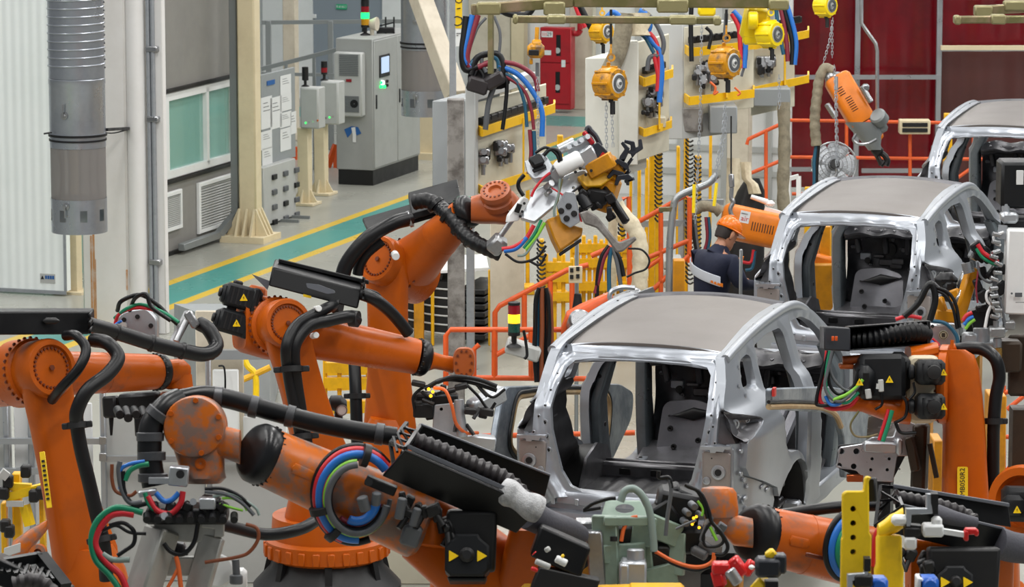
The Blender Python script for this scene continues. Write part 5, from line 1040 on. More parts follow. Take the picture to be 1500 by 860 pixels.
# ---------------------------------------------------------------- robot 5, at the right with the lettered arm
def robot_right():
 d=24.0;Sh=P(1418,800,d+.3);E=P(1392,562,d);R_=MT['rubber'];O=MT['orange'];q=lambda x,y,e=0.0: P(x,y,d+e)
 t=thing('welding_robot','orange welding robot whose arm carries the yellow MB050R2 plate','robot',V((Sh.x,Sh.y,0)),'orange welding robots')
 pedestal(t,Sh)
 m=MB();m.loft([(q(x,y,.1),RT*w/S(d),FW*.2,4.5)for x,y,w in((1388,512,24),(1396,520,29),(1402,540,30),(1408,580,29),(1412,630,29),(1413,690,31),(1414,740,33),(1416,790,36),(1418,830,34))],30);part('link_arm',m,O,t)
 ax=D(1,-.02,.25);m=MB();m.rev(q(1388,563,.05)-ax*.22,ax,[(0,.2),(.01,.235),(.17,.25),(.18,.265),(.23,.265),(.24,.24)],44);h=part('elbow_housing',m,O,t);m=MB();bolts(m,q(1388,563,.05)-ax*.045,-ax,.25,34,.010,.012);part('bolt_ring',m,MT['boltd'],h)
 m=MB();m.cyl(q(1394,512,-.05),q(1395,498,-.05),.012,8);m.cyl(q(1381,515,.1),q(1400,509,.1),.03,12);part('lifting_eye',m,O,h)
 m=MB();m.prism(rnd([(-.10,-.23),(.08,-.23),(.1,-.1),(.1,.22),(-.1,.22),(-.115,0)],.05),.12,MX(q(1352,569,-.12),RT,UP,-FW),(),.02);cp=part('motor_plate',m,MT['creamplate'],t,'cream motor plate')
 for y in(545,595):
  m=MB();c=q(1362,y,-.28);m.box(c,(.18,.26,.165),MX(V(),RT,FW,UP),.025);m.box(c-FW*.1+RT*.0,(.12,.12,.15),MX(V(),RT,FW,UP),.03);m.cyl(c-RT*.10,c-RT*.14,.05,14,ch=.01);mo=part('servo_motor',m,MT['charcoal'],t,'black servo motor')
  m=MB();m.rev(c-FW*.155+RT*.01,-FW,[(0,.05),(.02,.045),(.025,.02),(.025,.001)],16);part('motor_hub',m,MT['blackish'],mo);tri_mark(mo,c-FW*.135+RT*.075+UP*.0,-FW,UP,.024)
  # tray with the corrugated hose
 o=q(1244,514,-.2);a=q(1362,505,.05)-o;pbox(t,'cable_tray',o,a,(q(1244,480,-.2)-o)*.06,FW*.3,MT['tray'],.005,'black cable tray');tr=t
 pbox(t,'tray_wall',o+FW*.3,a,q(1244,480,-.2)-o,FW*.02,MT['tray'],.004);pbox(t,'tray_lid',o+(q(1244,480,-.2)-o)*.97,a,UP*.012,FW*.3,MT['tray'],.004)
 m=MB();pbox(t,'tray_end',q(1207,513,-.26),q(1246,515,-.2)-q(1207,513,-.26),q(1207,478,-.26)-q(1207,513,-.26),FW*.34,MT['trayend'],.01,'grey tray end');pbox(t,'tray_end',q(1358,506,.03),q(1363,506,.05)-q(1358,506,.03),q(1358,470,.03)-q(1358,506,.03),FW*.3,MT['tray'],.005)
 m=MB()
 for k in(0,1): m.box(q(1220+5*k,496,-.285),(.018,.004,.03),None,.003);m.box(q(1220+5*k,496,-.288),(.008,.004,.012),None)
 part('orange_mark',m,MT['rail'],t)
 hose('corrugated_hose',t,[(1246,497,d+.0),(1280,496,d-.06),(1310,490,d-.06),(1340,486,d+.0),(1356,490,d+.1)],d,13,R_,corr=.12,pitch=.035,n=18)
 # forearm block seen from its rear
 m=MB();m.box(q(1290,552,-.15),(.3,.3,.3),MX(V(),D(1,.02,.2),FW,UP),.03);m.box(q(1265,556,-.2),(.12,.3,.22),None,.04);m.box(q(1318,545,-.12),(.12,.25,.24),None,.03);mb_=part('wrist_motors',m,MT['charcoal'],t,'black wrist motors')
 for p in((1303,556),(1259,560)): tri_mark(mb_,q(*p,-.33 if p[0]>1280 else-.37),-FW,UP,.026)
 m=MB();m.loft([(q(1330,600,-.0),UP*.1,FW*.2,3),(q(1300,598,-.05),UP*.09,FW*.2,3),(q(1262,590,-.1),UP*.06,FW*.15,3),(q(1232,596,-.1),UP*.03,FW*.1,3)],20);m.loft([(q(1330,520,.1),UP*.06,FW*.2,3),(q(1370,512,.1),UP*.05,FW*.2,3)],18);part('forearm_casting',m,O,t)
 m=MB();m.cyl(q(1234,528,-.05),q(1264,526,-.05),.03,14,ch=.006);m.box(q(1240,536,-.05),(.1,.1,.03),None,.008);part('joint_lever',m,MT['salmon'],t)
 m=MB();m.cyl(q(1271,570,-.36),q(1273,584,-.36),.02,10,ch=.004);m.cyl(q(1290,556,-.38),q(1291,574,-.38),.018,10,ch=.004);m.cyl(q(1287,562,-.38),q(1286,570,-.38),.014,10);part('white_connectors',m,MT['cab'],mb_)
 hose('conduit',t,[(1400,513,d+.15),(1418,510,d+.1),(1440,512,d+.05),(1458,526,d),(1464,552,d),(1459,580,d),(1456,616,d),(1455,660,d+.05),(1455,720,d+.1),(1456,800,d+.1)],d,9.5,R_,n=16)
 hose('conduit',t,[(1412,522,d+.2),(1424,535,d+.2),(1430,560,d+.25),(1434,600,d+.3)],d,7,R_);clamp(t,P(1456,617,d),D(0,-1,0),.045)
 # name plate
 c=q(1410,706,-.13);m=MB();m.prism(rnd([(-.035,-.1),(.035,-.1),(.035,.1),(-.035,.1)],.01,2),.006,MX(c,RT,UP,-FW));np_=part('yellow_nameplate',m,MT['labely'],t)
 m=MB();m.text('MB050R2',.047,MX(c-FW*.005,UP,-RT,-FW));part('nameplate_print',m,MT['ink'],np_)
 # cable bundle hanging from the tray end
 for k,(pts,r,mm)in enumerate(([([(1212,514),(1208,545),(1200,575),(1204,592),(1222,599),(1245,594),(1256,582)],3.5,'redh'),([(1214,514),(1204,550),(1196,585),(1200,594),(1225,590),(1250,566),(1258,540)],2.6,'rubber'),([(1216,514),(1211,540),(1210,568),(1220,584),(1240,590),(1258,575)],2.4,'greenh'),([(1219,514),(1212,545),(1208,565),(1216,582),(1232,588),(1250,574),(1262,560)],2.4,'hosegrey'),([(1220,514),(1214,540),(1216,565),(1230,578),(1250,566)],2.4,'rubber'),([(1218,514),(1215,535),(1222,556),(1240,572),(1256,566)],2.2,'hosegrey'),([(1209,580),(1216,592),(1228,592),(1244,580)],2.6,'blueh'),([(1220,586),(1240,578),(1256,566),(1264,556)],2.6,'lime'),([(1323,545),(1320,575),(1328,590),(1326,610),(1310,620)],2.4,'rubber'),([(1338,560),(1340,575),(1332,585)],1.8,'rubber'),([(1302,600),(1296,620),(1288,645)],3.2,'redh'),([(1307,601),(1301,622),(1293,647)],3.2,'greenh'),([(1312,620),(1320,634),(1342,634)],2.6,'rubber'),([(1290,574),(1292,592),(1282,600)],2,'rubber'),([(1258,602),(1246,622),(1252,638),(1270,640),(1286,636)],1.6,'olive')])):
  hose('cable',t,pts,d-.3-.02*(k%4),r,MT[mm])
  # tool plate with its holes
 def pl(pts,dd,th,holes=(),b=.005):
  c=P(sum(p[0]for p in pts)/len(pts),sum(p[1]for p in pts)/len(pts),dd);x,y,z=RT,UP,-FW;w_=lambda X,Y: ((X-(750+F*(c-CAM).dot(RT)/dd))*dd/F,-(Y-(430-F*(c-CAM).dot(UP)/dd))*dd/F)
  m=MB();m.prism(rnd([w_(*p)for p in pts],.01,3),th,MX(c,x,y,z),[circ(*w_(hx,hy),hr*dd/F,14)for hx,hy,hr in holes],b);return m
 tp=part('tool_plate',pl([(1230,655),(1225,683),(1255,690),(1266,704),(1308,706),(1314,668),(1334,668),(1342,622),(1318,612),(1308,640),(1278,640),(1262,650)],d+.3,.05,[(1232,661,4.5),(1254,661,4.5),(1229,682,4.2),(1250,683,4.2),(1277,672,2.4),(1302,672,2.4),(1275,688,2.4),(1299,688,2.4),(1317,707-20,1.5)]),MT['alu'],t,'drilled aluminium tool plate')
 part('tool_plate_back',pl([(1228,652),(1224,684),(1270,706),(1305,708),(1330,660),(1300,645)],d+.38,.03),MT['dark'],t)
 m=MB();m.bar(q(1266,654,.22),q(1312,656,.22),.09,.06,None,.006);m.box(q(1317,654,.2),(.045,.08,.11),None,.015);part('clamp_slide',m,MT['alu'],t)
 m=MB();m.bar(q(1240,700,.3),q(1265,700,.3),.05,.05,None,.006);part('copper_shoe',m,MT['copper'],t)
 m=MB();m.bar(q(1350,620,.3),q(1346,720,.35),.14,.1,None,.02);m.bar(q(1332,640,.2),q(1342,690,.2),.08,.06,None,.01);m.bar(q(1362,650,.25),q(1372,700,.25),.03,.03);part('tool_arm',m,MT['brownsteel'],t,'dark brown tool arm')
 return t
MT.update(trayend=mat('grey_tray_end','2C2E33',.45),copper=mat('copper','A85A34',.35,.8),brownsteel=mat('brown_black_steel','3A2E22',.5,.3,dirt='1A1612',amt=.6))
# ---------------------------------------------------------------- robot 6, in front at the right with the weld gun
def robot_front_right():
 d=19.6;q=lambda x,y,e=0.0: P(x,y,d+e);R_=MT['rubber'];O=MT['orange'];OW=MT['orange_worn'];base=P(1420,1000,d+1.2)
 t=thing('welding_robot','orange welding robot in front with the round scuffed wrist at the open tailgate','robot',V((base.x,base.y,0)),'orange welding robots')
 m=MB();m.loft([(q(1051,713,0),RT*.05,FW*.05,2),(q(1051,715,0),RT*.085,FW*.085,2),(q(1052,722,0),RT*.10,FW*.1,2),(q(1053,745,0),RT*.106,FW*.105,2),(q(1054,757,0),RT*.10,FW*.1,2),(q(1055,759,0),RT*.088,FW*.09,2),(q(1055,766,0),RT*.08,FW*.085,2),(q(1056,772,0),RT*.05,FW*.06,2)],36);part('wrist',m,OW,t,'round scuffed wrist')
 f=(q(1230,808,.55)-q(1105,780,0)).normalized()
 m=MB();m.loft([(q(1058,766,0),UP*.06,FW*.07,3),(q(1074,776,0),UP*.085,FW*.09,3),(q(1102,781,0),UP*.08,FW*.09,3)],24);part('wrist_neck',m,OW,t)
 B=q(1114,783,.05);A=q(1290,822,.3);cylarm(t,A,B,.18,.155,MT['orange_mid']);band(t,B,-f,.155,.085,'wrist_band',26)
 m=MB();m.bar(q(1180,812,-.08),q(1206,818,-.02),.015,.025,None,.005);part('cast_slot',m,MT['boltd'],t)
 # tray
 o=q(1310,782,-.1);a=q(1461,816,.25)-o;c=q(1322,742,-.15)-o
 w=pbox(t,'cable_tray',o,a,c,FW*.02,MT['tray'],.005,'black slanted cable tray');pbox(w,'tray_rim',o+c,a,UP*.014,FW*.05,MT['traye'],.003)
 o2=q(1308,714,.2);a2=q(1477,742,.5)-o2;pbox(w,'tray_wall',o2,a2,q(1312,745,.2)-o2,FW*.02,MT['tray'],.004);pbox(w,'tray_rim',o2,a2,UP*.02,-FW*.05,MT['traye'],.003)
 pbox(w,'tray_floor',q(1320,755,-.1),q(1462,785,.25)-q(1320,755,-.1),q(1312,745,.25)-q(1320,755,-.1),UP*-.015,MT['tray'],.003)
 m=MB();c4=[q(1282,770,-.1),q(1290,712,.15),q(1310,714,.2),q(1322,742,-.15)]
 for i in range(4): m.bar(c4[i],c4[(i+1)%4],.018)
 for i in range(4):
  e=(i+.5)/4;m.bar(c4[0].lerp(c4[1],e),c4[3].lerp(c4[2],1-e),.011);m.bar(c4[0].lerp(c4[1],1-e),c4[3].lerp(c4[2],e),.011)
 m.bar(c4[0],q(1310,782,-.1),.02);part('end_cage',m,MT['tray'],w)
 hose('flexible_hose',t,[(1312,728,d+.05),(1345,734,d+.08),(1380,742,d+.1),(1410,752,d+.12),(1428,764,d+.08)],d,10,MT['hosedark'],corr=.13,pitch=.042,n=18)
 m=MB();m.tube([q(1372,752,-.05),q(1400,760,-.08),q(1430,766,-.05)],lambda s: .05-.02*s,14);part('torn_sleeve',m,MT['sleeveg'],t,'torn grey sleeve')
 m=MB();m.tube([q(1460,795,.2),q(1485,802,.25),q(1520,806,.3)],lambda s: .09-.01*s,16);part('grey_sleeve',m,MT['sleeveg'],t,'grey cloth sleeve')
 m=MB();m.loft([(q(1330,830,.45),UP*.18,FW*.16,4),(q(1400,850,.55),UP*.24,FW*.2,4),(q(1460,880,.6),UP*.26,FW*.2,4)],24);m.loft([(q(1466,800,.35),RT*.07,FW*.1,4),(q(1455,900,.6),RT*.1,FW*.14,4),(q(1430,1000,1.2),RT*.2,FW*.2,4)],20);part('link_arm',m,O,t)
 octmotor(t,q(1400,852,-.15),-FW+UP*.15,UP,.095,.085,.3);pbox(t,'motor_mount',q(1350,890,.1),q(1456,890,.1)-q(1350,890,.1),q(1356,800,.1)-q(1350,890,.1),-FW*.14,MT['blackish'],.02)  # mount widened in black to stand in for shade on the orange arm
 pedestal(t,V((base.x,base.y,1.0)));m=MB();m.loft([(V((base.x,base.y,1.0)),RT*.3,V((0,.3,0)),3),(V((base.x,base.y,1.9)),RT*.26,V((0,.25,0)),3),(q(1430,1000,1.2),RT*.22,FW*.22,3)],24);part('shoulder',m,O,t)
 C=q(1250,800,-.05);u=1/S(d);ring_cables(t,C,D(.8,0,-.5),D(.1,1,.1),36*u,[(1.2,5.0,1.2,'rubber',-.03,.02),(1.3,5.0,1.05,'blueh',0,.024),(1.5,5.0,.9,'greenh',.03,.022),(1.7,4.8,.75,'redh',.05,.02)])
 m=MB();rr=random.Random(21)
 for i in range(10): x=rr.uniform(1300,1370);p=q(x,800+(x-1300)*.2+rr.uniform(0,30),rr.uniform(-.1,.1));m.box(p,(.06,.06,.07),M.Rotation(rr.uniform(-.6,.6),4,'Y'),.01);m.cyl(p,p+D(rr.uniform(-.6,.6),-.8,.3)*.1,.014,10)
 part('connector_strip',m,MT['blackish'],t)
 hose('conduit',t,[(1232,742,d+.35),(1200,746,d+.2),(1175,752,d+.1),(1152,762,d+.0)],d,lambda s: 0,R_)if False else hose('conduit',t,[(1290,740,d+.4),(1240,742,d+.35),(1200,746,d+.3),(1160,752,d+.3),(1130,756,d+.3)],d,9,R_,n=14)
 # the weld gun on its wrist: sage green frame, transformer, cables
 G_=MT['sage'];m=MB();k=1/S(d)
 px=lambda pts,c: [((x-c[0])*k,-(y-c[1])*k)for x,y in pts]
 c=(915,745);m.prism(rnd(px([(888,733),(938,733),(950,756),(880,758)],c),.01),.035,MX(q(915,745,-.1),RT,(UP+FW*.9).normalized()*1.25,-FW),[[((14*math.cos(a))*k,(7*math.sin(a))*k)for a in[2*PI*i/16 for i in range(16)]]],.004)
 m.bar(q(886,755,-.25),q(890,885,-.2),.045,.14,LV,.006);m.bar(q(946,757,-.2),q(940,800,-.2),.05,.12,LV,.006);m.bar(q(884,763,-.28),q(950,763,-.26),.05,.05,None,.006);m.bar(q(884,812,-.25),q(945,808,-.22),.03,.1,None,.005)
 m.bar(q(944,765,-.15),q(994,786,-.1),.06,.12,None,.006);m.bar(q(990,780,-.1),q(986,842,-.1),.05,.12,LV,.006);m.bar(q(946,850,-.12),q(990,838,-.1),.05,.12,None,.006);m.bar(q(940,770,-.1),q(946,860,-.1),.045,.1,LV,.006);gf=part('gun_frame',m,G_,t,'sage green gun frame')
 m=MB();m.box(q(918,790,-.12),(.19,.14,.18),None,.02);m.box(q(965,818,-.05),(.15,.14,.2),None,.03);m.cyl(q(899,793,-.3),q(899,786,-.3),.02,10);part('gun_core',m,MT['blackish'],gf)
 m=MB();m.box(q(928,845,-.32),(.135,.14,.19),None,.012);m.cyl(q(931,822,-.32),q(931,804,-.32),.047,20,ch=.008);m.box(q(914,840,-.36),(.05,.1,.12),None,.01);part('servo_cylinder',m,MT['alu'],t,'grey actuator')
 m=MB();m.box(q(873,818,-.2),(.09,.12,.32),M.Rotation(-.08,4,'Y'),.01);m.box(q(858,768,-.15),(.12,.12,.05),None,.01);m.box(q(848,778,-.1),(.08,.1,.1),None,.02);m.cyl(q(845,782,-.17),q(845,782,-.2),.035,16);part('electrode_holder',m,MT['steel'],t)
 m=MB();m.box(q(985,720,.1),(.09,.16,.07),M.Rotation(-.3,4,'Y'),.012);m.box(q(992,745,.05),(.24,.2,.2),M.Rotation(.2,4,'Y'),.02);m.box(q(970,755,.0),(.16,.14,.14),M.Rotation(-.6,4,'Y'),.012);m.box(q(1012,790,-.05),(.15,.15,.14),None,.02);m.bar(q(965,745,0),q(988,725,0),.08,.08,None,.01);m.box(q(1005,725,.05),(.1,.12,.05),M.Rotation(.4,4,'Y'),.01)
 gb=part('connection_box',m,MT['charcoal'],t,'dark connection box');m=MB()
 for x,y,r in((1012,738,.02),(1003,748,.018),(1022,752,.018),(1000,762,.02),(1015,805,.02)): m.cyl(q(x,y,-.1),q(x+6,y+5,-.18),r,12,ch=.004)
 m.cyl(q(1015,805,-.15),q(1035,815,-.18),.028,12,ch=.006);m.cyl(q(1026,795,-.15),q(1045,808,-.18),.025,12,ch=.006);m.cyl(q(1040,757,-.2),q(1035,772,-.22),.022,12);m.box(q(1056,774,-.2),(.05,.04,.06),M.Rotation(.6,4,'Y'),.006);part('plugs',m,MT['hosegrey'],gb)
 m=MB()
 for x,y in((1016,759),(1020,757),(1016,764),(1014,768),(1024,773)): m.cyl(q(x,y,-.24),q(x,y,-.27),.008,8)
 part('yellow_leds',m,MT['leda'],gb)
 for pts,r,mm in(([(909,735),(915,720),(928,716),(942,728),(952,752),(957,790),(958,808)],5.5,'sagehose'),([(855,747),(868,738),(890,731),(902,730)],3,'rubber'),([(854,748),(868,746),(880,744)],2.6,'rubber'),([(910,793),(914,774),(924,760),(934,757)],3,'orangeh'),([(960,808),(985,822),(1010,830),(1030,830),(1044,822),(1046,810)],3.2,'orangeh'),([(960,812),(990,828),(1020,836),(1040,830)],2.4,'rubber'),([(981,703),(983,720),(978,755),(975,785)],3,'hosegrey'),([(1003,710),(1020,718),(1030,735),(1036,760)],2.8,'rubber'),([(1022,734),(1030,746),(1028,756)],2,'lime'),([(1006,712),(1026,722),(1038,748),(1042,764),(1056,780),(1066,800),(1060,812),(1046,812)],3,'rubber'),([(1040,766),(1030,785),(1034,800),(1052,800),(1060,790),(1048,772)],2.4,'rubber'),([(1040,772),(1046,784),(1050,792)],2.4,'lime'),([(990,775),(1005,768),(1020,762)],2,'hosegrey'),([(1034,768),(1026,790),(1032,796)],1.8,'hosegrey'),([(965,690),(966,700),(980,700),(984,715)],3,'rubber')):
  hose('gun_cable',t,pts,d-.28,r,MT[mm])
  # ---------------------------------------------------------------- a robot of the next station, cut off by the right edge
def robot_edge():
 d=23.4;q=lambda x,y,e=0.0: P(x,y,d+e);ax=D(-.5,.05,.85);E=q(1502,735);Sh=q(1660,930,.3)
 t=thing('welding_robot','orange robot joint and black motor cut off by the edge beside the MB050R2 arm','robot',V((Sh.x,Sh.y,0)),'orange welding robots')
 m=MB();m.rev(E-ax*.15,ax,[(0,.2),(.02,.24),(.2,.24),(.24,.22),(.24,.17),(.15,.16),(.15,.001)],44);part('elbow_disc',m,MT['orange'],t)
 m=MB();m.box(q(1493,738,-.25),(.22,.28,.22),MX(V(),D(.85,0,.5),FW,UP),.03);m.box(q(1484,740,-.34),(.14,.12,.13),MX(V(),D(.85,0,.5),FW,UP),.03);mo=part('servo_motor',m,MT['charcoal'],t,'black servo motor');tri_mark(mo,q(1490,747,-.47),-FW,UP,.026)
 arm_link(t,Sh,E-ax*.2,ax,.22,.18,.09,MT['orange']);pedestal(t,Sh)
 # ---------------------------------------------------------------- weld gun carried at the right edge, before the second car
def gun_right():
 d=25.0;q=lambda x,y,e=0.0: P(x,y,d+e);b=G(1500,1000)
 t=thing('weld_gun','white and black weld gun with looping grey cables beside the second car body','weld gun',V((q(1520,500).x,q(1520,500).y,0)))
 m=MB();m.box(q(1500,397),(.27,.16,.59),M.Rotation(.03,4,'Y'),.012);cb=part('control_box',m,MT['white'],t,'white control box');m=MB()
 for x,y in((1482,352),(1488,352),(1482,430),(1482,380)): m.cyl(q(x,y,-.08),q(x,y,-.09),.008,8)
 m.box(q(1492,432,-.085),(.05,.004,.03));m.box(q(1494,443,-.085),(.06,.004,.004));part('box_screws',m,MT['hosegrey'],cb)
 m=MB();m.box(q(1490,268,.1),(.26,.3,.32),None,.02);m.bar(q(1472,300,.1),q(1472,340,.1),.05,.05);m.box(q(1490,330,.1),(.2,.2,.12),None,.02);part('black_drive',m,MT['charcoal'],t,'black drive unit');m=MB();m.box(q(1494,260,-.06),(.05,.006,.1),None,.002);part('white_plate',m,MT['paper'],t)
 m=MB();m.cyl(q(1473,298,.0),q(1474,325,.0),.03,14,ch=.006);m.box(q(1478,318,0),(.12,.12,.08),None,.02);m.bar(q(1470,330,.0),q(1468,350,0),.06,.06);part('steel_head',m,MT['alu'],t)
 m=MB();m.box(q(1478,520,.1),(.16,.2,.22),None,.02);m.bar(q(1500,490,.2),q(1500,580,.2),.2,.2,None,.02);m.box(q(1500,700,.3),(.2,.2,1.0));part('gun_body',m,MT['brownsteel'],t)
 m=MB();m.box(q(1460,486,-.05),(.11,.1,.07),None,.01);m.cyl(q(1459,470,-.05),q(1459,484,-.05),.02,12);m.box(q(1478,476,-.02),(.08,.08,.06),None,.01);m.cyl(q(1461,495,-.05),q(1461,510,-.05),.03,14,ch=.006);part('valve',m,MT['steel'],t)
 m=MB();m.cyl(q(1462,510,-.05),q(1462,537,-.05),.028,14,ch=.004);m.cyl(q(1462,537,-.05),q(1462,552,-.05),.016,10,r2=.006);part('brass_tip',m,MT['brass'],t,'brass electrode')
 m=MB();m.box(q(1378,495,.15),(.22,.1,.2),None,.008);m.cyl(q(1438,505,.1),q(1438,480,.1),.06,20,ch=.008);m.box(q(1438,508,.1),(.26,.16,.08),None,.01);m.box(q(1420,500,.1),(.1,.1,.12),None,.012);tb=part('tool_block',m,MT['alu'],t,'grey tool block with a round cream badge');m=MB();m.rev(q(1382,491,.08),-FW,[(0,.032),(.004,.032),(.004,.001)],24);bd=part('badge',m,MT['cream'],tb);m=MB();m.rev(q(1382,491,.072),-FW,[(0,.028),(.001,.028),(.001,.024),(0,.024)],24,False)
 for k in(-1,0,1): m.box(q(1382+2*k,491,.072),(.004,.003,.026));m.box(q(1382,491+2.4*k,.072),(.022,.003,.004))
 part('badge_print',m,MT['ink'],bd);m=MB()
 for x,y in((1366,478),(1392,480),(1366,508),(1392,508)): m.cyl(q(x,y,.1),q(x,y,.08),.012,10)
 part('block_bolts',m,MT['blackish'],tb)
 m=MB();m.box(q(1440,466,.2),(.17,.1,.16),M.Rotation(-.3,4,'Y'),.008);part('black_cover',m,MT['blackish'],t)
 # clamping jaws between the box and the car
 m=MB();m.bar(q(1426,392,.1),q(1404,462,.1),.07,.09,None,.012);m.bar(q(1396,424,.12),q(1408,456,.12),.05,.08,None,.012);m.bar(q(1373,436,.1),q(1380,458,.1),.06,.08,None,.012);m.bar(q(1370,462,.1),q(1412,464,.1),.06,.09,None,.012);part('yellow_jaws',m,MT['amber'],t)
 m=MB();m.box(q(1415,412,.2),(.1,.1,.14),M.Rotation(.4,4,'Y'),.02);m.bar(q(1410,425,.12),q(1398,448,.12),.09,.06,None,.01);m.bar(q(1424,380,.1),q(1434,360,.1),.07,.07,None,.012);m.cyl(q(1416,385,.0),q(1420,400,.0),.04,14);part('steel_jaws',m,MT['steel'],t)
 m=MB();rr=random.Random(31)
 for k in range(20): p=q(rr.uniform(1430,1472),rr.uniform(350,460),rr.uniform(-.05,.2));m.box(p,(rr.uniform(.04,.1),.06,rr.uniform(.04,.1)),M.Rotation(rr.uniform(-1,1),4,'Y'),.01)
 m.box(q(1386,410,.2),(.16,.1,.1),None,.04);m.box(q(1390,425,.2),(.1,.1,.16),None,.03);part('dark_linkage',m,MT['dark'],t)
 m=MB()
 for k in range(12): p=q(1466+rr.uniform(-6,4),345+11*k,-.08);m.cyl(p,p+D(-.8,rr.uniform(-.4,.4),.3)*.06,.016,10,ch=.003)
 part('plugs',m,MT['steel'],cb)
 for pts,r,mm in(([(1432,358),(1440,370),(1452,378),(1462,384)],3.5,'redh'),([(1430,364),(1438,376),(1450,384),(1460,388)],2.6,'greenh'),([(1470,340),(1456,346),(1458,356),(1466,360)],2,'white'),([(1455,424),(1446,428),(1446,440),(1456,452),(1464,464)],2.2,'white'),([(1460,430),(1450,436),(1456,446),(1466,452),(1468,466)],2,'cab'),([(1457,440),(1448,456),(1443,480)],2.4,'white'),([(1459,400),(1458,424),(1466,446),(1472,476)],2.6,'hosegrey'),([(1432,384),(1436,404),(1450,414),(1460,404)],1.8,'hosegrey'),([(1434,390),(1430,420),(1432,444)],1.4,'winehose'),([(1410,470),(1416,462),(1424,458)],3,'redh'),([(1412,476),(1418,468),(1426,464)],3,'blueh'),([(1414,482),(1420,474),(1428,468)],2.6,'lime'),([(1324,464),(1345,444),(1358,420),(1366,418),(1370,440),(1362,470)],5,'rubber'),([(1368,420),(1388,428),(1400,446),(1406,480)],2.6,'rubber'),([(1366,424),(1384,432),(1396,452),(1402,482)],2.4,'rubber'),([(1312,468),(1330,463),(1350,466)],3,'redh'),([(1364,470),(1385,474),(1400,490),(1404,506)],3,'teal'),([(1364,500),(1372,508),(1374,516)],3,'blueh'),([(1366,496),(1376,506),(1378,514)],2,'redh')):
  hose('cable',t,pts,d-.05,r,MT[mm])
MT.update(brass=mat('brass','B08A4A',.3,.8))
robot_right();robot_front_right();robot_edge();gun_right()
# template on the far side of the first car belongs to the gun by the drilled plate
tg=thing('aperture_template','grey door aperture template at the near side of the first bare car','template',L(1.2,2.2,0))
template(tg,1.12,[(1128,568),(1210,568),(1262,600),(1264,690),(1228,700),(1222,640),(1200,604),(1128,606)][:8],[(1150,640),(1160,640),(1160,650),(1150,650)],None,.03)if False else None
m_=MB();pts_=[(1126,569),(1212,566),(1258,574),(1268,600),(1262,690),(1234,700),(1232,640),(1224,612),(1206,604),(1126,600)]
m_.prism(rnd([lc(PL(*p,L(1.12,0),LV))[1:]for p in pts_],.03,4),.05,MXx(1.12),(),.008);af=part('aperture_frame',m_,MT['plate'],tg)
m_=MB();m_.tube([PL(*p,L(1.15,0),LV)for p in((1126,589),(1160,588),(1200,590),(1216,594))],.014,8);part('rubber_edge',m_,MT['blackish'],af)
m_=MB();m_.tube([PL(*p,L(1.14,0),LV)for p in((1126,596),(1160,595),(1200,597),(1222,606),(1232,625))],.022,8);part('wooden_lip',m_,MT['tan'],af)
m_=MB();m_.bar(L(1.25,2.6,0),L(1.25,2.6,.75),.12,.12,LV);m_.bar(L(1.25,2.6,.72),PL(1245,690,L(1.12,0),LV),.08,.08);part('template_stand',m_,MT['dark'],tg)
m_=MB();m_.box(PL(1134,574,L(1.16,0),LV),(.02,.05,.06),LINE);part('red_sticker',m_,MT['labelr'],af)
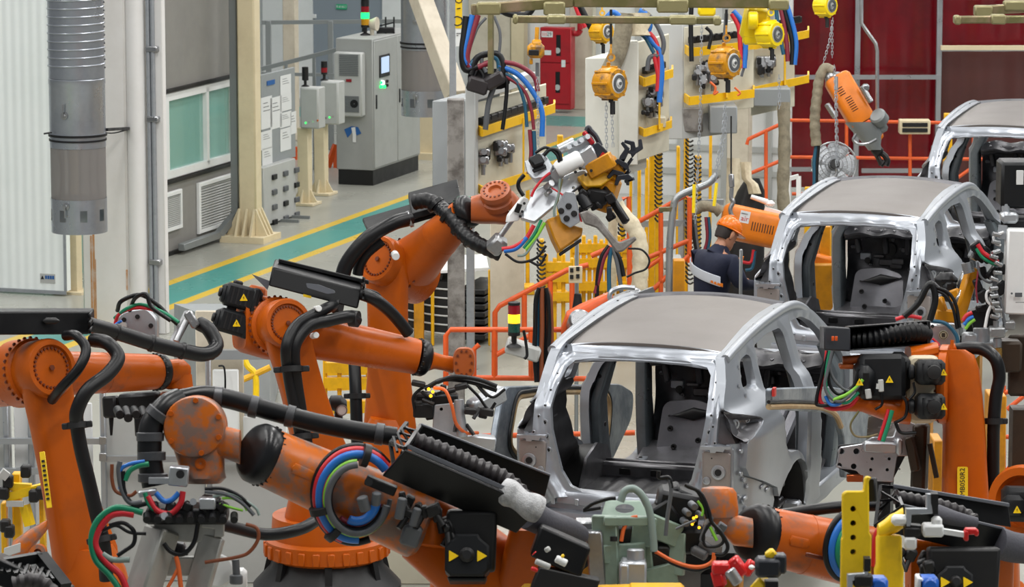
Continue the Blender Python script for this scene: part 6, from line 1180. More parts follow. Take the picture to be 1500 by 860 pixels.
# ================================================================ the middle of the hall
def pbox2(m,x0,y0,x1,y1,d,dep,e=0.0):
 """box whose front face fills a pixel rectangle at depth d"""
 a,b=P(x0,y1,d),P(x1,y0,d);c=(a+b)/2;m.box(c+V((0,dep/2,0)),(abs(b.x-a.x),dep,abs(b.z-a.z)),None,e);return m
def vpost(m,x0,x1,d,y0,y1,dep=None,e=.008):
 """upright post between two pixel columns; y1 None = down to the floor"""
 a=P(x0,y0,d);b=P(x1,y0,d);z1=a.z;z0=0 if y1 is None else P(x0,y1,d).z;w=b.x-a.x;m.box(V(((a.x+b.x)/2,a.y,(z0+z1)/2)),(w,dep or w,z1-z0),None,e);return m
def one(name,m,mt,label,cat,group=None): return solo(name,m,mt,label,cat,group)
def duct(px,d,ys,label,r):
 """hanging extraction duct: spiral tube, plain collar, clamp, mesh skirt and slotted ring"""
 c=P(px,200,d);zz=[P(px,y,d).z for y in ys];t=thing('extraction_duct',label,'duct',V((c.x,c.y,zz[-1])))
 A=lambda z: V((c.x,c.y,z));top=10.2;pr=[];z=top;k=0
 m=MB();m.rev(A(0),ZZ,[(top,r),(zz[0],r)],48,False)
 n=int((top-zz[0])/.085)
 for i in range(n):
  zc=top-(i+.5)*.085;m.tube([A(zc+.045*(a/24-.5))+V((math.cos(2*PI*a/24),math.sin(2*PI*a/24),0))*(r+.003)for a in range(25)],.009,6,1,cap=False)
 part('spiral_tube',m,MT['duct'],t)
 m=MB();m.rev(A(0),ZZ,[(zz[0],r*.98),(zz[0]-.01,r*1.015),(zz[0]-.06,r*1.015),(zz[0]-.07,r),(zz[1],r),(zz[1],r*1.03),(zz[1]-.04,r*1.03),(zz[1]-.04,r),(zz[2],r),(zz[2],r*.95)],48,False);co=part('collar',m,MT['duct'],t)
 m=MB();m.rev(A(0),ZZ,[(zz[1]-.005,r*1.03),(zz[1]-.005,r*1.05),(zz[1]-.03,r*1.05),(zz[1]-.03,r*1.03)],48,False);m.rev(A(0),ZZ,[(zz[1]-.06,r),(zz[1]-.06,r*1.03),(zz[1]-.08,r*1.03),(zz[1]-.08,r)],48,False);part('clamp_band',m,MT['dark'],co)
 m=MB();m.rev(A(0),ZZ,[(zz[2],r*.985),(zz[3],r*.985)],48,False);part('mesh_skirt',m,MT['mesh'],t)
 m=MB()
 for k in range(5): a=-2.3+.45*k;p=V((math.cos(a),math.sin(a),0))*r*.9;m.tube([A(zz[2])+p,A((zz[2]+zz[3])/2)+p*.9,A(zz[3])+p],.012,6)
 part('inner_rods',m,MT['steel'],t)
 h=zz[3]-zz[4];hs=[rect(a-.13,zz[4]+h*.36,a+.13,zz[4]+h*.70)for a in[2*PI*(k+.35)/8 for k in range(8)]]
 m=MB();m.panel(rect(0,zz[4],2*PI,zz[3]),[q for q in hs if q[0][0]>.02 and q[1][0]<6.26],lambda u,z: A(z)+V((math.cos(u),math.sin(u),0))*r,.07);part('slotted_ring',m,MT['duct'],t)
 for yy,e in((zz[1]+(zz[0]-zz[1])*.35,0),(zz[3]-.06,1)): m=MB();q=A(yy)+V((-.35,-.94,0))*r*1.01;m.rev(q,V((-.35,-.94,0)),[(0,.04),(.006,.04),(.008,.02),(.02,.015),(.02,.001)],16);m.bar(q+V((-.01,-.02,0)),q+V((-.01,-.02,.12*(1-2*e))),.012);part('latch',m,MT['steel'],t)
 return t
MT.update(duct=mat('galvanised_duct','A8ADB5',.3,.8,dirt='868C96',amt=.5,sc=3,rv=.06))
dt=duct(114,37.8,(112,194,215,291,342),'galvanised extraction duct hanging before the big white column',41*37.8/F)
m_=MB();a_=P(155,190,37.8);m_.bar(a_,P(190,188,38.9),.05,.03);m_.bar(P(190,188,38.9),P(211,184,39.4),.02);m_.tube([P(155,195,37.8),P(172,194,38.4),P(208,183,39.4)],.008,6);m_.tube([P(64,196,37.6),P(76,194,37.6)],.01,6);part('strap_bracket',m_,MT['dark'],dt)
duct(622,45.5,(-30,58,70,130,168),'galvanised extraction duct hanging behind the diagonal cream beam',34*45.5/F)
one('diagonal_beam',MB().bar(P(612,-14,43.5),P(668,140,43.0),.22,.2,None,.01),MT['beige'],'cream square beam leaning across the second duct','beam')
one('galvanised_pole',vpost(MB(),658,668,42.0,-30,None),MT['galv'],'tall galvanised pole beside the diagonal cream beam','pole')
t_=thing('position_sign','narrow yellow sign with black marks hanging by the galvanised pole','sign',P(672,40,41.5));part('sign_board',pbox2(MB(),667,-10,677,42,41.5,.03),MT['labely'],t_)
m_=MB()
m_.text('O',.13,MX(P(672,0,41.48),RT,UP,-FW));m_.box(P(672,12.5,41.48),(.045,.004,.012),M.Rotation(-.2,4,'Y'));m_.text('C',.17,MX(P(672,30,41.48),-RT,-UP,-FW));m_.box(P(672,49,41.48),(.055,.004,.008));m_.box(P(670,52,41.48),(.02,.004,.008))
part('sign_marks',m_,MT['ink'],t_)
part('white_tail',pbox2(MB(),667.5,43,676.5,68,41.5,.02),MT['white'],t_)
# ---------------------------------------------------------------- control cabinets along the aisle
def cabinets():
 X=-10.68;y0=23.2;ztop=on_x(547,57,X)[1]
 t=thing('control_cabinet','tall grey control cabinet with a cooling unit and signal tower on the aisle','cabinet',L(X-.28,y0+.9,0));C_=MT['cab']
 m=MB();lb(m,X-.56,X,y0,y0+1.98,.22,ztop,.01);bd=part('cabinet_body',m,MT['cabg'],t);m=MB();lb(m,X-.54,X-.01,y0+.02,y0+1.96,0.0,.22);part('plinth',m,MT['blackish'],t)
 for a,b in((.02,.98),(1.0,1.96)):
  m=MB();lb(m,X-.005,X+.02,y0+a,y0+b,.25,ztop-.03,.006);dr=part('cabinet_door',m,MT['cabg'],t)
  m=MB();lb(m,X+.02,X+.035,y0+a+.05,y0+a+.08,1.1,1.3,.004);part('door_handle',m,MT['dark'],dr)
 ac=[on_y(x,y,y0)for x,y in((494,75),(536,170))];m=MB();lb(m,ac[0][0],ac[1][0],y0-.16,y0,ac[1][1],ac[0][1],.02);au=part('cooling_unit',m,C_,t,'pale cooling unit')
 for(xa,ya,xb,yb)in((497,79,525,112),(497,140,526,165)):
  p,q=on_y(xa,ya,y0-.16),on_y(xb,yb,y0-.16);m=MB()
  for k in range(12): z=q[1]+(p[1]-q[1])*(k+.5)/12;lb(m,p[0],q[0],y0-.172,y0-.158,z-.008,z+.008)
  g=part('grille',m,MT['grillm'],au)
  if ya>100: m=MB();c=on_y(519,152,y0-.165);m.rev(L(c[0],y0-.168,c[1]),-LU,[(0,.06),(.008,.06),(.008,.02),(.002,.001)],20);part('fan',m,MT['dark'],g)
 m=MB();c=on_y(511,118,y0-.165);lb(m,c[0]-.04,c[0]+.04,y0-.175,y0-.16,c[1]-.02,c[1]+.02);part('red_display',m,MT['ledr'],au)
 c=on_x(563,96,X+.02);m=MB();lb(m,X+.02,X+.035,c[0]-.22,c[0]+.2,c[1]-.16,c[1]+.16,.006);sc_=part('screen_frame',m,MT['dark'],t);m=MB();lb(m,X+.036,X+.04,c[0]-.17,c[0]+.15,c[1]-.1,c[1]+.13);part('screen',m,MT['screen'],sc_)
 m=MB()
 for x,y,w in((558,121,1),(562,127,0),(557,127,0)): c=on_x(x,y,X+.02);m.rev(L(X+.02,c[0],c[1]),LV,[(0,.025),(.03,.02),(.03,.001)],10)
 part('lit_buttons',m,[MT['ledg']],t);m=MB()
 for x,y in((566,119),(566,125)): c=on_x(x,y,X+.02);m.rev(L(X+.02,c[0],c[1]),LV,[(0,.025),(.03,.02),(.03,.001)],10)
 part('dark_buttons',m,MT['blackish'],t);m=MB();c=on_x(559,121,X+.02);m.rev(L(X+.02,c[0],c[1]),LV,[(0,.03),(.035,.03),(.035,.001)],10);part('white_button',m,MT['ledw'],t)
 # signal tower and things on the roof
 b=P(535,53,52.2);b.z=ztop
 tower(b,.06,[(MT['ledg'],'green'),(MT['leda2'],'amber')],'lit green and red signal tower on top of the tall cabinet',order=('dark','ledr','ledg','leda2'))
 m=MB();q=P(545,35,52.2);m.cyl(V((q.x,q.y,ztop)),q,.03,10);m.rev(q-LV*.1,LV,[(0,.03),(.16,.10),(.18,.10),(.18,.001)],18);one('warning_horn',m,MT['beige'],'small beige horn beside the green signal tower','horn')
 m=MB();q=P(565,45,52.5);m.box(V((q.x,q.y,ztop+.05)),(.26,.12,.08),None,.01)
 for dx in(-.12,.0,.12): m.cyl(V((q.x+dx,q.y,ztop)),V((q.x+dx,q.y,ztop+.24)),.012,8)
 m.bar(V((q.x-.13,q.y,ztop+.1)),V((q.x+.13,q.y,ztop+.16)),.02);one('router',m,MT['dark'],'black router with aerials on top of the tall cabinet','router')
 # stuck-on blue paper with a bottle-like white tag
 c=on_y(517,192,y0);t2=thing('blue_poster','torn blue and white poster taped low on the tall cabinet','poster',L(c[0],y0-.006,c[1]))
 m=MB();m.prism([(-.13,.02),(-.02,.07),(.08,.06),(.13,-.03),(.06,-.06),(.02,.02),(-.08,-.1)],.005,MX(L(c[0],y0-.006,c[1]),LV,ZZ,-LU));part('blue_sheet',m,MT['labelb'],t2);m=MB();m.prism([(-.02,.05),(.04,.06),(.05,-.05),(.05,-.16),(-.0,-.16),(-.0,-.05)],.004,MX(L(c[0],y0-.012,c[1]),LV,ZZ,-LU));part('white_tag',m,MT['paper'],t2)
 # two small operator boxes on posts
 for k,(xl,xf,xr,yt,yb,px,py,twr,dsp)in enumerate(((425,440,467,126,186,447,300,'black',460),(467,470,496,117,180,471,285,'red',484))):
  y=y0-4.6+1.35*k;g=G(px,py);y=lc(g)[1];x=lc(g)[0];t3=thing('operator_box',['small grey operator box with a black signal tower on a cream post','small grey operator box with a red lamp on a cream post'][k],'control box',g,'operator boxes on the aisle')
  dd=(g-CAM).dot(FW);xa=on_y(xf,150,y-.14)[0];xb=on_y(xr,150,y-.14)[0];za=on_y(xf,yb+2,y-.14)[1];zb=on_y(xf,yt+2,y-.14)[1]
  R_=MX(V(),D(.92,0,0).normalized(),V((0,1,0)),ZZ)
  m=MB();c0=L((xa+xb)/2,y-.02,(za+zb)/2);m.box(c0,(xb-xa,.26,zb-za),LINE,.012);bx_=part('box_body',m,MT['cab'],t3)
  m=MB();m.box(c0-LU*.135,(xb-xa-.03,.02,zb-za-.03),LINE,.005);fd=part('box_door',m,MT['cab'],bx_)
  zs=on_y(dsp,yt+24,y-.15)[1];xs_=on_y(dsp-5,yt+24,y-.15)[0];m=MB();m.box(L(xs_,y-.15,zs),(.125,.012,.16),LINE,.004);sf=part('display',m,MT['screenb'],bx_)
  m=MB();m.box(L(xs_+.02,y-.158,zs+.03),(.05,.004,.03),LINE);part('display_digits',m,MT['screen'],sf)
  zb_=za+.08;m=MB()
  for j,mm in enumerate(('ledg','blackish','ledg','ledb')):
   m=MB();m.rev(L(xs_-.07+.055*j,y-.145,zb_+.012*j),-LU,[(0,.018),(.02,.016),(.02,.001)],10);part(['green_button','black_knob','green_button','orange_switch'][j],m,MT[mm],bx_)
  m=MB();zz=za;m.box(V((g.x,g.y,zz/2)),(.16,.16,zz),LINE,.01);m.box(V((g.x,g.y,.02)),(.36,.36,.04),LINE,.006)
  for s in(-1,1): m.prism([(0,0),(.1,0),(0,.18)],.02,MX(g+LV*s*.08+ZZ*.04,LV*s,ZZ,LU));m.prism([(0,0),(.1,0),(0,.18)],.02,MX(g+LU*s*.08+ZZ*.04,LU*s,ZZ,LV))
  part('post',m,MT['cream'],t3)
  tower(L(xa+.02 if k==0 else xa,y,zb),.045,[],['black signal tower on the first small operator box','black and red signal tower on the second small operator box'][k],order=('dark','dark')if k==0 else('dark','ledr'))
  # notice board with papers
 X2=-10.62;yA,zA=on_x(383,110,X2);yB,zB=on_x(432,100,X2);zl=on_x(383,245,X2)[1]
 t4=thing('notice_board','grey notice board covered with white papers beside the cream column','board',L(X2,(yA+yB)/2,0));m=MB();lb(m,X2-.04,X2,yA,yB,zl,zA,.006);part('board_panel',m,MT['cabd'],t4)
 m=MB()
 for y in(yA+.4,yB-.4): lb(m,X2-.03,X2+.01,y-.02,y+.02,.03,zl)
 lb(m,X2-.3,X2+.35,yA+.38,yA+.42,0,.04);lb(m,X2-.3,X2+.35,yB-.42,yB-.38,0,.04);part('stand',m,MT['galvd'],t4)
 m=MB();p=on_x(396,121,X2);lb(m,X2,X2+.01,p[0]-.13,p[0]+.14,p[1]-.03,p[1]+.03);part('blue_title',m,MT['labelb'],t4)
 for i,(x,y,w)in enumerate(((418,124,12),(390,165,12),(404,165,13),(418,150,13),(390,205,12),(418,175,13),(391,231,11),(418,204,12),(429,180,6))):
  p=on_x(x,y,X2);ww=w*.028+.05;hh=[.26,.42,.42,.22,.24,.2,.26,.3,.3][i];t5=thing('paper_sheet',['small white sheet at the top of the last column of the notice board','tall white sheet high in the first column of the notice board','tall white sheet in the middle column of the notice board','white sheet second from the top of the last notice board column','white sheet under the tall one in the first notice board column','white sheet third from the top of the last notice board column','lowest white sheet of the first notice board column','lowest white sheet of the last notice board column','narrow white sheet on the outer edge of the notice board'][i],'paper',L(X2+.006,*p),'papers on the notice board')
  m=MB();lb(m,X2+.003,X2+.006,p[0]-ww/2,p[0]+ww/2,p[1]-hh/2,p[1]+hh/2);part('sheet',m,MT['paper'],t5);m=MB()
  for k in range(3): lb(m,X2+.006,X2+.008,p[0]-ww*.3,p[0]+ww*(.1+.1*k),p[1]+hh*(.3-.12*k),p[1]+hh*(.32-.12*k))
  part('print',m,MT['hosegrey'],t5)
  # low switch cabinet under the board
 y1,z1=on_x(386,246,X2+.1);y2,_=on_x(421,246,X2+.1);zb=on_x(392,326,X2+.1)[1];zb=max(.05,zb);m=MB();lb(m,X2-.15,X2+.1,y1,y2+.3,.02,z1,.01);t6=thing('switch_cabinet','low grey switch cabinet with rows of switches under the notice board','cabinet',L(X2,(y1+y2)/2,0));part('cabinet_body',m,MT['cab'],t6)
 for i in range(3):
  for j in range(4): m=MB();yy=y1+.35+.4*i;zz=z1-.16-.2*j;lb(m,X2+.1,X2+.13,yy-.07,yy+.07,zz-.035,zz+.035,.006);part('switch',m,MT['hosegrey' if(i+j)%3 else 'dark'],t6)
MT.update(pinkp=mat('pink_print','D8A8A8',.7),cabg=mat('control_cabinet_grey','9C9E9C',.5,dirt='8E908E',amt=.4,sc=2),leda2=mat('amber_dark','C08A10',.35))
def tower(b,r,lamps,label,order,group=None):
 t=thing('signal_tower',label,'signal light',b,group);h=r*1.5;m=MB();m.rev(b,ZZ,[(0,r*1.3),(r*.3,r*1.1),(r*.6,r*.45),(r*1.8,r*.45),(r*1.9,r),(r*2.5,r)],16);part('tower_base',m,MT['blackish'],t);z=r*2.5
 for nm in order[::-1]: m=MB();m.rev(b+ZZ*z,ZZ,[(0,r),(h*.92,r),(h*.95,r*.9),(h,r*.9)],16);part('lamp_segment',m,MT[nm]if nm!='dark' else MT['blackish'],t);z+=h
 m=MB();m.rev(b+ZZ*z,ZZ,[(0,r),(r*.4,r),(r*.5,r*.7),(r*.5,.001)],16);part('tower_cap',m,MT['blackish'],t);return t
cabinets()
# aluminium handrail in front of the far door
t_=thing('aluminium_railing','grey aluminium railing with posts in front of the far grey door','railing',P(480,100,56.0)-ZZ*P(480,100,56.0).z)
for x,d in((393,56),(484,56)): part('rail_post',vpost(MB(),x-4,x+4,d,30,None,.1),MT['galvd'],t_)
for x,y in((419,92),(460,82)): part('rail_post',vpost(MB(),x-2.5,x+2.5,53.5,y,None,.06),MT['galvd'],t_)
part('top_rail',MB().bar(P(383,33,56),P(600,31,56),.06),MT['galvd'],t_);part('hand_rail',MB().bar(P(383,101,53.5),P(493,73,53.5),.06),MT['galvd'],t_);part('mid_rail',MB().bar(P(383,108,55.5),P(493,110,55.5),.05),MT['galvd'],t_)
one('orange_barrier',MB().bar(P(420,240,55),P(432,215,55),.1).bar(P(480,245,54),P(492,212,54),.08).bar(P(432,215,55),P(436,285,55),.06).bar(P(492,212,54),P(492,262,54),.06),MT['rail'],'orange slanted barrier bars behind the small operator boxes','barrier')
# ---------------------------------------------------------------- red hose cabinet on the far wall
def fire():
 yw=lc(G(815,163))[1];f=lambda x,y: on_y(x,y,yw-.25);a=f(791,40);b=f(836,161);t=thing('fire_hose_cabinet','red fire cabinet with two windows and number 29 on the far wall','fire cabinet',L((a[0]+b[0])/2,yw,0));hs=[(815,51,822,82),(814,105,821,136)]
 m=MB();lb(m,a[0],b[0],yw-.25,yw,max(0,b[1]),a[1],.01);cb=part('cabinet_body',m,MT['red'],t);zs=f(813,92)[1]
 for(z0,z1),h in zip(((zs+.01,a[1]-.02),(max(.03,b[1])+.1,zs-.01)),hs):
  p,q=f(h[0],h[3]),f(h[2],h[1]);m=MB();m.prism(rect(a[0]+.02,z0,b[0]-.02,z1),.02,MYy(yw-.262),[rect(p[0],p[1],q[0],q[1])],.003);dr=part('cabinet_door',m,MT['red'],t);m=MB();lb(m,p[0],q[0],yw-.26,yw-.252,p[1],q[1]);part('door_window',m,MT['dark'],dr)
  m=MB();c=f(817,h[3]-8);m.rev(L(c[0],yw-.262,c[1]),-LU,[(0,.05),(.006,.05),(.006,.001)],14);part('coiled_hose',m,MT['cab'],dr)
 c=f(802,50);m=MB();lb(m,c[0]-.1,c[0]+.1,yw-.278,yw-.272,c[1]-.05,c[1]+.05);lp=part('number_plate',m,MT['paper'],t);m=MB();m.text('29',.09,MX(L(c[0]+.04,yw-.279,c[1]),LV,ZZ,-LU));part('number',m,MT['ink'],lp);m=MB()
 for k in range(3): lb(m,c[0]-.085+.032*k,c[0]-.062+.032*k,yw-.281,yw-.279,c[1]-.03,c[1]+.03)
 part('pale_print',m,MT['pinkp'],lp)
 for x,y,w,h in((803,77,.12,.08),(826,93,.07,.12)): c=f(x,y);m=MB();lb(m,c[0]-w/2,c[0]+w/2,yw-.278,yw-.273,c[1]-h/2,c[1]+h/2);part('paper_label',m,MT['paper'],t)
 m=MB();m.tube([L(*(lambda q: (q[0],yw-.1,q[1]))(f(*p)))for p in((837,50),(843,50),(846,45),(846,38),(846,-20))],.05,10);part('supply_pipe',m,MT['red'],t)
fire()
# ---------------------------------------------------------------- hanging weld controllers with yellow guards
def controller(label,d,box,face,guards,combs,hoses,valve,side='cabd',post=None,slope=-.33,dd=1.5):
 """box = end cabinet (x0, y0, x1, y1); face = equipment plate corners in px (left x, right x, top y at left, bottom y at left); guards follow the plate"""
 x0,y0,x1,y1=box;t=thing('weld_controller',label,'weld controller',P((x0+x1)/2,y1,d),'hanging weld controllers')
 a=P(x0,y1,d);w=P(x1,y1,d)-a;h=P(x0,y0,d)-a;dep=(P(x1+60,y1+60*slope,d+dd*.6)-P(x1,y1,d));u=dep.normalized()
 pbox(t,'cabinet',a,w,h,u*.7,MT[side],.008,'grey end cabinet')
 fx0,fx1,fy0,fy1=face;q=lambda x,y,e=0.0: P(x,y+(x-fx0)*slope,d+(x-fx0)/60*dd*.6+e)
 o=q(fx0,fy1);pbox(t,'equipment_plate',o,q(fx1,fy1)-o,q(fx0,fy0)-o,V((0,.12,0)),MT['cream2'],.006,'cream equipment plate')
 m=MB();rr=random.Random(int(x0));vx0,vx1,vy0,vy1=valve
 for k in range(9): p=q(rr.uniform(vx0,vx1),rr.uniform(vy0,vy1),-.12);m.box(p,(rr.uniform(.05,.12),.12,rr.uniform(.05,.12)),None,.01);m.cyl(p,p-ZZ*.14,.02,10);m.cyl(p-FW*.06,p-FW*.09,.03,12)
 part('valve_group',m,MT['steel'],t);m=MB()
 for k in range(8): p=q(rr.uniform(vx0-3,vx1+3),rr.uniform(vy0-4,vy1+6),-.16);m.box(p,(.05,.07,rr.uniform(.04,.12)),None,.01)
 part('dark_couplings',m,MT['blackish'],t)
 for(gx0,gx1,gy,pr,th)in guards:
  m=MB();o0=q(gx0,gy);o1=q(gx0+7,gy+6,-pr*.8);o2=q(gx1,gy+6,-pr);th_=1.25*th/S(d);m.bar(o0,o1,.02,th_,None);m.bar(o1,o2,.02,th_,None);m.bar(o2,q(gx1,gy),.02,th_,None);part('yellow_guard',m,MT['yellowg'],t)
 if len(guards)>1: gx=(guards[0][0]*.4+guards[0][1]*.6);m=MB();m.bar(q(gx,guards[0][2]+6,-guards[0][3]),q(gx,guards[-1][2]+8,-guards[0][3]),.09,.02,RT);part('guard_upright',m,MT['yellowg'],t)
 for(cx0,cx1,cy)in combs:
  m=MB();m.bar(q(cx0,cy,-.12),q(cx1,cy,-.12),.06,.07,None,.006)
  for k in range(10): p=q(cx0+(cx1-cx0)*(k+.5)/10,cy-2,-.17);m.box(p,(.03,.03,.05))
  part('cable_comb',m,MT['blackish'],t)
 for pts,r,mm in hoses: hose('supply_hose',t,pts,d-.25,r,MT[mm])
 return t
MT.update(yellowg=mat('guard_yellow','F0BC10',.4,dirt='A8800C',amt=.3,sc=5),cabw=mat('white_cabinet','CFCFC6',.5,dirt='B4B2A6',amt=.4,sc=2),ygrime=mat('grimy_yellow_paint','D0900C',.4,dirt='5A4A40',amt=.8,sc=9,thr=(.48,.6)),cream2=mat('cream_plate','C9C5B2',.55,dirt='A8A28E',amt=.4,sc=2.5))
K='rubber'
c_=controller('first hanging weld controller, behind the robot gripper, with a long yellow guard',34,(633,148,690,288),(692,800,152,306),[(699,812,192,.3,11),(700,790,278,.3,10)],[(704,800,182)],[([(683,24),(680,50),(677,80),(682,102),(700,98)],5,K),([(692,22),(686,48),(680,82),(690,100)],4.5,'blueh'),([(700,22),(692,50),(684,84),(692,100),(716,92)],4.5,'winehose'),([(712,26),(700,40),(692,60),(686,78)],2.2,'hosegrey'),([(724,24),(732,46),(732,70),(728,90)],2.2,'hosegrey'),([(735,84),(728,115),(716,150),(711,190)],4,'hosegrey'),([(732,92),(742,120),(740,160),(736,190)],3,K),([(733,90),(760,96),(782,112),(788,134)],3.6,'winehose'),([(730,96),(760,110),(784,140),(794,165),(794,200)],4,'blueh'),([(730,104),(755,118),(768,150),(772,186)],2.6,'teal'),([(738,110),(766,130),(778,160),(782,190)],2.6,'winehose'),([(690,110),(700,84),(730,80),(736,108),(718,124),(696,116)],5,K),([(688,96),(706,80),(728,86),(732,104)],4,'teal'),([(706,78),(706,92),(712,106)],3,'hosegrey'),([(692,120),(700,102),(708,112),(704,124)],2.4,K),([(782,192),(784,230),(786,262)],3,'teal'),([(776,190),(778,225),(774,255)],3,'winehose')],(706,748,222,240))
m_=MB();m_.bar(P(691,126,34),P(691,290,34),.1,.1,LV,.008);m_.bar(P(691,140,34.1),P(778,112,35),.12,.1,None,.008);part('top_frame',m_,MT['cab'],c_)
m_=MB();m_.loft([(P(716,116,33.8),UP*.1,RT*.2,3),(P(716,108,33.8),UP*.05,RT*.12,3)],14);m_.box(P(700,125,33.7),(.2,.15,.14),M.Rotation(.3,4,'Y'),.02);m_.box(P(724,118,33.7),(.2,.15,.12),M.Rotation(-.5,4,'Y'),.02);part('hose_boot',m_,MT['hosedark'],c_)
c_=controller('second hanging weld controller, white, behind the lower yellow balancer',37,(857,85,906,260),(934,980,62,236),[(937,985,118,.35,10),(937,983,192,.35,9)],[(944,972,107)],[([(940,15),(952,24),(964,40),(972,62),(968,80),(952,84),(948,104)],3.5,'hosegrey'),([(948,45),(960,60),(966,85),(966,130)],3.5,'redh'),([(944,50),(956,62),(968,84),(966,150)],4,'blueh'),([(936,15),(948,22),(952,38),(946,52)],4,'blueh'),([(930,45),(945,55),(958,78)],3,'teal'),([(958,80),(964,110),(963,134)],3.5,'redh'),([(968,80),(970,110),(966,150)],3.5,'blueh')],(944,966,140,168),'cabw')
m_=MB();m_.box(P(920,150,36.9),(.2,.3,1.25),None,.008);m_.box(P(912,74,36.8),(.25,.2,.14),M.Rotation(.5,4,'Y'),.03);part('white_column',m_,MT['cabw'],c_);m_=MB();m_.box(P(955,178,37.3),(.28,.2,.1),None,.006);part('cream_box',m_,MT['cream2'],c_)
m_=MB();m_.tube(pp([(915,20),(912,50),(904,80),(892,105)],36.6),.09,12);part('canvas_sleeve',m_,MT['canvas'],c_);m_=MB();m_.loft([(P(936,20+8*k,36.7),RT*.12*(1-.25*(k%2)),FW*.1,2.5)for k in range(5)],14);part('cloth_wrap',m_,MT['sleeve'],c_)
c_=controller('third hanging weld controller with a front panel of valves and yellow bars',38.5,(960,36,1000,204),(1002,1104,40,170),[(1004,1105,72,.3,10),(1003,1104,143,.3,10)],[(1010,1098,60)],[([(1072,20),(1082,40),(1084,62),(1086,100)],3.5,'redh'),([(1074,16),(1088,34),(1092,62),(1090,100)],4,'blueh'),([(1013,0),(1012,40),(1013,90)],3.5,K),([(1034,40),(1042,50),(1038,72)],2.6,K),([(1064,20),(1062,48),(1060,66)],3,'hosegrey'),([(1090,34),(1094,80),(1086,112)],2,'hosegrey'),([(1040,120),(1048,128),(1046,138),(1052,134)],1.8,'orangeh'),([(1076,128),(1084,136),(1080,140)],1.6,'orangeh')],(1012,1050,98,124),'cab',slope=-.12,dd=.6)
m_=MB();pbox2(m_,1000,158,1030,194,38.5,.3,.01);part('brown_panel',m_,MT['dirty'],c_);m_=MB();pbox2(m_,1040,156,1080,196,38.4,.5,.01);part('hanging_box',m_,MT['cabd'],c_)
c_=controller('hanging weld controller next to the red curtain, with a bent yellow guard',40,(1092,60,1100,130),(1100,1164,52,170),[(1098,1184,62,.3,9),(1098,1184,128,.3,9)],[(1142,1172,44)],[([(1144,0),(1150,20),(1160,60),(1160,95)],3.5,K),([(1150,0),(1158,24),(1166,60),(1164,95)],3.5,'blueh'),([(1140,0),(1146,24),(1152,60),(1154,90)],3.5,'winehose'),([(1136,4),(1140,40),(1148,80)],3,'teal')],(1108,1130,88,100),'cab',slope=-.22,dd=1.0)
m_=MB();pbox2(m_,1104,130,1158,156,39.8,.5,.01);part('hanging_box',m_,MT['cabd'],c_)
# ---------------------------------------------------------------- overhead tubes
def otube(label,pts,d,r,joints=(),m='olive',sq=True):
 t=thing('overhead_beam',label,'beam',P(*pts[0],d));mm=MB()
 for a,b in zip(pts,pts[1:]): mm.bar(P(*a,d),P(*b,d),2*r/S(d),2*r/S(d),None,.012)
 part('beam_tube',mm,MT[m],t)
 for(x,y,w,h)in joints: mm=MB();mm.box(P(x,y,d),(w/S(d),.16,h/S(d)),None,.015);mm.cyl(P(x-w*.3,y-h*.3,d-.05),P(x+w*.3,y-h*.3,d-.05),h*.2/S(d),10);part('beam_joint',mm,MT['olive2'],t)
 return t
MT.update(olive2=mat('pale_passivated_joint','8E8862',.45,.4,dirt='7E7450',amt=.5,sc=6))
otube('long olive and pink overhead tube carrying the balancers',[(752,28),(1055,30)],31,5.5,[(755,28,8,13),(815,28,28,13),(1000,29,40,13),(1050,30,12,13)])
otube('upper olive overhead tube running above the balancers',[(690,14),(840,2),(1150,4)],32,8,[(716,12,36,18),(812,12,32,20),(985,8,46,20),(1140,6,30,16)])
otube('olive overhead tube end in front of the brown curtain',[(1398,29),(1520,28)],36,5.5,[(1402,29,10,13),(1462,28,22,14)]);otube('pale overhead joint above the brown curtain',[(1430,16),(1520,10)],36.3,7,[(1440,16,26,16),(1490,8,40,14)])
t_=thing('hose_drop_tube','olive drop tube with loops of hose above the first weld controller','tube',P(719,60,33));part('drop_tube',MB().bar(P(719,22,33),P(719,108,33),.045),MT['olive'],t_);hose('hose',t_,[(730,12),(745,20),(770,22),(782,8),(785,-8)],32.5,5,MT[K]);hose('hose',t_,[(728,8),(750,14),(768,10),(774,-8)],32.6,4,MT['winehose']);hose('hose',t_,[(728,16),(750,19),(764,10),(764,-6)],32.7,4,MT['blueh'])
t_=thing('hose_bundle','red and black hose pair slanting down behind the long overhead tube','hose',P(855,20,33));hose('hose',t_,[(848,6),(858,26),(868,44)],33,5,MT[K]);hose('hose',t_,[(842,6),(850,26),(858,40)],33,3.5,MT['redh']);hose('hose',t_,[(888,26),(898,18),(908,24)],33,4,MT['blueh'])
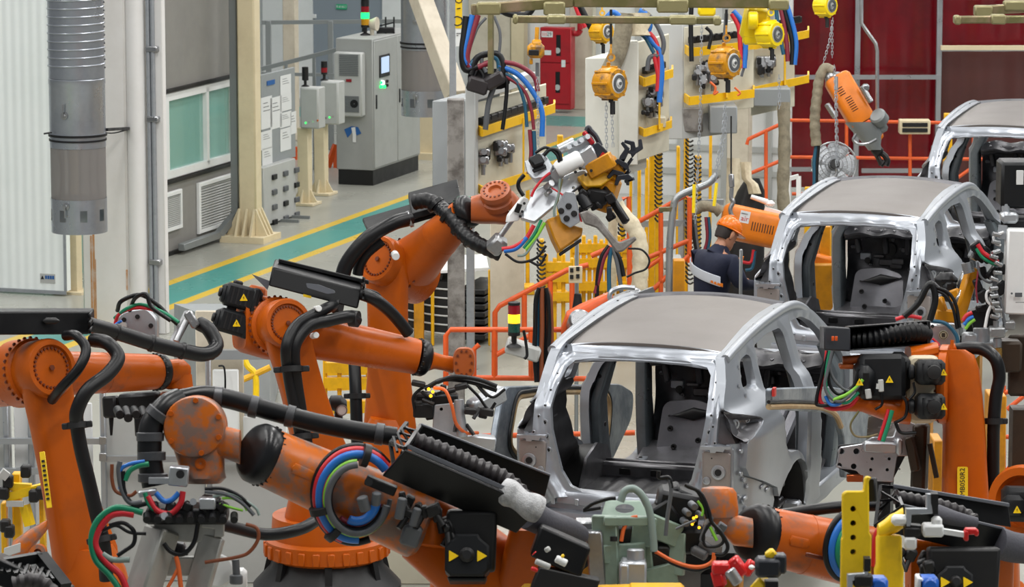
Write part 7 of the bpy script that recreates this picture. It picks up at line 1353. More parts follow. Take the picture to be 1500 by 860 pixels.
# ---------------------------------------------------------------- spring balancers and chains
def chain(par,pts,d,link=5.0,m='galv',name='chain'):
 p=resample(spline(pp(pts,d),4),link/S(d));mb=MB();r=.11*link/S(d)
 for i in range(len(p)-1):
  a,b=p[i],p[i+1];z=(b-a).normalized();x=(RT if i%2 else FW);x=(x-z*x.dot(z)).normalized();w=.28*link/S(d);a2,b2=a-z*r,b+z*r
  mb.tube([a2+x*w,b2+x*w,b2-x*w+z*0,a2-x*w,a2+x*w],r,5,1)
 return part(name,mb,MT[m],par)
def balancer(px,py,r,d,col,label,face=1,chains=(),axd=None):
 t=thing('spring_balancer',label,'balancer',P(px,py,d),'yellow tool balancers');ax=axd or D(.75,-.05,.65);c=P(px,py,d);R=r/S(d);Y=MT[col]
 m=MB();m.rev(c-ax*R*.9,ax,[(0,R*.5),(.05*R,R*.82),(.3*R,R*.95),(.9*R,R*1.0),(1.3*R,R*.97),(1.5*R,R*.86),(1.5*R,R*.62)],36);h=part('drum_housing',m,Y,t)
 m=MB();x,y,_=basis(ax)
 for k in range(8): a=2*PI*k/8;q=c+(x*math.cos(a)+y*math.sin(a))*R*.98;m.box(q-ax*R*.1,(R*.16,R*.16,R*1.2),MX(V(),x*math.cos(a)+y*math.sin(a),y*math.cos(a)-x*math.sin(a),ax),.004)
 part('housing_ribs',m,Y,h);m=MB();m.rev(c+ax*R*.6,ax,[(0,R*.62),(.03*R,R*.6),(.03*R,R*.2),(.12*R,R*.16),(.12*R,.001)],28);lb_=part('round_label',m,MT['paper' if col!='yelbright' else 'cab'],h)
 m=MB();m.rev(c+ax*R*.635,ax,[(0,R*.52),(.01,R*.52),(.01,R*.34),(0,R*.34)],28,False);m.rev(c+ax*R*.6,ax,[(.1*R,R*.1),(.2*R,R*.1),(.2*R,.001)],10);part('label_ring',m,MT['hosegrey'],lb_)
 m=MB();m.box(c+UP*R*1.1-ax*R*.2,(R*.25,R*.25,R*.4),None,.006);m.rev(c+UP*R*1.55-FW*.02,-FW,[(0,R*.26),(.03,R*.26),(.03,R*.14),(0,R*.14)],16,False);m.bar(c+UP*R*1.7,c+UP*R*2.5,R*.1);part('suspension_hook',m,Y,t);m=MB();m.cyl(c+UP*R*2.4,c+UP*max(R*2.6,(py-14)/S(d)),.012,8);part('suspension_rope',m,MT['dark'],t)
 m=MB();m.box(c-UP*R*1.05,(R*.3,R*.3,R*.25),None,.005);m.cyl(c-UP*R*1.1+RT*R*.1,c-UP*R*1.9+RT*R*.1,R*.16,12);part('cable_stop',m,MT['blackish'],t)
 for pts in chains: chain(t,pts,d,5.5 if r>18 else 4.5)
 return t
balancer(895,122,24,32,'ygrime','grimy yellow balancer hanging lowest in front of the white controller',chains=[[(888,150),(888,190),(889,225)],[(896,160),(897,190),(898,215)]])
balancer(1064,92,23,33,'ygrime','grimy yellow balancer with a black front ring before the third controller',chains=[[(1028,36),(1027,90),(1026,150),(1022,250),(1018,330)],[(1064,165),(1060,215),(1050,250)]])
balancer(1129,50,20,32,'yelbright','clean lemon balancer with a second body behind the overhead tube end',chains=[[(1141,110),(1142,150),(1141,160)]]);balancer(1210,8,17,33,'yelbright','clean lemon balancer above the hanging orange gun',chains=[[(1222,95),(1224,150),(1225,245)],[(1220,26),(1215,60),(1205,96)],[(1219,35),(1219,60),(1219,88)]])
balancer(882,46,17,33,'yellow','yellow balancer with a green dot half hidden by the long overhead tube')
m_=MB();m_.box(P(1105,34,32.2),(.22,.2,.3),M.Rotation(.2,4,'Y'),.03);m_.cyl(P(1096,30,32),P(1110,30,32),.08,16,ch=.01);m_.box(P(1100,55,32.2),(.15,.15,.12),None,.02);m_.bar(P(1100,10,32.2),P(1104,25,32.2),.06,.06);one('balancer_body',m_,MT['yelbright'],'lemon yellow balancer bracket with a spring between two overhead tubes','balancer')
m_=MB();m_.box(P(1035,15,33),(.16,.14,.1),None,.02);m_.box(P(1040,8,33),(.08,.1,.1),None,.02);one('yellow_clamp',m_,MT['yelbright'],'small lemon clamp above the end of the long overhead tube','clamp')
t_=thing('chain_hoist','small yellow chain hoist hanging before the red fire cabinet','hoist',P(785,72,31.5));m_=MB();m_.box(P(785,74,31.5),(.15,.12,.13),None,.03);m_.cyl(P(779,66,31.5),P(793,66,31.5),.05,14,ch=.01);m_.bar(P(787,40,31.5),P(786,62,31.5),.03,.03);m_.box(P(778,90,31.5),(.03,.04,.05),None,.006);hb=part('hoist_body',m_,MT['ygrime'],t_);m_=MB();m_.box(P(782,77,31.42),(.09,.02,.05),None,.006);part('hoist_vent',m_,MT['blackish'],hb);m_=MB();m_.bar(P(787,92,31.5),P(787,112,31.5),.025);part('cable_stop',m_,MT['hosegrey'],t_);chain(t_,[(787,112),(788,150),(788,190),(789,222)],31.4,4.5)
t_=thing('sling_pair','two yellow slings with chains hanging above the orange gun beside the worker','sling',P(1040,300,30));
for a,b in(((1017,270),(1016,312)),((1050,268),(1046,302))): m_=MB();m_.bar(P(*a,29.6),P(*b,29.6),.035,.02);part('sling',m_,MT['yelbright'],t_)
chain(t_,[(1062,150),(1058,200),(1050,240),(1049,268)],29.8,5.5);chain(t_,[(1023,250),(1019,268)],29.8,5)
# ---------------------------------------------------------------- red welding curtain, its frame and the rails in front
def rails(name,label,segs,d,r,m='rail',cat='railing',group=None):
 t=thing(name,label,cat,V((P(segs[0][0][0],430,d).x,P(0,430,d).y,0)),group)
 for s in segs: mb=MB();mb.tube(pp(s,d),r/S(d),10,1);part('rail_tube',mb,MT[m],t)
 return t
def curtain_mat(name,hx,hx2,rough):
 m=mat(name,hx,rough,dirt=hx2,amt=.8,sc=.8,spec=.6,thr=(.4,.65),rv=.05);return m
MT.update(curtain=curtain_mat('red_welding_curtain','6E0614','42040C',.2),curtainb=curtain_mat('brown_welding_curtain','4E221E','3E1A16',.4),aluf=mat('aluminium_profile','A9ADB2',.35,.7))
def curtains():
 d=50.5;y=P(1300,100,d).y
 for a,b,m,lab,top,bot in((1150,1378,'curtain','glossy red welding curtain behind the hanging orange gun',-60,None),(1379,1560,'curtain','red welding curtain strip above the pale crossbar at the corner',-60,66),(1379,1560,'curtainb','dull brown welding curtain under the pale crossbar',75,None)):
  x0,x1=P(a,100,d).x,P(b,100,d).x;z1=P(a,top,d).z;z0=.12 if bot is None else P(a,bot,d).z;mb=MB();n=int((x1-x0)/.05);rs=[]
  for sgn in(1,-1):
   pts=[]
   for i in range(n+1):
    x=x0+(x1-x0)*i/n;yy=y+.018*math.sin(x*7.3)+.012*math.sin(x*17+1)+(.004 if sgn>0 else-.004);pts.append((x,yy))
   rs.append(pts)
  lp=rs[0]+rs[1][::-1];mb.rings([[V((x,yy+.012*math.sin(z*3+x*2),z))for x,yy in lp]for z in[z0+(z1-z0)*k/12 for k in range(13)]]);solo('welding_curtain',mb,MT[m],lab,'curtain')
 t=thing('curtain_frame','aluminium frame of posts and bars holding the red welding curtains','frame',V((P(1378,200,d).x,y,0)))
 for x in(1258,1378): mb=MB();vpost(mb,x-4,x+4,d-.4,-60,None,.08);part('post',mb,MT['aluf'],t)
 for a,b,yy,w in((1160,1378,113,5),(1378,1560,70,9),(1378,1560,-4,5),(1150,1250,248,4),(1262,1378,250,4)): mb=MB();mb.bar(P(a,yy,d-.45),P(b,yy,d-.45),w/S(d),.06);part('crossbar',mb,MT['aluf' if w<9 else 'cream'],t)
 rails('orange_guardrail','orange guardrail running in front of the red welding curtain',[[(1153,176),(1392,180)],[(1153,230),(1500,234)],[(1240,178),(1240,300)],[(1333,180),(1333,300)],[(1426,190),(1426,300)],[(1392,268),(1432,240)],[(1160,284),(1190,284)]],49,2.6)
 rails('orange_stair_rail','orange sloping stair rail reaching the end of the red welding curtain',[[(1094,212),(1096,204),(1130,188),(1157,176)],[(1094,256),(1157,230)],[(1122,190),(1122,300)]],47,2.8)
 t=thing('lamp_board','cream board with two dark slots on the orange guardrail','board',P(1340,195,48.7));part('board',pbox2(MB(),1318,176,1363,197,48.8,.2,.01),MT['cream'],t)
 for yy in(180,188): part('dark_slot',pbox2(MB(),1322,yy,1359,yy+6,48.78,.06,.004),MT['blackish'],t)
 m=MB();vpost(m,1383,1395,46,166,None,.12);t=thing('yellow_post','yellow post with black marks between the curtain and the third car body','post',V((P(1389,0,46).x,P(1389,0,46).y,0)));part('post',m,MT['yellow'],t);m=MB();pbox2(m,1389,172,1391,186,45.9,.02);pbox2(m,1386,178,1388,186,45.9,.02);part('black_marks',m,MT['ink'],t)
curtains()
t_=thing('pedestal_fan','round steel fan before the red welding curtain','fan',P(1222,300,47)*1);t_.location.z=0;ORG[t_.name]=V(t_.location);c0=P(1222,241,47);ax_=D(.1,.1,1);x_,y_,z_=basis(ax_);R_=33/S(47)
for rr in(1,.8,.6,.4): m_=MB();m_.tube([c0+(x_*math.cos(2*PI*k/24)+y_*math.sin(2*PI*k/24))*R_*rr for k in range(25)],.007 if rr<1 else .013,5,1);part('guard_ring',m_,MT['steel'],t_)
m_=MB()
for k in range(28): a=2*PI*k/28;m_.tube([c0+(x_*math.cos(a)+y_*math.sin(a))*R_*f+z_*g for f,g in((.15,.05),(.7,.06),(1,0))],.003,4,2)
part('guard_wires',m_,MT['steel'],t_)
for k in range(5): a=2*PI*k/5;u,w=x_*math.cos(a)+y_*math.sin(a),y_*math.cos(a)-x_*math.sin(a);m_=MB();m_.loft([(c0+u*R_*f-z_*.06,w*R_*h,(z_*.03+w*.01)*.4,2.5)for f,h in((.12,.1),(.4,.32),(.75,.50),(.95,.4))],12);part('fan_blade',m_,MT['alu'],t_)
m_=MB();m_.rev(c0+z_*.07,-z_,[(0,.04),(0,.06),(.03,.07),(.16,.08),(.3,.07),(.3,.001)],18);part('hub',m_,MT['blackish'],t_);m_=MB();m_.cyl(c0-z_*.15,V((c0.x,c0.y+.15,.05)),.025,10);m_.rev(V((c0.x,c0.y+.15,0)),ZZ,[(0,.25),(.05,.24),(.07,.05)],24);part('stand',m_,MT['dark'],t_)
# ---------------------------------------------------------------- the two orange hand-guided weld guns
def gun(label,d,A,B,w,h,up,head,hoses,vents,extra=None):
 t=thing('spot_weld_gun',label,'weld gun',P(*B,d),'hanging orange weld guns');a,b=P(*A,d),P(*B,d);z=(b-a).normalized();x,y,_=basis(z,up);l=(b-a).length;k=1/S(d)
 m=MB();m.loft([(a+z*l*f,x*h*k*q,y*w*k*q,5)for f,q in((-.02,.6),(.0,.85),(.06,1),(.9,1),(.98,.96),(1.0,.8))],28);c=part('orange_cover',m,MT['gunor'],t);vis=max((x,-x,y,-y),key=lambda v: v.dot(-FW));hv=h*k if abs(vis.dot(x))>.9 else w*k;ot=z.cross(vis)
 m=MB()
 for f,o,n in vents:
  for j in range(n): m.bar(a+z*l*(f+j*.045)+vis*hv+ot*(o-.22)*w*k,a+z*l*(f+j*.045)+vis*hv+ot*(o+.22)*w*k,.008,.008)
 part('vent_slots',m,MT['blackish'],c);return t,a,b,x,y,z,l,vis*hv,ot
MT.update(gunor=mat('gun_orange_plastic','E07A12',.38,dirt='8A4A10',amt=.3,sc=5))
def guns():
 d=42;t,a,b,x,y,z,l,vis,ot=gun('orange weld gun hanging on a chain before the red curtain',d,(1224,112),(1264,180),21,20,RT,None,None,[(.22,.3,4),(.45,.1,7)])
 m=MB();m.loft([(P(px,py,d),RT*r/S(d),FW*r/S(d),3)for px,py,r in((1262,180,24),(1272,196,20),(1278,212,12),(1282,220,10))],20);m.cyl(P(1292,178,d-.1),P(1284,168,d-.2),.1,18,ch=.02);m.box(P(1286,186,d),(.2,.2,.16),M.Rotation(-.5,4,'Y'),.03);part('gun_head',m,MT['galvd'],t,'grey gun head')
 m=MB();m.bar(P(1284,200,d+.0),P(1290,205,d),.16,.14,None,.02);part('orange_hinge',m,MT['gunor'],t)
 m=MB();m.bar(P(1280,215,d),P(1290,226,d),.12,.12,None,.02);m.tube(pp([(1288,222),(1296,228),(1300,236),(1298,243)],d),.035,8);m.tube(pp([(1282,224),(1288,234),(1291,242)],d),.03,8);m.cyl(P(1296,236,d),P(1290,243,d),.03,8);part('electrode_jaws',m,MT['blackish'],t)
 m=MB();m.tube(pp([(1254,196),(1250,205),(1258,211),(1272,210),(1284,204)],d-.3),.018,8);m.cyl(P(1262,126,d-.2),P(1276,150,d-.2),.035,12,ch=.01);m.box(P(1268,128,d-.2),(.08,.08,.08),None,.02);m.cyl(P(1211,152,d-.2),P(1224,172,d-.2),.035,12,ch=.01);m.box(P(1222,118,d),(.2,.14,.2),None,.04);part('handles',m,MT['steel'],t)
 hose('canvas_hose',t,[(1220,104),(1208,100),(1200,118),(1197,140),(1194,165),(1194,190),(1196,214)],d,7.5,MT['canvas'],corr=.06,pitch=.1);hose('hose',t,[(1196,212),(1193,235),(1193,262),(1192,300)],d,2.8,MT['teal']);hose('hose',t,[(1199,212),(1197,235),(1196,262),(1196,300)],d,2.8,MT[K])
 m=MB();m.tube(pp([(1262,-10),(1262,34),(1270,46),(1283,64),(1285,75),(1285,165)],d),.022,8,1);part('hanger_tube',m,MT['steel'],t);chain(t,[(1225,122),(1225,160),(1226,200),(1226,246)],d-.6,6)
 m=MB();m.bar(P(1225,112,d-.6),P(1225,132,d-.6),.06,.03);part('hanger_strap',m,MT['galv'],t);hose('hook',t,[(1226,246),(1224,258),(1212,274)],d-.6,2,MT['steel'])
 d=36.5;t,a,b,x,y,z,l,vis,ot=gun('orange weld gun with a white lettered label beside the worker',d,(1058,322),(1142,340),29,26,UP,None,None,[(.50,.02,9)])
 m=MB();q=a+z*l*.37+vis*1.0+UP*.07;sgn=1 if ot.dot(UP)>0 else-1;m.prism(rect(-.05,-.06,.05,.06),.004,MX(q,z,ot*sgn,-FW));lb_=part('white_label',m,MT['paper'],t);m=MB();m.text('air',.075,MX(q-FW*.004-UP*.018,z,ot*sgn,-FW));part('label_print',m,MT['labelr'],lb_);m=MB();m.bar(q-FW*.005+UP*.035-z*.035,q-FW*.005+UP*.035+z*.03,.004,.012,FW);part('small_print',m,MT['hosegrey'],lb_)
 m=MB();m.rev(b-z*.05,z,[(0,.17),(.02,.18),(.07,.18),(.1,.12)],24);m.box(b+z*.12,(.12,.2,.25),None,.03);part('gun_head',m,MT['alu'],t);m=MB();m.cyl(P(1100,288,d),P(1124,296,d),.022,14,r2=.03);m.box(P(1128,298,d),(.10,.08,.06),None,.03);m.bar(P(1120,306,d),P(1160,318,d),.05,.05);part('handle',m,MT['white'],t)
 hose('canvas_hose',t,[(1056,312),(1046,304),(1030,302),(1016,308),(1008,318)],d,8,MT['canvas'],corr=.06,pitch=.1)
 for k,(pts,mm)in enumerate((([(1012,316),(1015,340),(1020,370)],K),([(1018,318),(1020,345),(1024,372)],'hosegrey'),([(1034,318),(1036,350),(1030,372)],'winehose'),([(1038,318),(1040,345),(1036,370)],'teal'),([(1104,366),(1100,384),(1088,384)],'redh'),([(1106,368),(1102,392),(1092,396)],'teal'))): hose('hose',t,pts,d-.1,2.4,MT[mm])
 m=MB();m.bar(P(1071,255,d-.4),P(1072,275,d-.4),.05,.05,None,.01);m.tube(pp([(1072,275),(1071,290),(1074,296),(1070,306),(1072,316),(1078,322)],d-.4),.022,8);part('hook',m,MT['steel'],t);m=MB();m.tube(pp([(1071,170),(1071,255)],d-.4),.008,6,1);part('wire',m,MT['dark'],t)
guns()
t_=thing('dark_equipment','black wrapped hanging equipment behind the orange gun with the white label','equipment',P(1100,330,38));m_=MB();m_.loft([(P(x,y,38),RT*w/S(38),FW*.2,3)for x,y,w in((1102,262,10),(1100,280,20),(1094,310,26),(1092,350,28),(1090,470,28),(1090,560,26))],18);part('black_cover',m_,MT['blackish'],t_);m_=MB();m_.loft([(P(x,y,37.6),RT*w/S(38),FW*.15,3)for x,y,w in((1092,238,8),(1094,262,7),(1102,270,8),(1106,284,9))],14);part('grey_joint',m_,MT['sleeve'],t_)
one('wrapped_post',MB().tube(pp([(1148,150),(1149,220),(1147,270),(1148,320),(1148,420),(1148,512)],39),lambda s: 9/S(39)*(1+.08*math.sin(s*40)),14),MT['canvas'],'post wrapped in stained canvas left of the red curtain','post');one('pale_wrapped_post',MB().tube(pp([(1075,232),(1074,270),(1073,330),(1073,512)],39),10/S(39),14),MT['sleeve'],'pale wrapped post above the orange gun with the white label','post')
# ---------------------------------------------------------------- the worker
def worker():
 d=35.0;s=1/S(d);g=P(1042,430,d);base=V((g.x,g.y,0));t=thing('person','worker in orange helmet and navy jacket with white back stripe, facing the second car','person',base)
 f=V((.82,.57,0)).normalized();r=V((f.y,-f.x,0));W=lambda a,b,z: base+f*a+r*b+ZZ*z
 def skin(name,verts,edges,m,par,lvl=2):
  me=bpy.data.meshes.new(name);o0=ORG[par.name];me.from_pydata([v[0]-o0 for v in verts],edges,[]);o=bpy.data.objects.new(name,me);COL.objects.link(o);o.parent=par;ORG[o.name]=o0;me.materials.append(m)
  md=o.modifiers.new('skin','SKIN');md.use_smooth_shade=True;sv=me.skin_vertices[0].data
  for i,v in enumerate(verts): sv[i].radius=(v[1],v[2]if len(v)>2 else v[1]);sv[i].use_root=(i==0)
  sb=o.modifiers.new('subdivision','SUBSURF');sb.levels=lvl;sb.render_levels=lvl;return o
 sh={}
 body=[(W(-.02,0,.95),.11,.13),(W(.0,0,1.15),.11,.13),(W(.05,0,1.38),.11,.15),(W(.09,0,1.50),.07),(W(.13,0,1.58),.055),(W(.17,0,1.66),.06)];e=[(0,1),(1,2),(2,3),(3,4),(4,5)]
 for sg in(-1,1):
  i=len(body);hx=.46;body+=[(W(.06,sg*.19,1.42),.06),(W(.16,sg*.25,1.20),.048),(W(.40,sg*.17,1.16),.036),(W(.47,sg*.14,1.17),.03)];e+=[(2,i),(i,i+1),(i+1,i+2),(i+2,i+3)]
  for k,(dy,ln)in enumerate(((.035,.07),(.012,.08),(-.012,.075),(-.035,.06))): j=len(body);body+=[(W(.50,sg*.14+dy,1.172),.011),(W(.50+ln*.55,sg*.14+dy,1.165),.009),(W(.50+ln*.8,sg*.14+dy,1.14),.008)];e+=[(i+3,j),(j,j+1),(j+1,j+2)]
  j=len(body);body+=[(W(.45,sg*.10,1.165),.012),(W(.49,sg*.07,1.15),.009)];e+=[(i+3,j),(j,j+1)]
  i=len(body);body+=[(W(-.02,sg*.10,.86),.065),(W(.02,sg*.11,.48),.05),(W(-.02,sg*.12,.10),.042),(W(.12,sg*.13,.05),.04)];e+=[(0,i),(i,i+1),(i+1,i+2),(i+2,i+3)]
 bo=skin('body',body,e,MT['skin'],t,1)
 jk=[(W(-.02,0,.93),.155,.19),(W(-.01,0,1.15),.15,.19),(W(.05,0,1.34),.17,.24),(W(.08,0,1.45),.13,.18),(W(.11,0,1.52),.085,.09),(W(.125,0,1.56),.07)];ee=[(0,1),(1,2),(2,3),(3,4),(4,5)]
 for sg in(-1,1): i=len(jk);jk+=[(W(.06,sg*.23,1.40),.10),(W(.14,sg*.28,1.20),.08),(W(.26,sg*.22,1.17),.06),(W(.38,sg*.175,1.16),.052)];ee+=[(2,i),(i,i+1),(i+1,i+2),(i+2,i+3)]
 skin('jacket',jk,ee,MT['navyc'],t)
 tr=[(W(-.02,0,.95),.16,.185)];ee=[]
 for sg in(-1,1): i=len(tr);tr+=[(W(-.02,sg*.10,.84),.125),(W(.0,sg*.105,.66),.11),(W(.02,sg*.11,.48),.09),(W(-.02,sg*.12,.12),.075)];ee+=[(0,i),(i,i+1),(i+1,i+2),(i+2,i+3)]
 skin('trousers',tr,ee,MT['navyc'],t)
 for sg in(-1,1): m=MB();m.loft([(W(-.07+.23*k,sg*.13,.055-.015*k),r*.045,ZZ*(.055-.02*k),3)for k in(0,.1,.5,.9,1)],14);part('shoe',m,MT['blackish'],t)
 # head, bowed forward
 hc=W(.19,0,1.66);hz=(ZZ*.86+f*.5).normalized();hf=(f*.86-ZZ*.5).normalized();k=1.1;m=MB()
 m.loft([(hc+hz*a*k+hf*o*k,r*w*k,hf*l*k,2.2)for a,o,w,l in((-.145,.055,.02,.02),(-.13,.05,.045,.045),(-.10,.035,.058,.068),(-.06,.012,.066,.088),(0,0,.074,.098),(.05,-.005,.076,.098),(.09,-.008,.066,.082),(.12,-.01,.035,.04))],28);hd=part('head',m,MT['skin'],t)
 m=MB();m.loft([(hc+hf*(.085+q)*k+hz*z*k,r*w,hf*w,2)for q,z,w in((.005,.01,.008),(.016,-.02,.013),(.024,-.04,.016),(.008,-.052,.012))],12);part('nose',m,MT['skin'],hd)
 for sg in(-1,1): m=MB();m.loft([(hc+r*sg*(.075+q)*k-hf*.005+hz*z*k,hf*w,r*.012,2.5)for q,z,w in((0,-.05,.01),(.008,-.035,.018),(.012,-.005,.024),(.008,.018,.018),(0,.025,.008))],12);part('ear',m,MT['skin'],hd);m=MB();m.rev(hc+hf*.088*k+r*sg*.032+hz*.0,hf,[(0,.012),(.006,.008),(.007,.001)],12);part('eye',m,MT['ink'],hd);m=MB();m.bar(hc+hf*.092*k+r*sg*.016+hz*.026,hc+hf*.088*k+r*sg*.05+hz*.024,.008);part('eyebrow',m,MT['hair'],hd)
 m=MB();m.bar(hc+hf*.092*k-r*.022-hz*.082,hc+hf*.092*k+r*.022-hz*.082,.007);part('mouth',m,MT['lips'],hd)
 m=MB();m.loft([(hc+hz*a*k+hf*o*k,r*w*k,hf*l*k,2.2)for a,o,w,l in((-.07,-.045,.058,.058),(-.03,-.03,.074,.08),(.03,-.022,.08,.092),(.06,-.02,.08,.09))],24);part('hair',m,MT['hair'],hd,'short dark hair')
 # helmet with brim and ridge
 m=MB();m.loft([(hc+hz*a-hf*.0,r*w,hf*l,2.1)for a,w,l in((.035,.108,.135),(.045,.112,.14),(.08,.108,.132),(.125,.09,.11),(.155,.055,.07),(.165,.02,.025))],36);he=part('helmet',m,MT['helmet'],t,'orange hard hat')
 m=MB();m.loft([(hc+hz*a+hf*o,r*w,hf*l,2.2)for a,o,w,l in((.028,.03,.118,.165),(.034,.034,.122,.172),(.042,.028,.114,.15))],36);part('helmet_brim',m,MT['helmet'],he)
 m=MB();m.tube([hc+hz*a+hf*o for a,o in((.05,-.14),(.11,-.115),(.158,-.05),(.17,0),(.158,.05),(.11,.115),(.06,.14))],.014,8);part('helmet_ridge',m,MT['helmet'],he)
 # stripes on the jacket back, and orange yoke
 def strip(name,pts,w,m): mb=MB();mb.loft([(p,ZZ*w,(q).normalized()*.006,4)for p,q in pts],10);part(name,mb,m,t)
 bk=lambda a,z: (W(.05-.215*math.cos(a),.29*math.sin(a),z),f*-math.cos(a)+r*math.sin(a))
 strip('reflective_stripe',[bk(-1.0+.13*i,1.37-.009*i)for i in range(16)],.05,MT['reflect']);strip('orange_trim',[bk(.55+.1*i,1.24-.008*i)for i in range(6)],.018,MT['gunor']);m=MB();m.prism([(0,0),(.10,.02),(.06,-.10),(.0,-.07)],.02,MX(W(.20,.12,1.42),f,ZZ,r),(),.004);part('orange_collar',m,MT['gunor'],t)
MT.update(skin=mat('skin','B98468',.5),navyc=mat('navy_work_cloth','141B34',.8,bump=.4,bsc=14),hair=mat('dark_hair','2A2220',.7),lips=mat('lips','93574A',.5),helmet=mat('orange_helmet','E8740E',.3),reflect=mat('white_reflective_tape','C8D0DC',.4))
worker()
# ---------------------------------------------------------------- posts between the aisle and the line
one('stained_post',vpost(MB(),655,680,33.4,145,None),MT['dirty'],'stained grey timber post beside the first weld controller','post');one('galvanised_post',vpost(MB(),683,695,36.8,285,None,.1),MT['galv'],'galvanised post next to the stained grey post','post');one('cream_post',vpost(MB(),718,768,38,300,None,.3),MT['beige'],'broad cream post behind the orange stair rail','post')
# ---------------------------------------------------------------- rack of black trays
def rack():
 d=38.5;t=thing('tray_rack','rack of black curved trays with pale edges on yellow posts','rack',G(640,545))
 for k in range(6):
  y=412+13*k;m=MB();rs=[]
  for i in range(13): f=i/12;p=P(583+74*f,y+8*math.sin(f*1.6)+4*f,d);rs.append([p,p+V((0,.8,.03)),p+V((0,.8,.11)),p+ZZ*.075])
  m.rings(rs);o=part('black_tray',m,MT['blackish'],t);m=MB();m.tube([r[0]-V((0,.012,0))for r in rs],.011,6,1);part('tray_edge',m,MT['cab'],o)
 for k in range(7): m=MB();a=P(690,428+11*k,d);b=P(722,410+11*k,d+1);m.bar(a,b,.3,.06,None,.01);part('black_tray',m,MT['blackish'],t)
 m=MB();m.add([P(618,398,d),P(716,392,d),P(712,372,d+1.4),P(628,376,d+1.4),P(618,402,d),P(716,396,d),P(712,376,d+1.4),P(628,380,d+1.4)],[(0,1,2,3),(7,6,5,4),(0,4,5,1),(1,5,6,2),(2,6,7,3),(3,7,4,0)]);part('cover_sheet',m,MT['paper'],t)
 for x0,x1,y,mm in((606,621,392,'amber'),(574,583,418,'yellow'),(631,636,402,'yellow'),(715,721,395,'yellow')): part('rack_post',vpost(MB(),x0,x1,d-.15,y,None),MT[mm],t)
 m=MB()
 for k in range(6): m.cyl(P(604+14*k,402,d-.1),P(604+14*k,410,d-.1),.02,8,r2=.008)
 part('tray_pegs',m,MT['blackish'],t);part('base',MB().bar(P(570,540,d),P(725,540,d),.1),MT['amber'],t)
rack()
# ---------------------------------------------------------------- yellow panel stands with rows of black teeth
def stand(x0,x1,y0,y1,d,label,teeth=None):
 t=thing('panel_stand',label,'rack',V((P((x0+x1)/2,0,d).x,P(0,400,d).y,0)),'yellow panel stands');part('stand_post',vpost(MB(),x0,x1,d,y0,None,.12),MT['yellow'],t)
 if teeth:
  m=MB();n=int((y1-y0)/6.5)
  for k in range(n): p=P(teeth,y0+4+6.5*k,d-.12);m.tube([p+RT*.035,p-ZZ*.02,p-RT*.035,p-RT*.05+ZZ*.03],.011,5,2)
  part('black_teeth',m,MT['blackish'],t)
 part('foot',MB().box(V((P((x0+x1)/2,0,d).x,P(0,400,d).y,.05)),(.16,.3,.1),None,.01),MT['yellow'],t)
for a in((951,961,212,430,40,'tall yellow stand beside the one with the longest row of black teeth'),(960,970,208,325,39.5,'tall yellow stand with the longest row of black teeth',966),(1002,1009,195,420,41,'yellow stand with black teeth below the third weld controller',1011),(1018,1027,228,400,41,'short yellow stand with black teeth under the middle chain',1023),(991,996,214,420,42.5,'thin yellow stand behind the toothed stands'),(934,939,242,420,42,'thin yellow stand nearest the claw of the gripper'),(945,950,233,420,42.5,'thin yellow stand just before the tall pair'),(1039,1043,196,380,42.5,'thin yellow stand by the chain with a yellow sling'),(908,916,300,420,39,'yellow stand behind the claw of the gripper',912),(922,926,262,420,40,'thin yellow stand beside the raised canvas hose'),(770,776,205,330,42,'thin yellow stand behind the four hole block'),(816,825,198,330,41.5,'yellow stand behind the white air cylinder'),(790,797,350,450,37,'yellow stand with black rings below the amber shield',794)): stand(*a[:6],teeth=a[6]if len(a)>6 else None)
def ycrate(label,x0,x1,y0,y1,d,n):
 t=thing('yellow_pallet_rack',label,'rack',V((P((x0+x1)/2,0,d).x,P(0,400,d).y,0)))
 for k in range(n+1): x=x0+(x1-x0)*k/n;part('upright',vpost(MB(),x-3,x+3,d,y0+6*(k%2),None,.08),MT['yellow'],t)
 for y in(y0+18,(y0+y1)/2,y1-6): part('crossbar',MB().bar(P(x0,y,d),P(x1,y,d),.09),MT['yellow'],t);part('shelf_bar',MB().bar(P(x0,y+5,d+1),P(x1,y+3,d+1),.08),MT['yellow'],t)
ycrate('yellow rack frames behind the orange stair rail and canvas hose',838,932,345,425,37.5,11);ycrate('yellow rack frames between the cream post and the amber shield',800,838,372,440,37,3);ycrate('yellow rack under the forearm of the robot with two motors',476,560,520,600,31,4)
t_=thing('bin_stack','grey patterned bins beyond the orange stair rail','bins',P(985,400,40));
for k in range(3): part('bin',pbox2(MB(),972,382+14*k,1000,394+14*k,40,.5,.01),MT['cab'],t_)
one('grey_crossrail',MB().bar(P(930,328,41),P(1016,326,41),.07).bar(P(1016,296,41),P(1060,296,41),.06).bar(P(960,330,41),P(960,430,41),.06).bar(P(998,290,41),P(998,400,41),.06),MT['galv'],'grey crossrail between the yellow panel stands','rail')
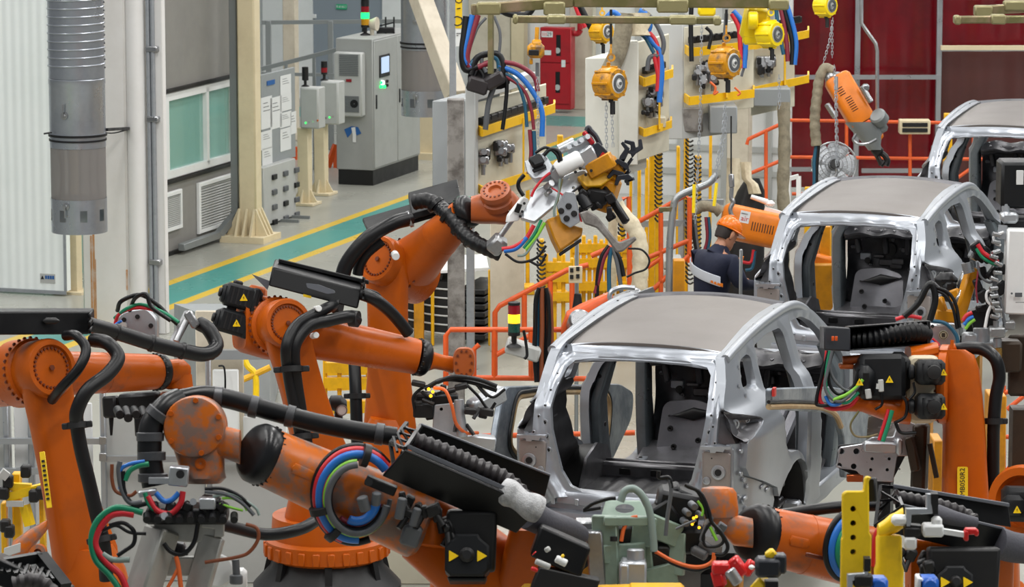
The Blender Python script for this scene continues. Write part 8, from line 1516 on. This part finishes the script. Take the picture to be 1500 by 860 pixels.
# ---------------------------------------------------------------- orange stair rails and near guardrail
rails('orange_stair_rail','orange stair rail climbing past the worker',[[(924,445),(924,338),(930,328),(1004,286),(1010,290),(1010,385)],[(968,312),(968,440)],[(924,388),(1010,352)],[(912,292),(921,288),(922,430)],[(940,440),(1012,372)],[(925,408),(968,378)]],36,3.6);rails('orange_stair_rail','orange stair rail before the cream post and yellow rack',[[(725,555),(725,458),(732,448),(830,396),(862,388)],[(768,432),(768,480)],[(806,412),(806,550)],[(727,520),(800,478)],[(866,375),(920,352)],[(838,392),(838,470)]],34,4);rails('orange_guardrail','orange guardrail with two bars beside the first bare car',[[(653,565),(653,492),(660,483),(860,483)],[(694,560),(694,512),(702,505)],[(778,486),(778,556)],[(653,553),(870,555)],[(654,640),(930,634)],[(724,484),(724,556)]],31.5,4)
rails('orange_guardrail','orange guardrail beyond the MB050R2 arm near the edge',[[(1445,580),(1500,570)],[(1470,640),(1500,640)],[(1475,600),(1500,580)],[(1475,690),(1500,655)],[(1470,565),(1470,760)]],28,3.5);t_=thing('bent_steel_tube','bent grey steel tube rising beside the worker to the yellow slings','tube',P(983,430,35));part('tube',MB().tube(pp([(980,436),(981,360),(986,310),(990,292),(1004,282),(1035,270),(1050,256)],35),.035,10),MT['zinc'],t_);part('bracket',MB().bar(P(965,307,35),P(990,306,35),.06,.04),MT['olive'],t_)
t_=thing('grey_mast','grey steel mast by the control plate with four slots','mast',P(846,480,33));part('mast',vpost(MB(),842,848,33,345,None),MT['galvd'],t_);m_=MB();m_.rev(P(846,470,33),ZZ,[(-.1,.03),(0,.08),(.05,.06),(.25,.03)],14);m_.bar(P(832,470,32.9),P(836,490,32.9),.04);part('swivel',m_,MT['dark'],t_);part('slot_plate',pbox2(MB(),833,390,853,415,32.9,.03,.004),MT['cream'],t_)
for x,y in((837,395),(846,393),(837,405),(846,404)): part('slot',pbox2(MB(),x-2,y-2,x+3,y+4,32.88,.02),MT['ink'],t_)
# signal tower on the guardrail, its box and the hanging hoses
d_=31;b_=P(753,508,d_);tower(b_,.052,[],'red amber and green signal tower on a grey box at the orange guardrail',order=('ledr','leda','ledgo'));t_=thing('pendant_box','grey pendant box below the red amber and green signal tower','control box',P(765,520,d_));m_=MB();m_.box(P(766,512,d_+.1),(.3,.22,.12),M.Rotation(.3,4,'Y'),.015);part('box',m_,MT['cab'],t_);hose('cable',t_,[(767,484),(770,500),(772,520),(768,526)],d_-.1,2.2,MT[K])
t_=thing('hose_bundle','thick bundle of black and teal hoses hanging over the orange guardrail','hose',P(792,550,31))
for k in range(8): x=784+3.4*k;hose('hose',t_,[(790+1.5*k,422),(785+3*k,440),(x,480),(x-1+k%3,515),(x+2-k%4,560)],31.1+.06*(k%3),3.4,MT[(K,'teal',K,'browncable')[k%4]])
t_=thing('hose_bundle','bundle of hoses and a wrinkled pale sleeve behind the grey mast','hose',P(905,430,34));hose('pale_sleeve',t_,[(902,300),(912,315),(926,330),(936,352),(938,385),(936,430)],34,12,MT['sleeve'],corr=.05,pitch=.12);hose('pale_sleeve',t_,[(900,300),(898,330),(897,380),(896,430)],34.2,7,MT['sleeve'])
for k,(pts,mm)in enumerate((([(893,362),(884,380),(878,405),(872,430)],'winehose'),([(895,362),(892,395),(893,440)],'teal'),([(892,360),(882,375),(876,400),(874,440)],K),([(897,362),(904,385),(908,410),(912,440)],'hosegrey'),([(898,362),(908,380),(914,405)],K),([(920,364),(940,366),(951,380),(946,394),(930,400),(918,406)],K))): hose('hose',t_,pts,33.8,3.2 if k<5 else 1.6,MT[mm])
# orange gun lying by the roof of the first car
t_=thing('spot_weld_gun','orange weld gun with bent chrome handle at the roof of the first car','weld gun',P(860,470,31.5),'hanging orange weld guns');d_=31.5;m_=MB();m_.loft([(P(x,y,d_),UP*w/S(d_),FW*.12,3.5)for x,y,w in((822,490,12),(830,478,22),(850,464,19),(890,443,15),(897,440,10))],24);part('orange_cover',m_,MT['rail'],t_);m_=MB();m_.bar(P(880,455,d_),P(940,430,d_),.14,.14,None,.03);m_.bar(P(925,436,d_-.1),P(958,424,d_-.1),.05,.05);m_.cyl(P(846,478,d_-.1),P(850,468,d_-.3),.1,16,ch=.02);part('gun_head',m_,MT['steel'],t_);part('chrome_handle',MB().tube(pp([(898,452),(893,436),(897,426),(912,421),(930,422)],d_-.2),.022,8),MT['bright'],t_)
# ---------------------------------------------------------------- things round the second car
t_=thing('yellow_stand','amber stand with an orange robot hand inside the second bare car','stand',V((P(1208,0,37).x,P(0,430,37).y,0)));part('stand_post',vpost(MB(),1200,1216,37.0,330,None,.2),MT['amber'],t_);m_=MB();m_.bar(P(1176,375,36.9),P(1222,388,36.9),.16,.14,None,.03);m_.box(P(1184,372,36.9),(.2,.2,.2),None,.05);part('orange_hand',m_,MT['gunor'],t_);m_=MB();m_.box(P(1208,420,36.9),(.32,.2,.5),None,.02);part('amber_gusset',m_,MT['amber'],t_)
for x,y,lab in((1186,274,'yellow post with a black mark behind the second car roof'),(1212,274,'plain yellow post behind the second car roof')): t_=thing('yellow_post',lab,'post',V((P(x,0,41).x,P(0,430,41).y,0)));part('post',vpost(MB(),x-7,x+7,41,y,None,.1),MT['yellow'],t_);part('black_mark',pbox2(MB(),x-2,y+8,x+2,y+18,40.9,.02),MT['ink'],t_)if x<1200 else 0
one('guard_hoop',MB().bar(P(1155,310,44),P(1155,262,44),.05).bar(P(1155,262,44),P(1170,258,44),.05).bar(P(1170,258,44),P(1170,310,44),.05),MT['white'],'small white hoop below the red curtain by the wrapped post','hoop')
one('amber_column',vpost(MB(),1000-14,1000+3,34.5,380,None,.15),MT['amber'],'amber column left of the worker','post');one('grey_upright',vpost(MB(),1083,1088,34,365,None),MT['zinc'],'thin grey upright in front of the worker','post')
for a in((1446,1465,575,27.5,'amber panel behind the conduit of the MB050R2 arm'),(1364,1372,640,27,'amber panel behind the MB050R2 arm')): one('amber_panel',vpost(MB(),a[0],a[1]+6,a[3],a[2],None,.3),MT['amber'],a[4],'panel')
# ---------------------------------------------------------------- fence of aluminium profile and grey sheets behind the front robots
def fence():
 d=27.6;t=thing('cell_fence','grey sheet fence framed in aluminium profile behind the front robots','fence',V((P(200,0,d).x,P(0,430,d).y,0)))
 for x0,x1,y0,m in((-30,16,590,'cab'),(20,135,590,'paper'),(152,300,585,'cab'),(310,470,668,'cab'),(470,640,720,'cream2')): part('sheet',vpost(MB(),x0,x1,d+.05,y0,None,.02),MT[m],t)
 for x in(8,44,150,305): part('profile_post',vpost(MB(),x-4,x+4,d-.02,560 if x!=305 else 520,None,.08),MT['aluf'],t)
 for a,b,y in((-20,148,646),(148,470,672),(-20,60,690)): part('profile_rail',MB().bar(P(a,y,d-.03),P(b,y,d-.03),.045),MT['aluf'],t)
 for y in(640,664): part('joint_plate',pbox2(MB(),145,y,156,y+12,d-.08,.03,.004),MT['steel'],t)
 d=31;t=thing('pale_partition','pale partition with an aluminium top rail behind the robot with two motors','partition',V((P(330,0,d).x,P(0,430,d).y,0)));part('sheet',vpost(MB(),286,356,d,455,None,.03),MT['beige'],t);part('lower_sheet',vpost(MB(),356,420,d+.1,610,None,.03),MT['paper'],t);part('top_rail',MB().bar(P(286,519,d-.1),P(430,519,d-.1),.08),MT['aluf'],t);part('door',pbox2(MB(),312,540,350,660,d-.05,.04,.01),MT['white'],t);hose('door_cable',t,[(320,536),(328,538),(330,560),(329,585)],d-.2,1.4,MT[K]);one('grey_cover',MB().add([P(300,462,34),P(395,462,34),P(410,445,36),P(255,445,36),P(300,620,34),P(395,620,34),P(410,560,36),P(255,560,36)],[(0,1,2,3),(7,6,5,4),(0,4,5,1),(1,5,6,2),(2,6,7,3),(3,7,4,0)]),MT['cabd'],'flat grey cover behind the pale partition','cover')
fence()
t_=thing('yellow_floor_hoop','bent yellow guard tube on the floor behind the robot with two motors','guard',G(370,560));part('hoop',MB().tube(pp([(345,496),(352,508),(362,535),(374,550),(375,590)],33.5),.03,8),MT['yellowb'],t_);part('stay',MB().tube(pp([(342,562),(370,550),(396,538)],33.5),.03,8),MT['yellow'],t_)
t_=thing('air_service_unit','black air service unit with a round gauge between the two rear robots','air unit',P(495,610,26));m_=MB();m_.loft([(P(x,y,26),UP*w/S(26),FW*w/S(26),2)for x,y,w in((482,588,4),(485,590,11),(500,592,13),(508,596,9))],18);part('bowl',m_,MT['blackish'],t_);m_=MB();m_.rev(P(501,601,25.8),-FW,[(0,.04),(.03,.04),(.03,.033),(.025,.033)],20);ga=part('gauge_rim',m_,MT['steel'],t_);m_=MB();m_.rev(P(501,601,25.8)-FW*.026,-FW,[(0,.032),(.001,.001)],16);part('gauge_face',m_,MT['paper'],ga);part('unit_post',vpost(MB(),490,502,26.1,600,None),MT['dark'],t_)
# yellow fixture with clamps behind the left robot
t_=thing('clamp_fixture','yellow clamping fixture with black clamps behind the arm with the yellow strip label','fixture',V((P(30,0,25.5).x,P(0,430,25.5).y,0)));d_=25.5
for x0,x1,y in((18,31,692),(2,10,735),(58,66,720)): part('post',vpost(MB(),x0,x1,d_,y,None,.1),MT['yellow'],t_)
m_=MB();m_.bar(P(8,728,d_-.1),P(64,714,d_-.1),.06,.06);m_.bar(P(10,712,d_-.1),P(46,714,d_-.1),.05);m_.bar(P(36,740,d_-.1),P(44,770,d_-.1),.06);part('arms',m_,MT['yellowb'],t_);m_=MB()
for x,y in((6,722),(12,705),(50,726),(60,722),(38,690),(8,770),(14,778)): m_.box(P(x,y,d_-.15),(.07,.08,.09),None,.012)
part('black_clamps',m_,MT['blackish'],t_);m_=MB();m_.bar(P(2,700,d_-.2),P(10,690,d_-.2),.06);m_.box(P(22,738,d_-.16),(.12,.02,.04));part('pale_parts',m_,MT['cab'],t_)
# ---------------------------------------------------------------- yellow clamp towers in front at the right
def towers():
 d=16.8;q=lambda x,y,e=0.0: P(x,y,d+e);k=1/S(d);Y=MT['yellowb']
 t=thing('clamp_tower','tall bright yellow clamp plate with four black holes','clamp tower',V((q(1254,800).x,q(1254,800).y,0)),'yellow clamp towers');w=lambda pts,c: [((x-c[0])*k,-(y-c[1])*k)for x,y in pts];c=(1252,800);hs=[circ((1249-c[0])*k,-(y-c[1])*k,4.3*k,14)for y in(745,766,787,808)]
 m=MB();m.prism(rnd(w([(1233,724),(1238,719),(1264,719),(1266,700),(1270,697),(1277,699),(1272,704),(1273,780),(1276,784),(1274,930),(1230,930),(1232,790),(1234,786)],c),3*k,3),.05,MX(q(*c),RT,UP,-FW),hs,.006);part('drilled_plate',m,Y,t);m=MB();pbox2(m,1240,722,1262,830,d+.04,.02);part('dark_backing',m,MT['ink'],t);m=MB();m.bar(q(1274,700,.05),q(1276,735,.05),.05,.06,LV,.006);part('dark_stop',m,MT['dark'],t);part('pillar',MB().box(V((q(1252,0).x,q(0,925).y,q(0,925).z/2)),(.16,.16,q(0,925).z)),Y,t)
 m=MB();m.prism(rnd(w([(1238,838),(1262,836),(1263,818),(1268,816),(1268,846),(1246,848),(1244,900),(1238,900)],c),1*k,2),.05,MX(q(*c)-FW*.1,RT,UP,-FW),(),.004);part('grey_clamp',m,MT['alu'],t);m=MB();m.box(q(1270,826,-.1),(.03,.06,.06));m.box(q(1264,850,-.1),(.09,.06,.06),None,.01);part('black_jaw',m,MT['blackish'],t)
 d2=.6;t=thing('clamp_tower','yellow clamp tower with a rounded arm, red lever and grey hooked jaws','clamp tower',V((q(1300,800,d2).x,q(1300,800,d2).y,0)),'yellow clamp towers');m=MB();m.loft([(q(1302,y,d2),RT*r*k,FW*.06,6)for y,r in((784,17),(788,19),(826,19),(835,22),(930,18))],20);m.loft([(q(1286+9*i,783-6*i-(2 if i==2 else 0),d2),UP*.05,FW*.05,3)for i in range(5)],16);part('yellow_body',m,Y,t)
 m=MB();m.prism(rnd(w([(1326,772),(1326,744),(1357,744),(1357,722),(1364,722),(1366,752),(1334,754),(1333,772)],(1340,750)),.8*k,2),.06,MX(q(1340,750,d2-.1),RT,UP,-FW),(),.004);part('hooked_jaw',m,MT['alu'],t);m=MB();m.box(q(1368,737,d2-.1),(.035,.06,.1));m.box(q(1336,778,d2-.1),(.08,.06,.05),None,.01);m.bar(q(1325,776,d2-.1),q(1348,778,d2-.1),.05,.06);part('black_stop',m,MT['blackish'],t)
 m=MB();m.box(q(1366,776,d2-.1),(.10,.08,.06),None,.01);m.box(q(1372,766,d2-.1),(.05,.05,.06),None,.012);m.box(q(1333,795,d2-.1),(.06,.06,.06),None,.01);m.bar(q(1380,778,d2-.1),q(1412,783,d2-.1),.025);m.box(q(1318,762,d2-.1),(.08,.06,.05),None,.015);part('pale_linkage',m,MT['white'],t);m=MB();m.box(q(1422,778,d2-.1),(.06,.04,.03),None,.006);m.box(q(1415,784,d2-.1),(.022,.04,.05),None,.005);m.box(q(1430,780,d2-.1),(.02,.04,.03),None,.005);part('red_lever',m,MT['redb'],t);part('pillar',MB().box(V((q(1302,0,d2).x,q(0,925,d2).y,q(0,925,d2).z/2)),(.14,.14,q(0,925,d2).z)),Y,t)
 hose('red_hose',t,[(1290,770),(1282,785),(1280,810),(1278,830)],d+d2+.1,3.5,MT['redh'])
 for x,y,lab in((1284,852,'blue air cylinder between the two yellow clamp towers'),(1358,851,'blue air cylinder below the slanted front tray')): t=thing('air_cylinder',lab,'cylinder',V((q(x,0).x,q(0,y).y,0)),'blue air cylinders');m=MB();m.box(q(x,y+8),(.10,.1,.1),None,.015);m.cyl(q(x+5,y+8,-.1),q(x+5,y+8,.0),.035,14,ch=.008);part('cylinder',m,MT['blueb'],t);part('bracket',MB().box(q(x-12,y+8),(.03,.1,.1),None,.006),MT['white'],t);part('stand',MB().box(V((q(x,0).x,q(0,y+15).y,q(0,y+15).z/2)),(.06,.06,q(0,y+15).z)),MT['dark'],t)
 d3=1.2;t=thing('red_clamp','red toggle clamp under the round scuffed wrist','clamp',V((q(1060,0,d3).x,q(0,840,d3).y,0)));m=MB();m.box(q(1056,832,d3),(.09,.08,.06),None,.01);m.bar(q(1072,818,d3),q(1090,842,d3),.07,.06,None,.01);m.bar(q(1090,842,d3),q(1104,822,d3),.05,.05,None,.01);m.bar(q(1050,835,d3),q(1056,860,d3),.06,.06,None,.01);part('red_body',m,MT['redb'],t);m=MB();m.cyl(q(1068,835,d3-.1),q(1082,855,d3-.1),.03,12,ch=.006);part('steel_rod',m,MT['steel'],t);part('stand',MB().box(V((q(1060,0,d3).x,q(0,865,d3).y,q(0,865,d3).z/2)),(.1,.1,q(0,865,d3).z)),MT['dark'],t)
 t=thing('black_clamp','black clamp with a white knob on a yellow arm at the lower edge','clamp',V((q(1125,0).x,q(0,840).y,0)));m=MB();m.box(q(1125,830),(.12,.1,.09),None,.015);m.box(q(1142,825),(.06,.08,.09),None,.01);part('clamp_body',m,MT['navy'],t);m=MB();m.loft([(q(1101,831+4*a,-.05),RT*.016*math.cos(a*1.5),FW*.016*math.cos(a*1.5),2)for a in(-1,-.6,0,.6,1)],14);part('white_knob',m,MT['white'],t);m=MB();m.bar(q(1104,870,.1),q(1122,850,.05),.07,.06,None,.01);m.bar(q(1124,818),q(1136,808),.05,.05,None,.01);part('yellow_arm',m,Y,t);part('stand',MB().box(V((q(1130,0).x,q(0,850).y,q(0,850).z/2)),(.06,.06,q(0,850).z)),MT['dark'],t)
 t=thing('valve_terminal','black valve terminal with red buttons under the grey cloth sleeve','valve unit',q(825,860,1.9));m=MB();o=q(776,815,1.9);pbox(t,'terminal_body',o,q(850,848,1.9)-o,q(792,770,1.9)-o,FW*.3,MT['tray'],.015);pbox(t,'terminal_rail',q(770,880,1.9),q(860,900,1.9)-q(770,880,1.9),q(790,830,1.9)-q(770,880,1.9),FW*.2,MT['blackish'],.01)
 for x,y,x2,y2,mm,r in((784,822,806,831,'cab',.016),(814,818,830,826,'white',.02),(800,802,804,808,'cab',.016),(782,810,783,811,'redb',.014),(778,832,788,836,'redb',.012),(822,814,826,816,'yellowb',.012)): m=MB();m.cyl(q(x,y,1.75),q(x2,y2,1.75),r,12,ch=.005);part('plug',m,MT[mm],t)
 m=MB();m.box(q(812,880,2),(.35,.3,.12),None,.02);m.box(q(962,876,2),(.3,.3,.1),None,.02);m.bar(q(800,872,2.1),q(980,868,2.1),.08,.08);one('yellow_base_frame',m,MT['yellow'],'yellow base frame peeping out under the green weld gun','frame')
 d4=1.6;t=thing('cable_tray_end','black ribbed cable tray end in the corner below the yellow clamping fixture','cable tray',q(40,880,d4));o=q(-20,850,d4);pbox(t,'tray_body',o,q(90,900,d4)-o,q(-10,815,d4)-o,FW*.3,MT['tray'],.01);m=MB()
 for i in range(7): m.bar(q(2+11*i,838+1.5*i,d4-.05),q(8+11*i,822+2*i,d4+.1),.014);m.bar(q(2+11*i,824+2*i,d4+.1),q(12+11*i,840+1.5*i,d4-.05),.014)
 m.bar(q(0,826,d4+.1),q(60,816,d4+.2),.05);m.bar(q(60,816,d4+.2),q(96,862,d4),.06);part('tray_ribs',m,MT['tray'],t);part('support_post',MB().box(V((q(30,0,d4).x,q(0,880,d4).y+.1,q(0,885,d4).z/2)),(.2,.2,q(0,885,d4).z)),MT['orange'],t);hose('flexible_hose',t,[(20,856),(50,850),(75,866),(80,890)],d+d4-.15,11,MT['hosedark'],corr=.13,pitch=.042)
MT.update(redb=mat('bright_red_paint','D01C1C',.35),blueb=mat('blue_paint','1B5FC0',.35))
towers()
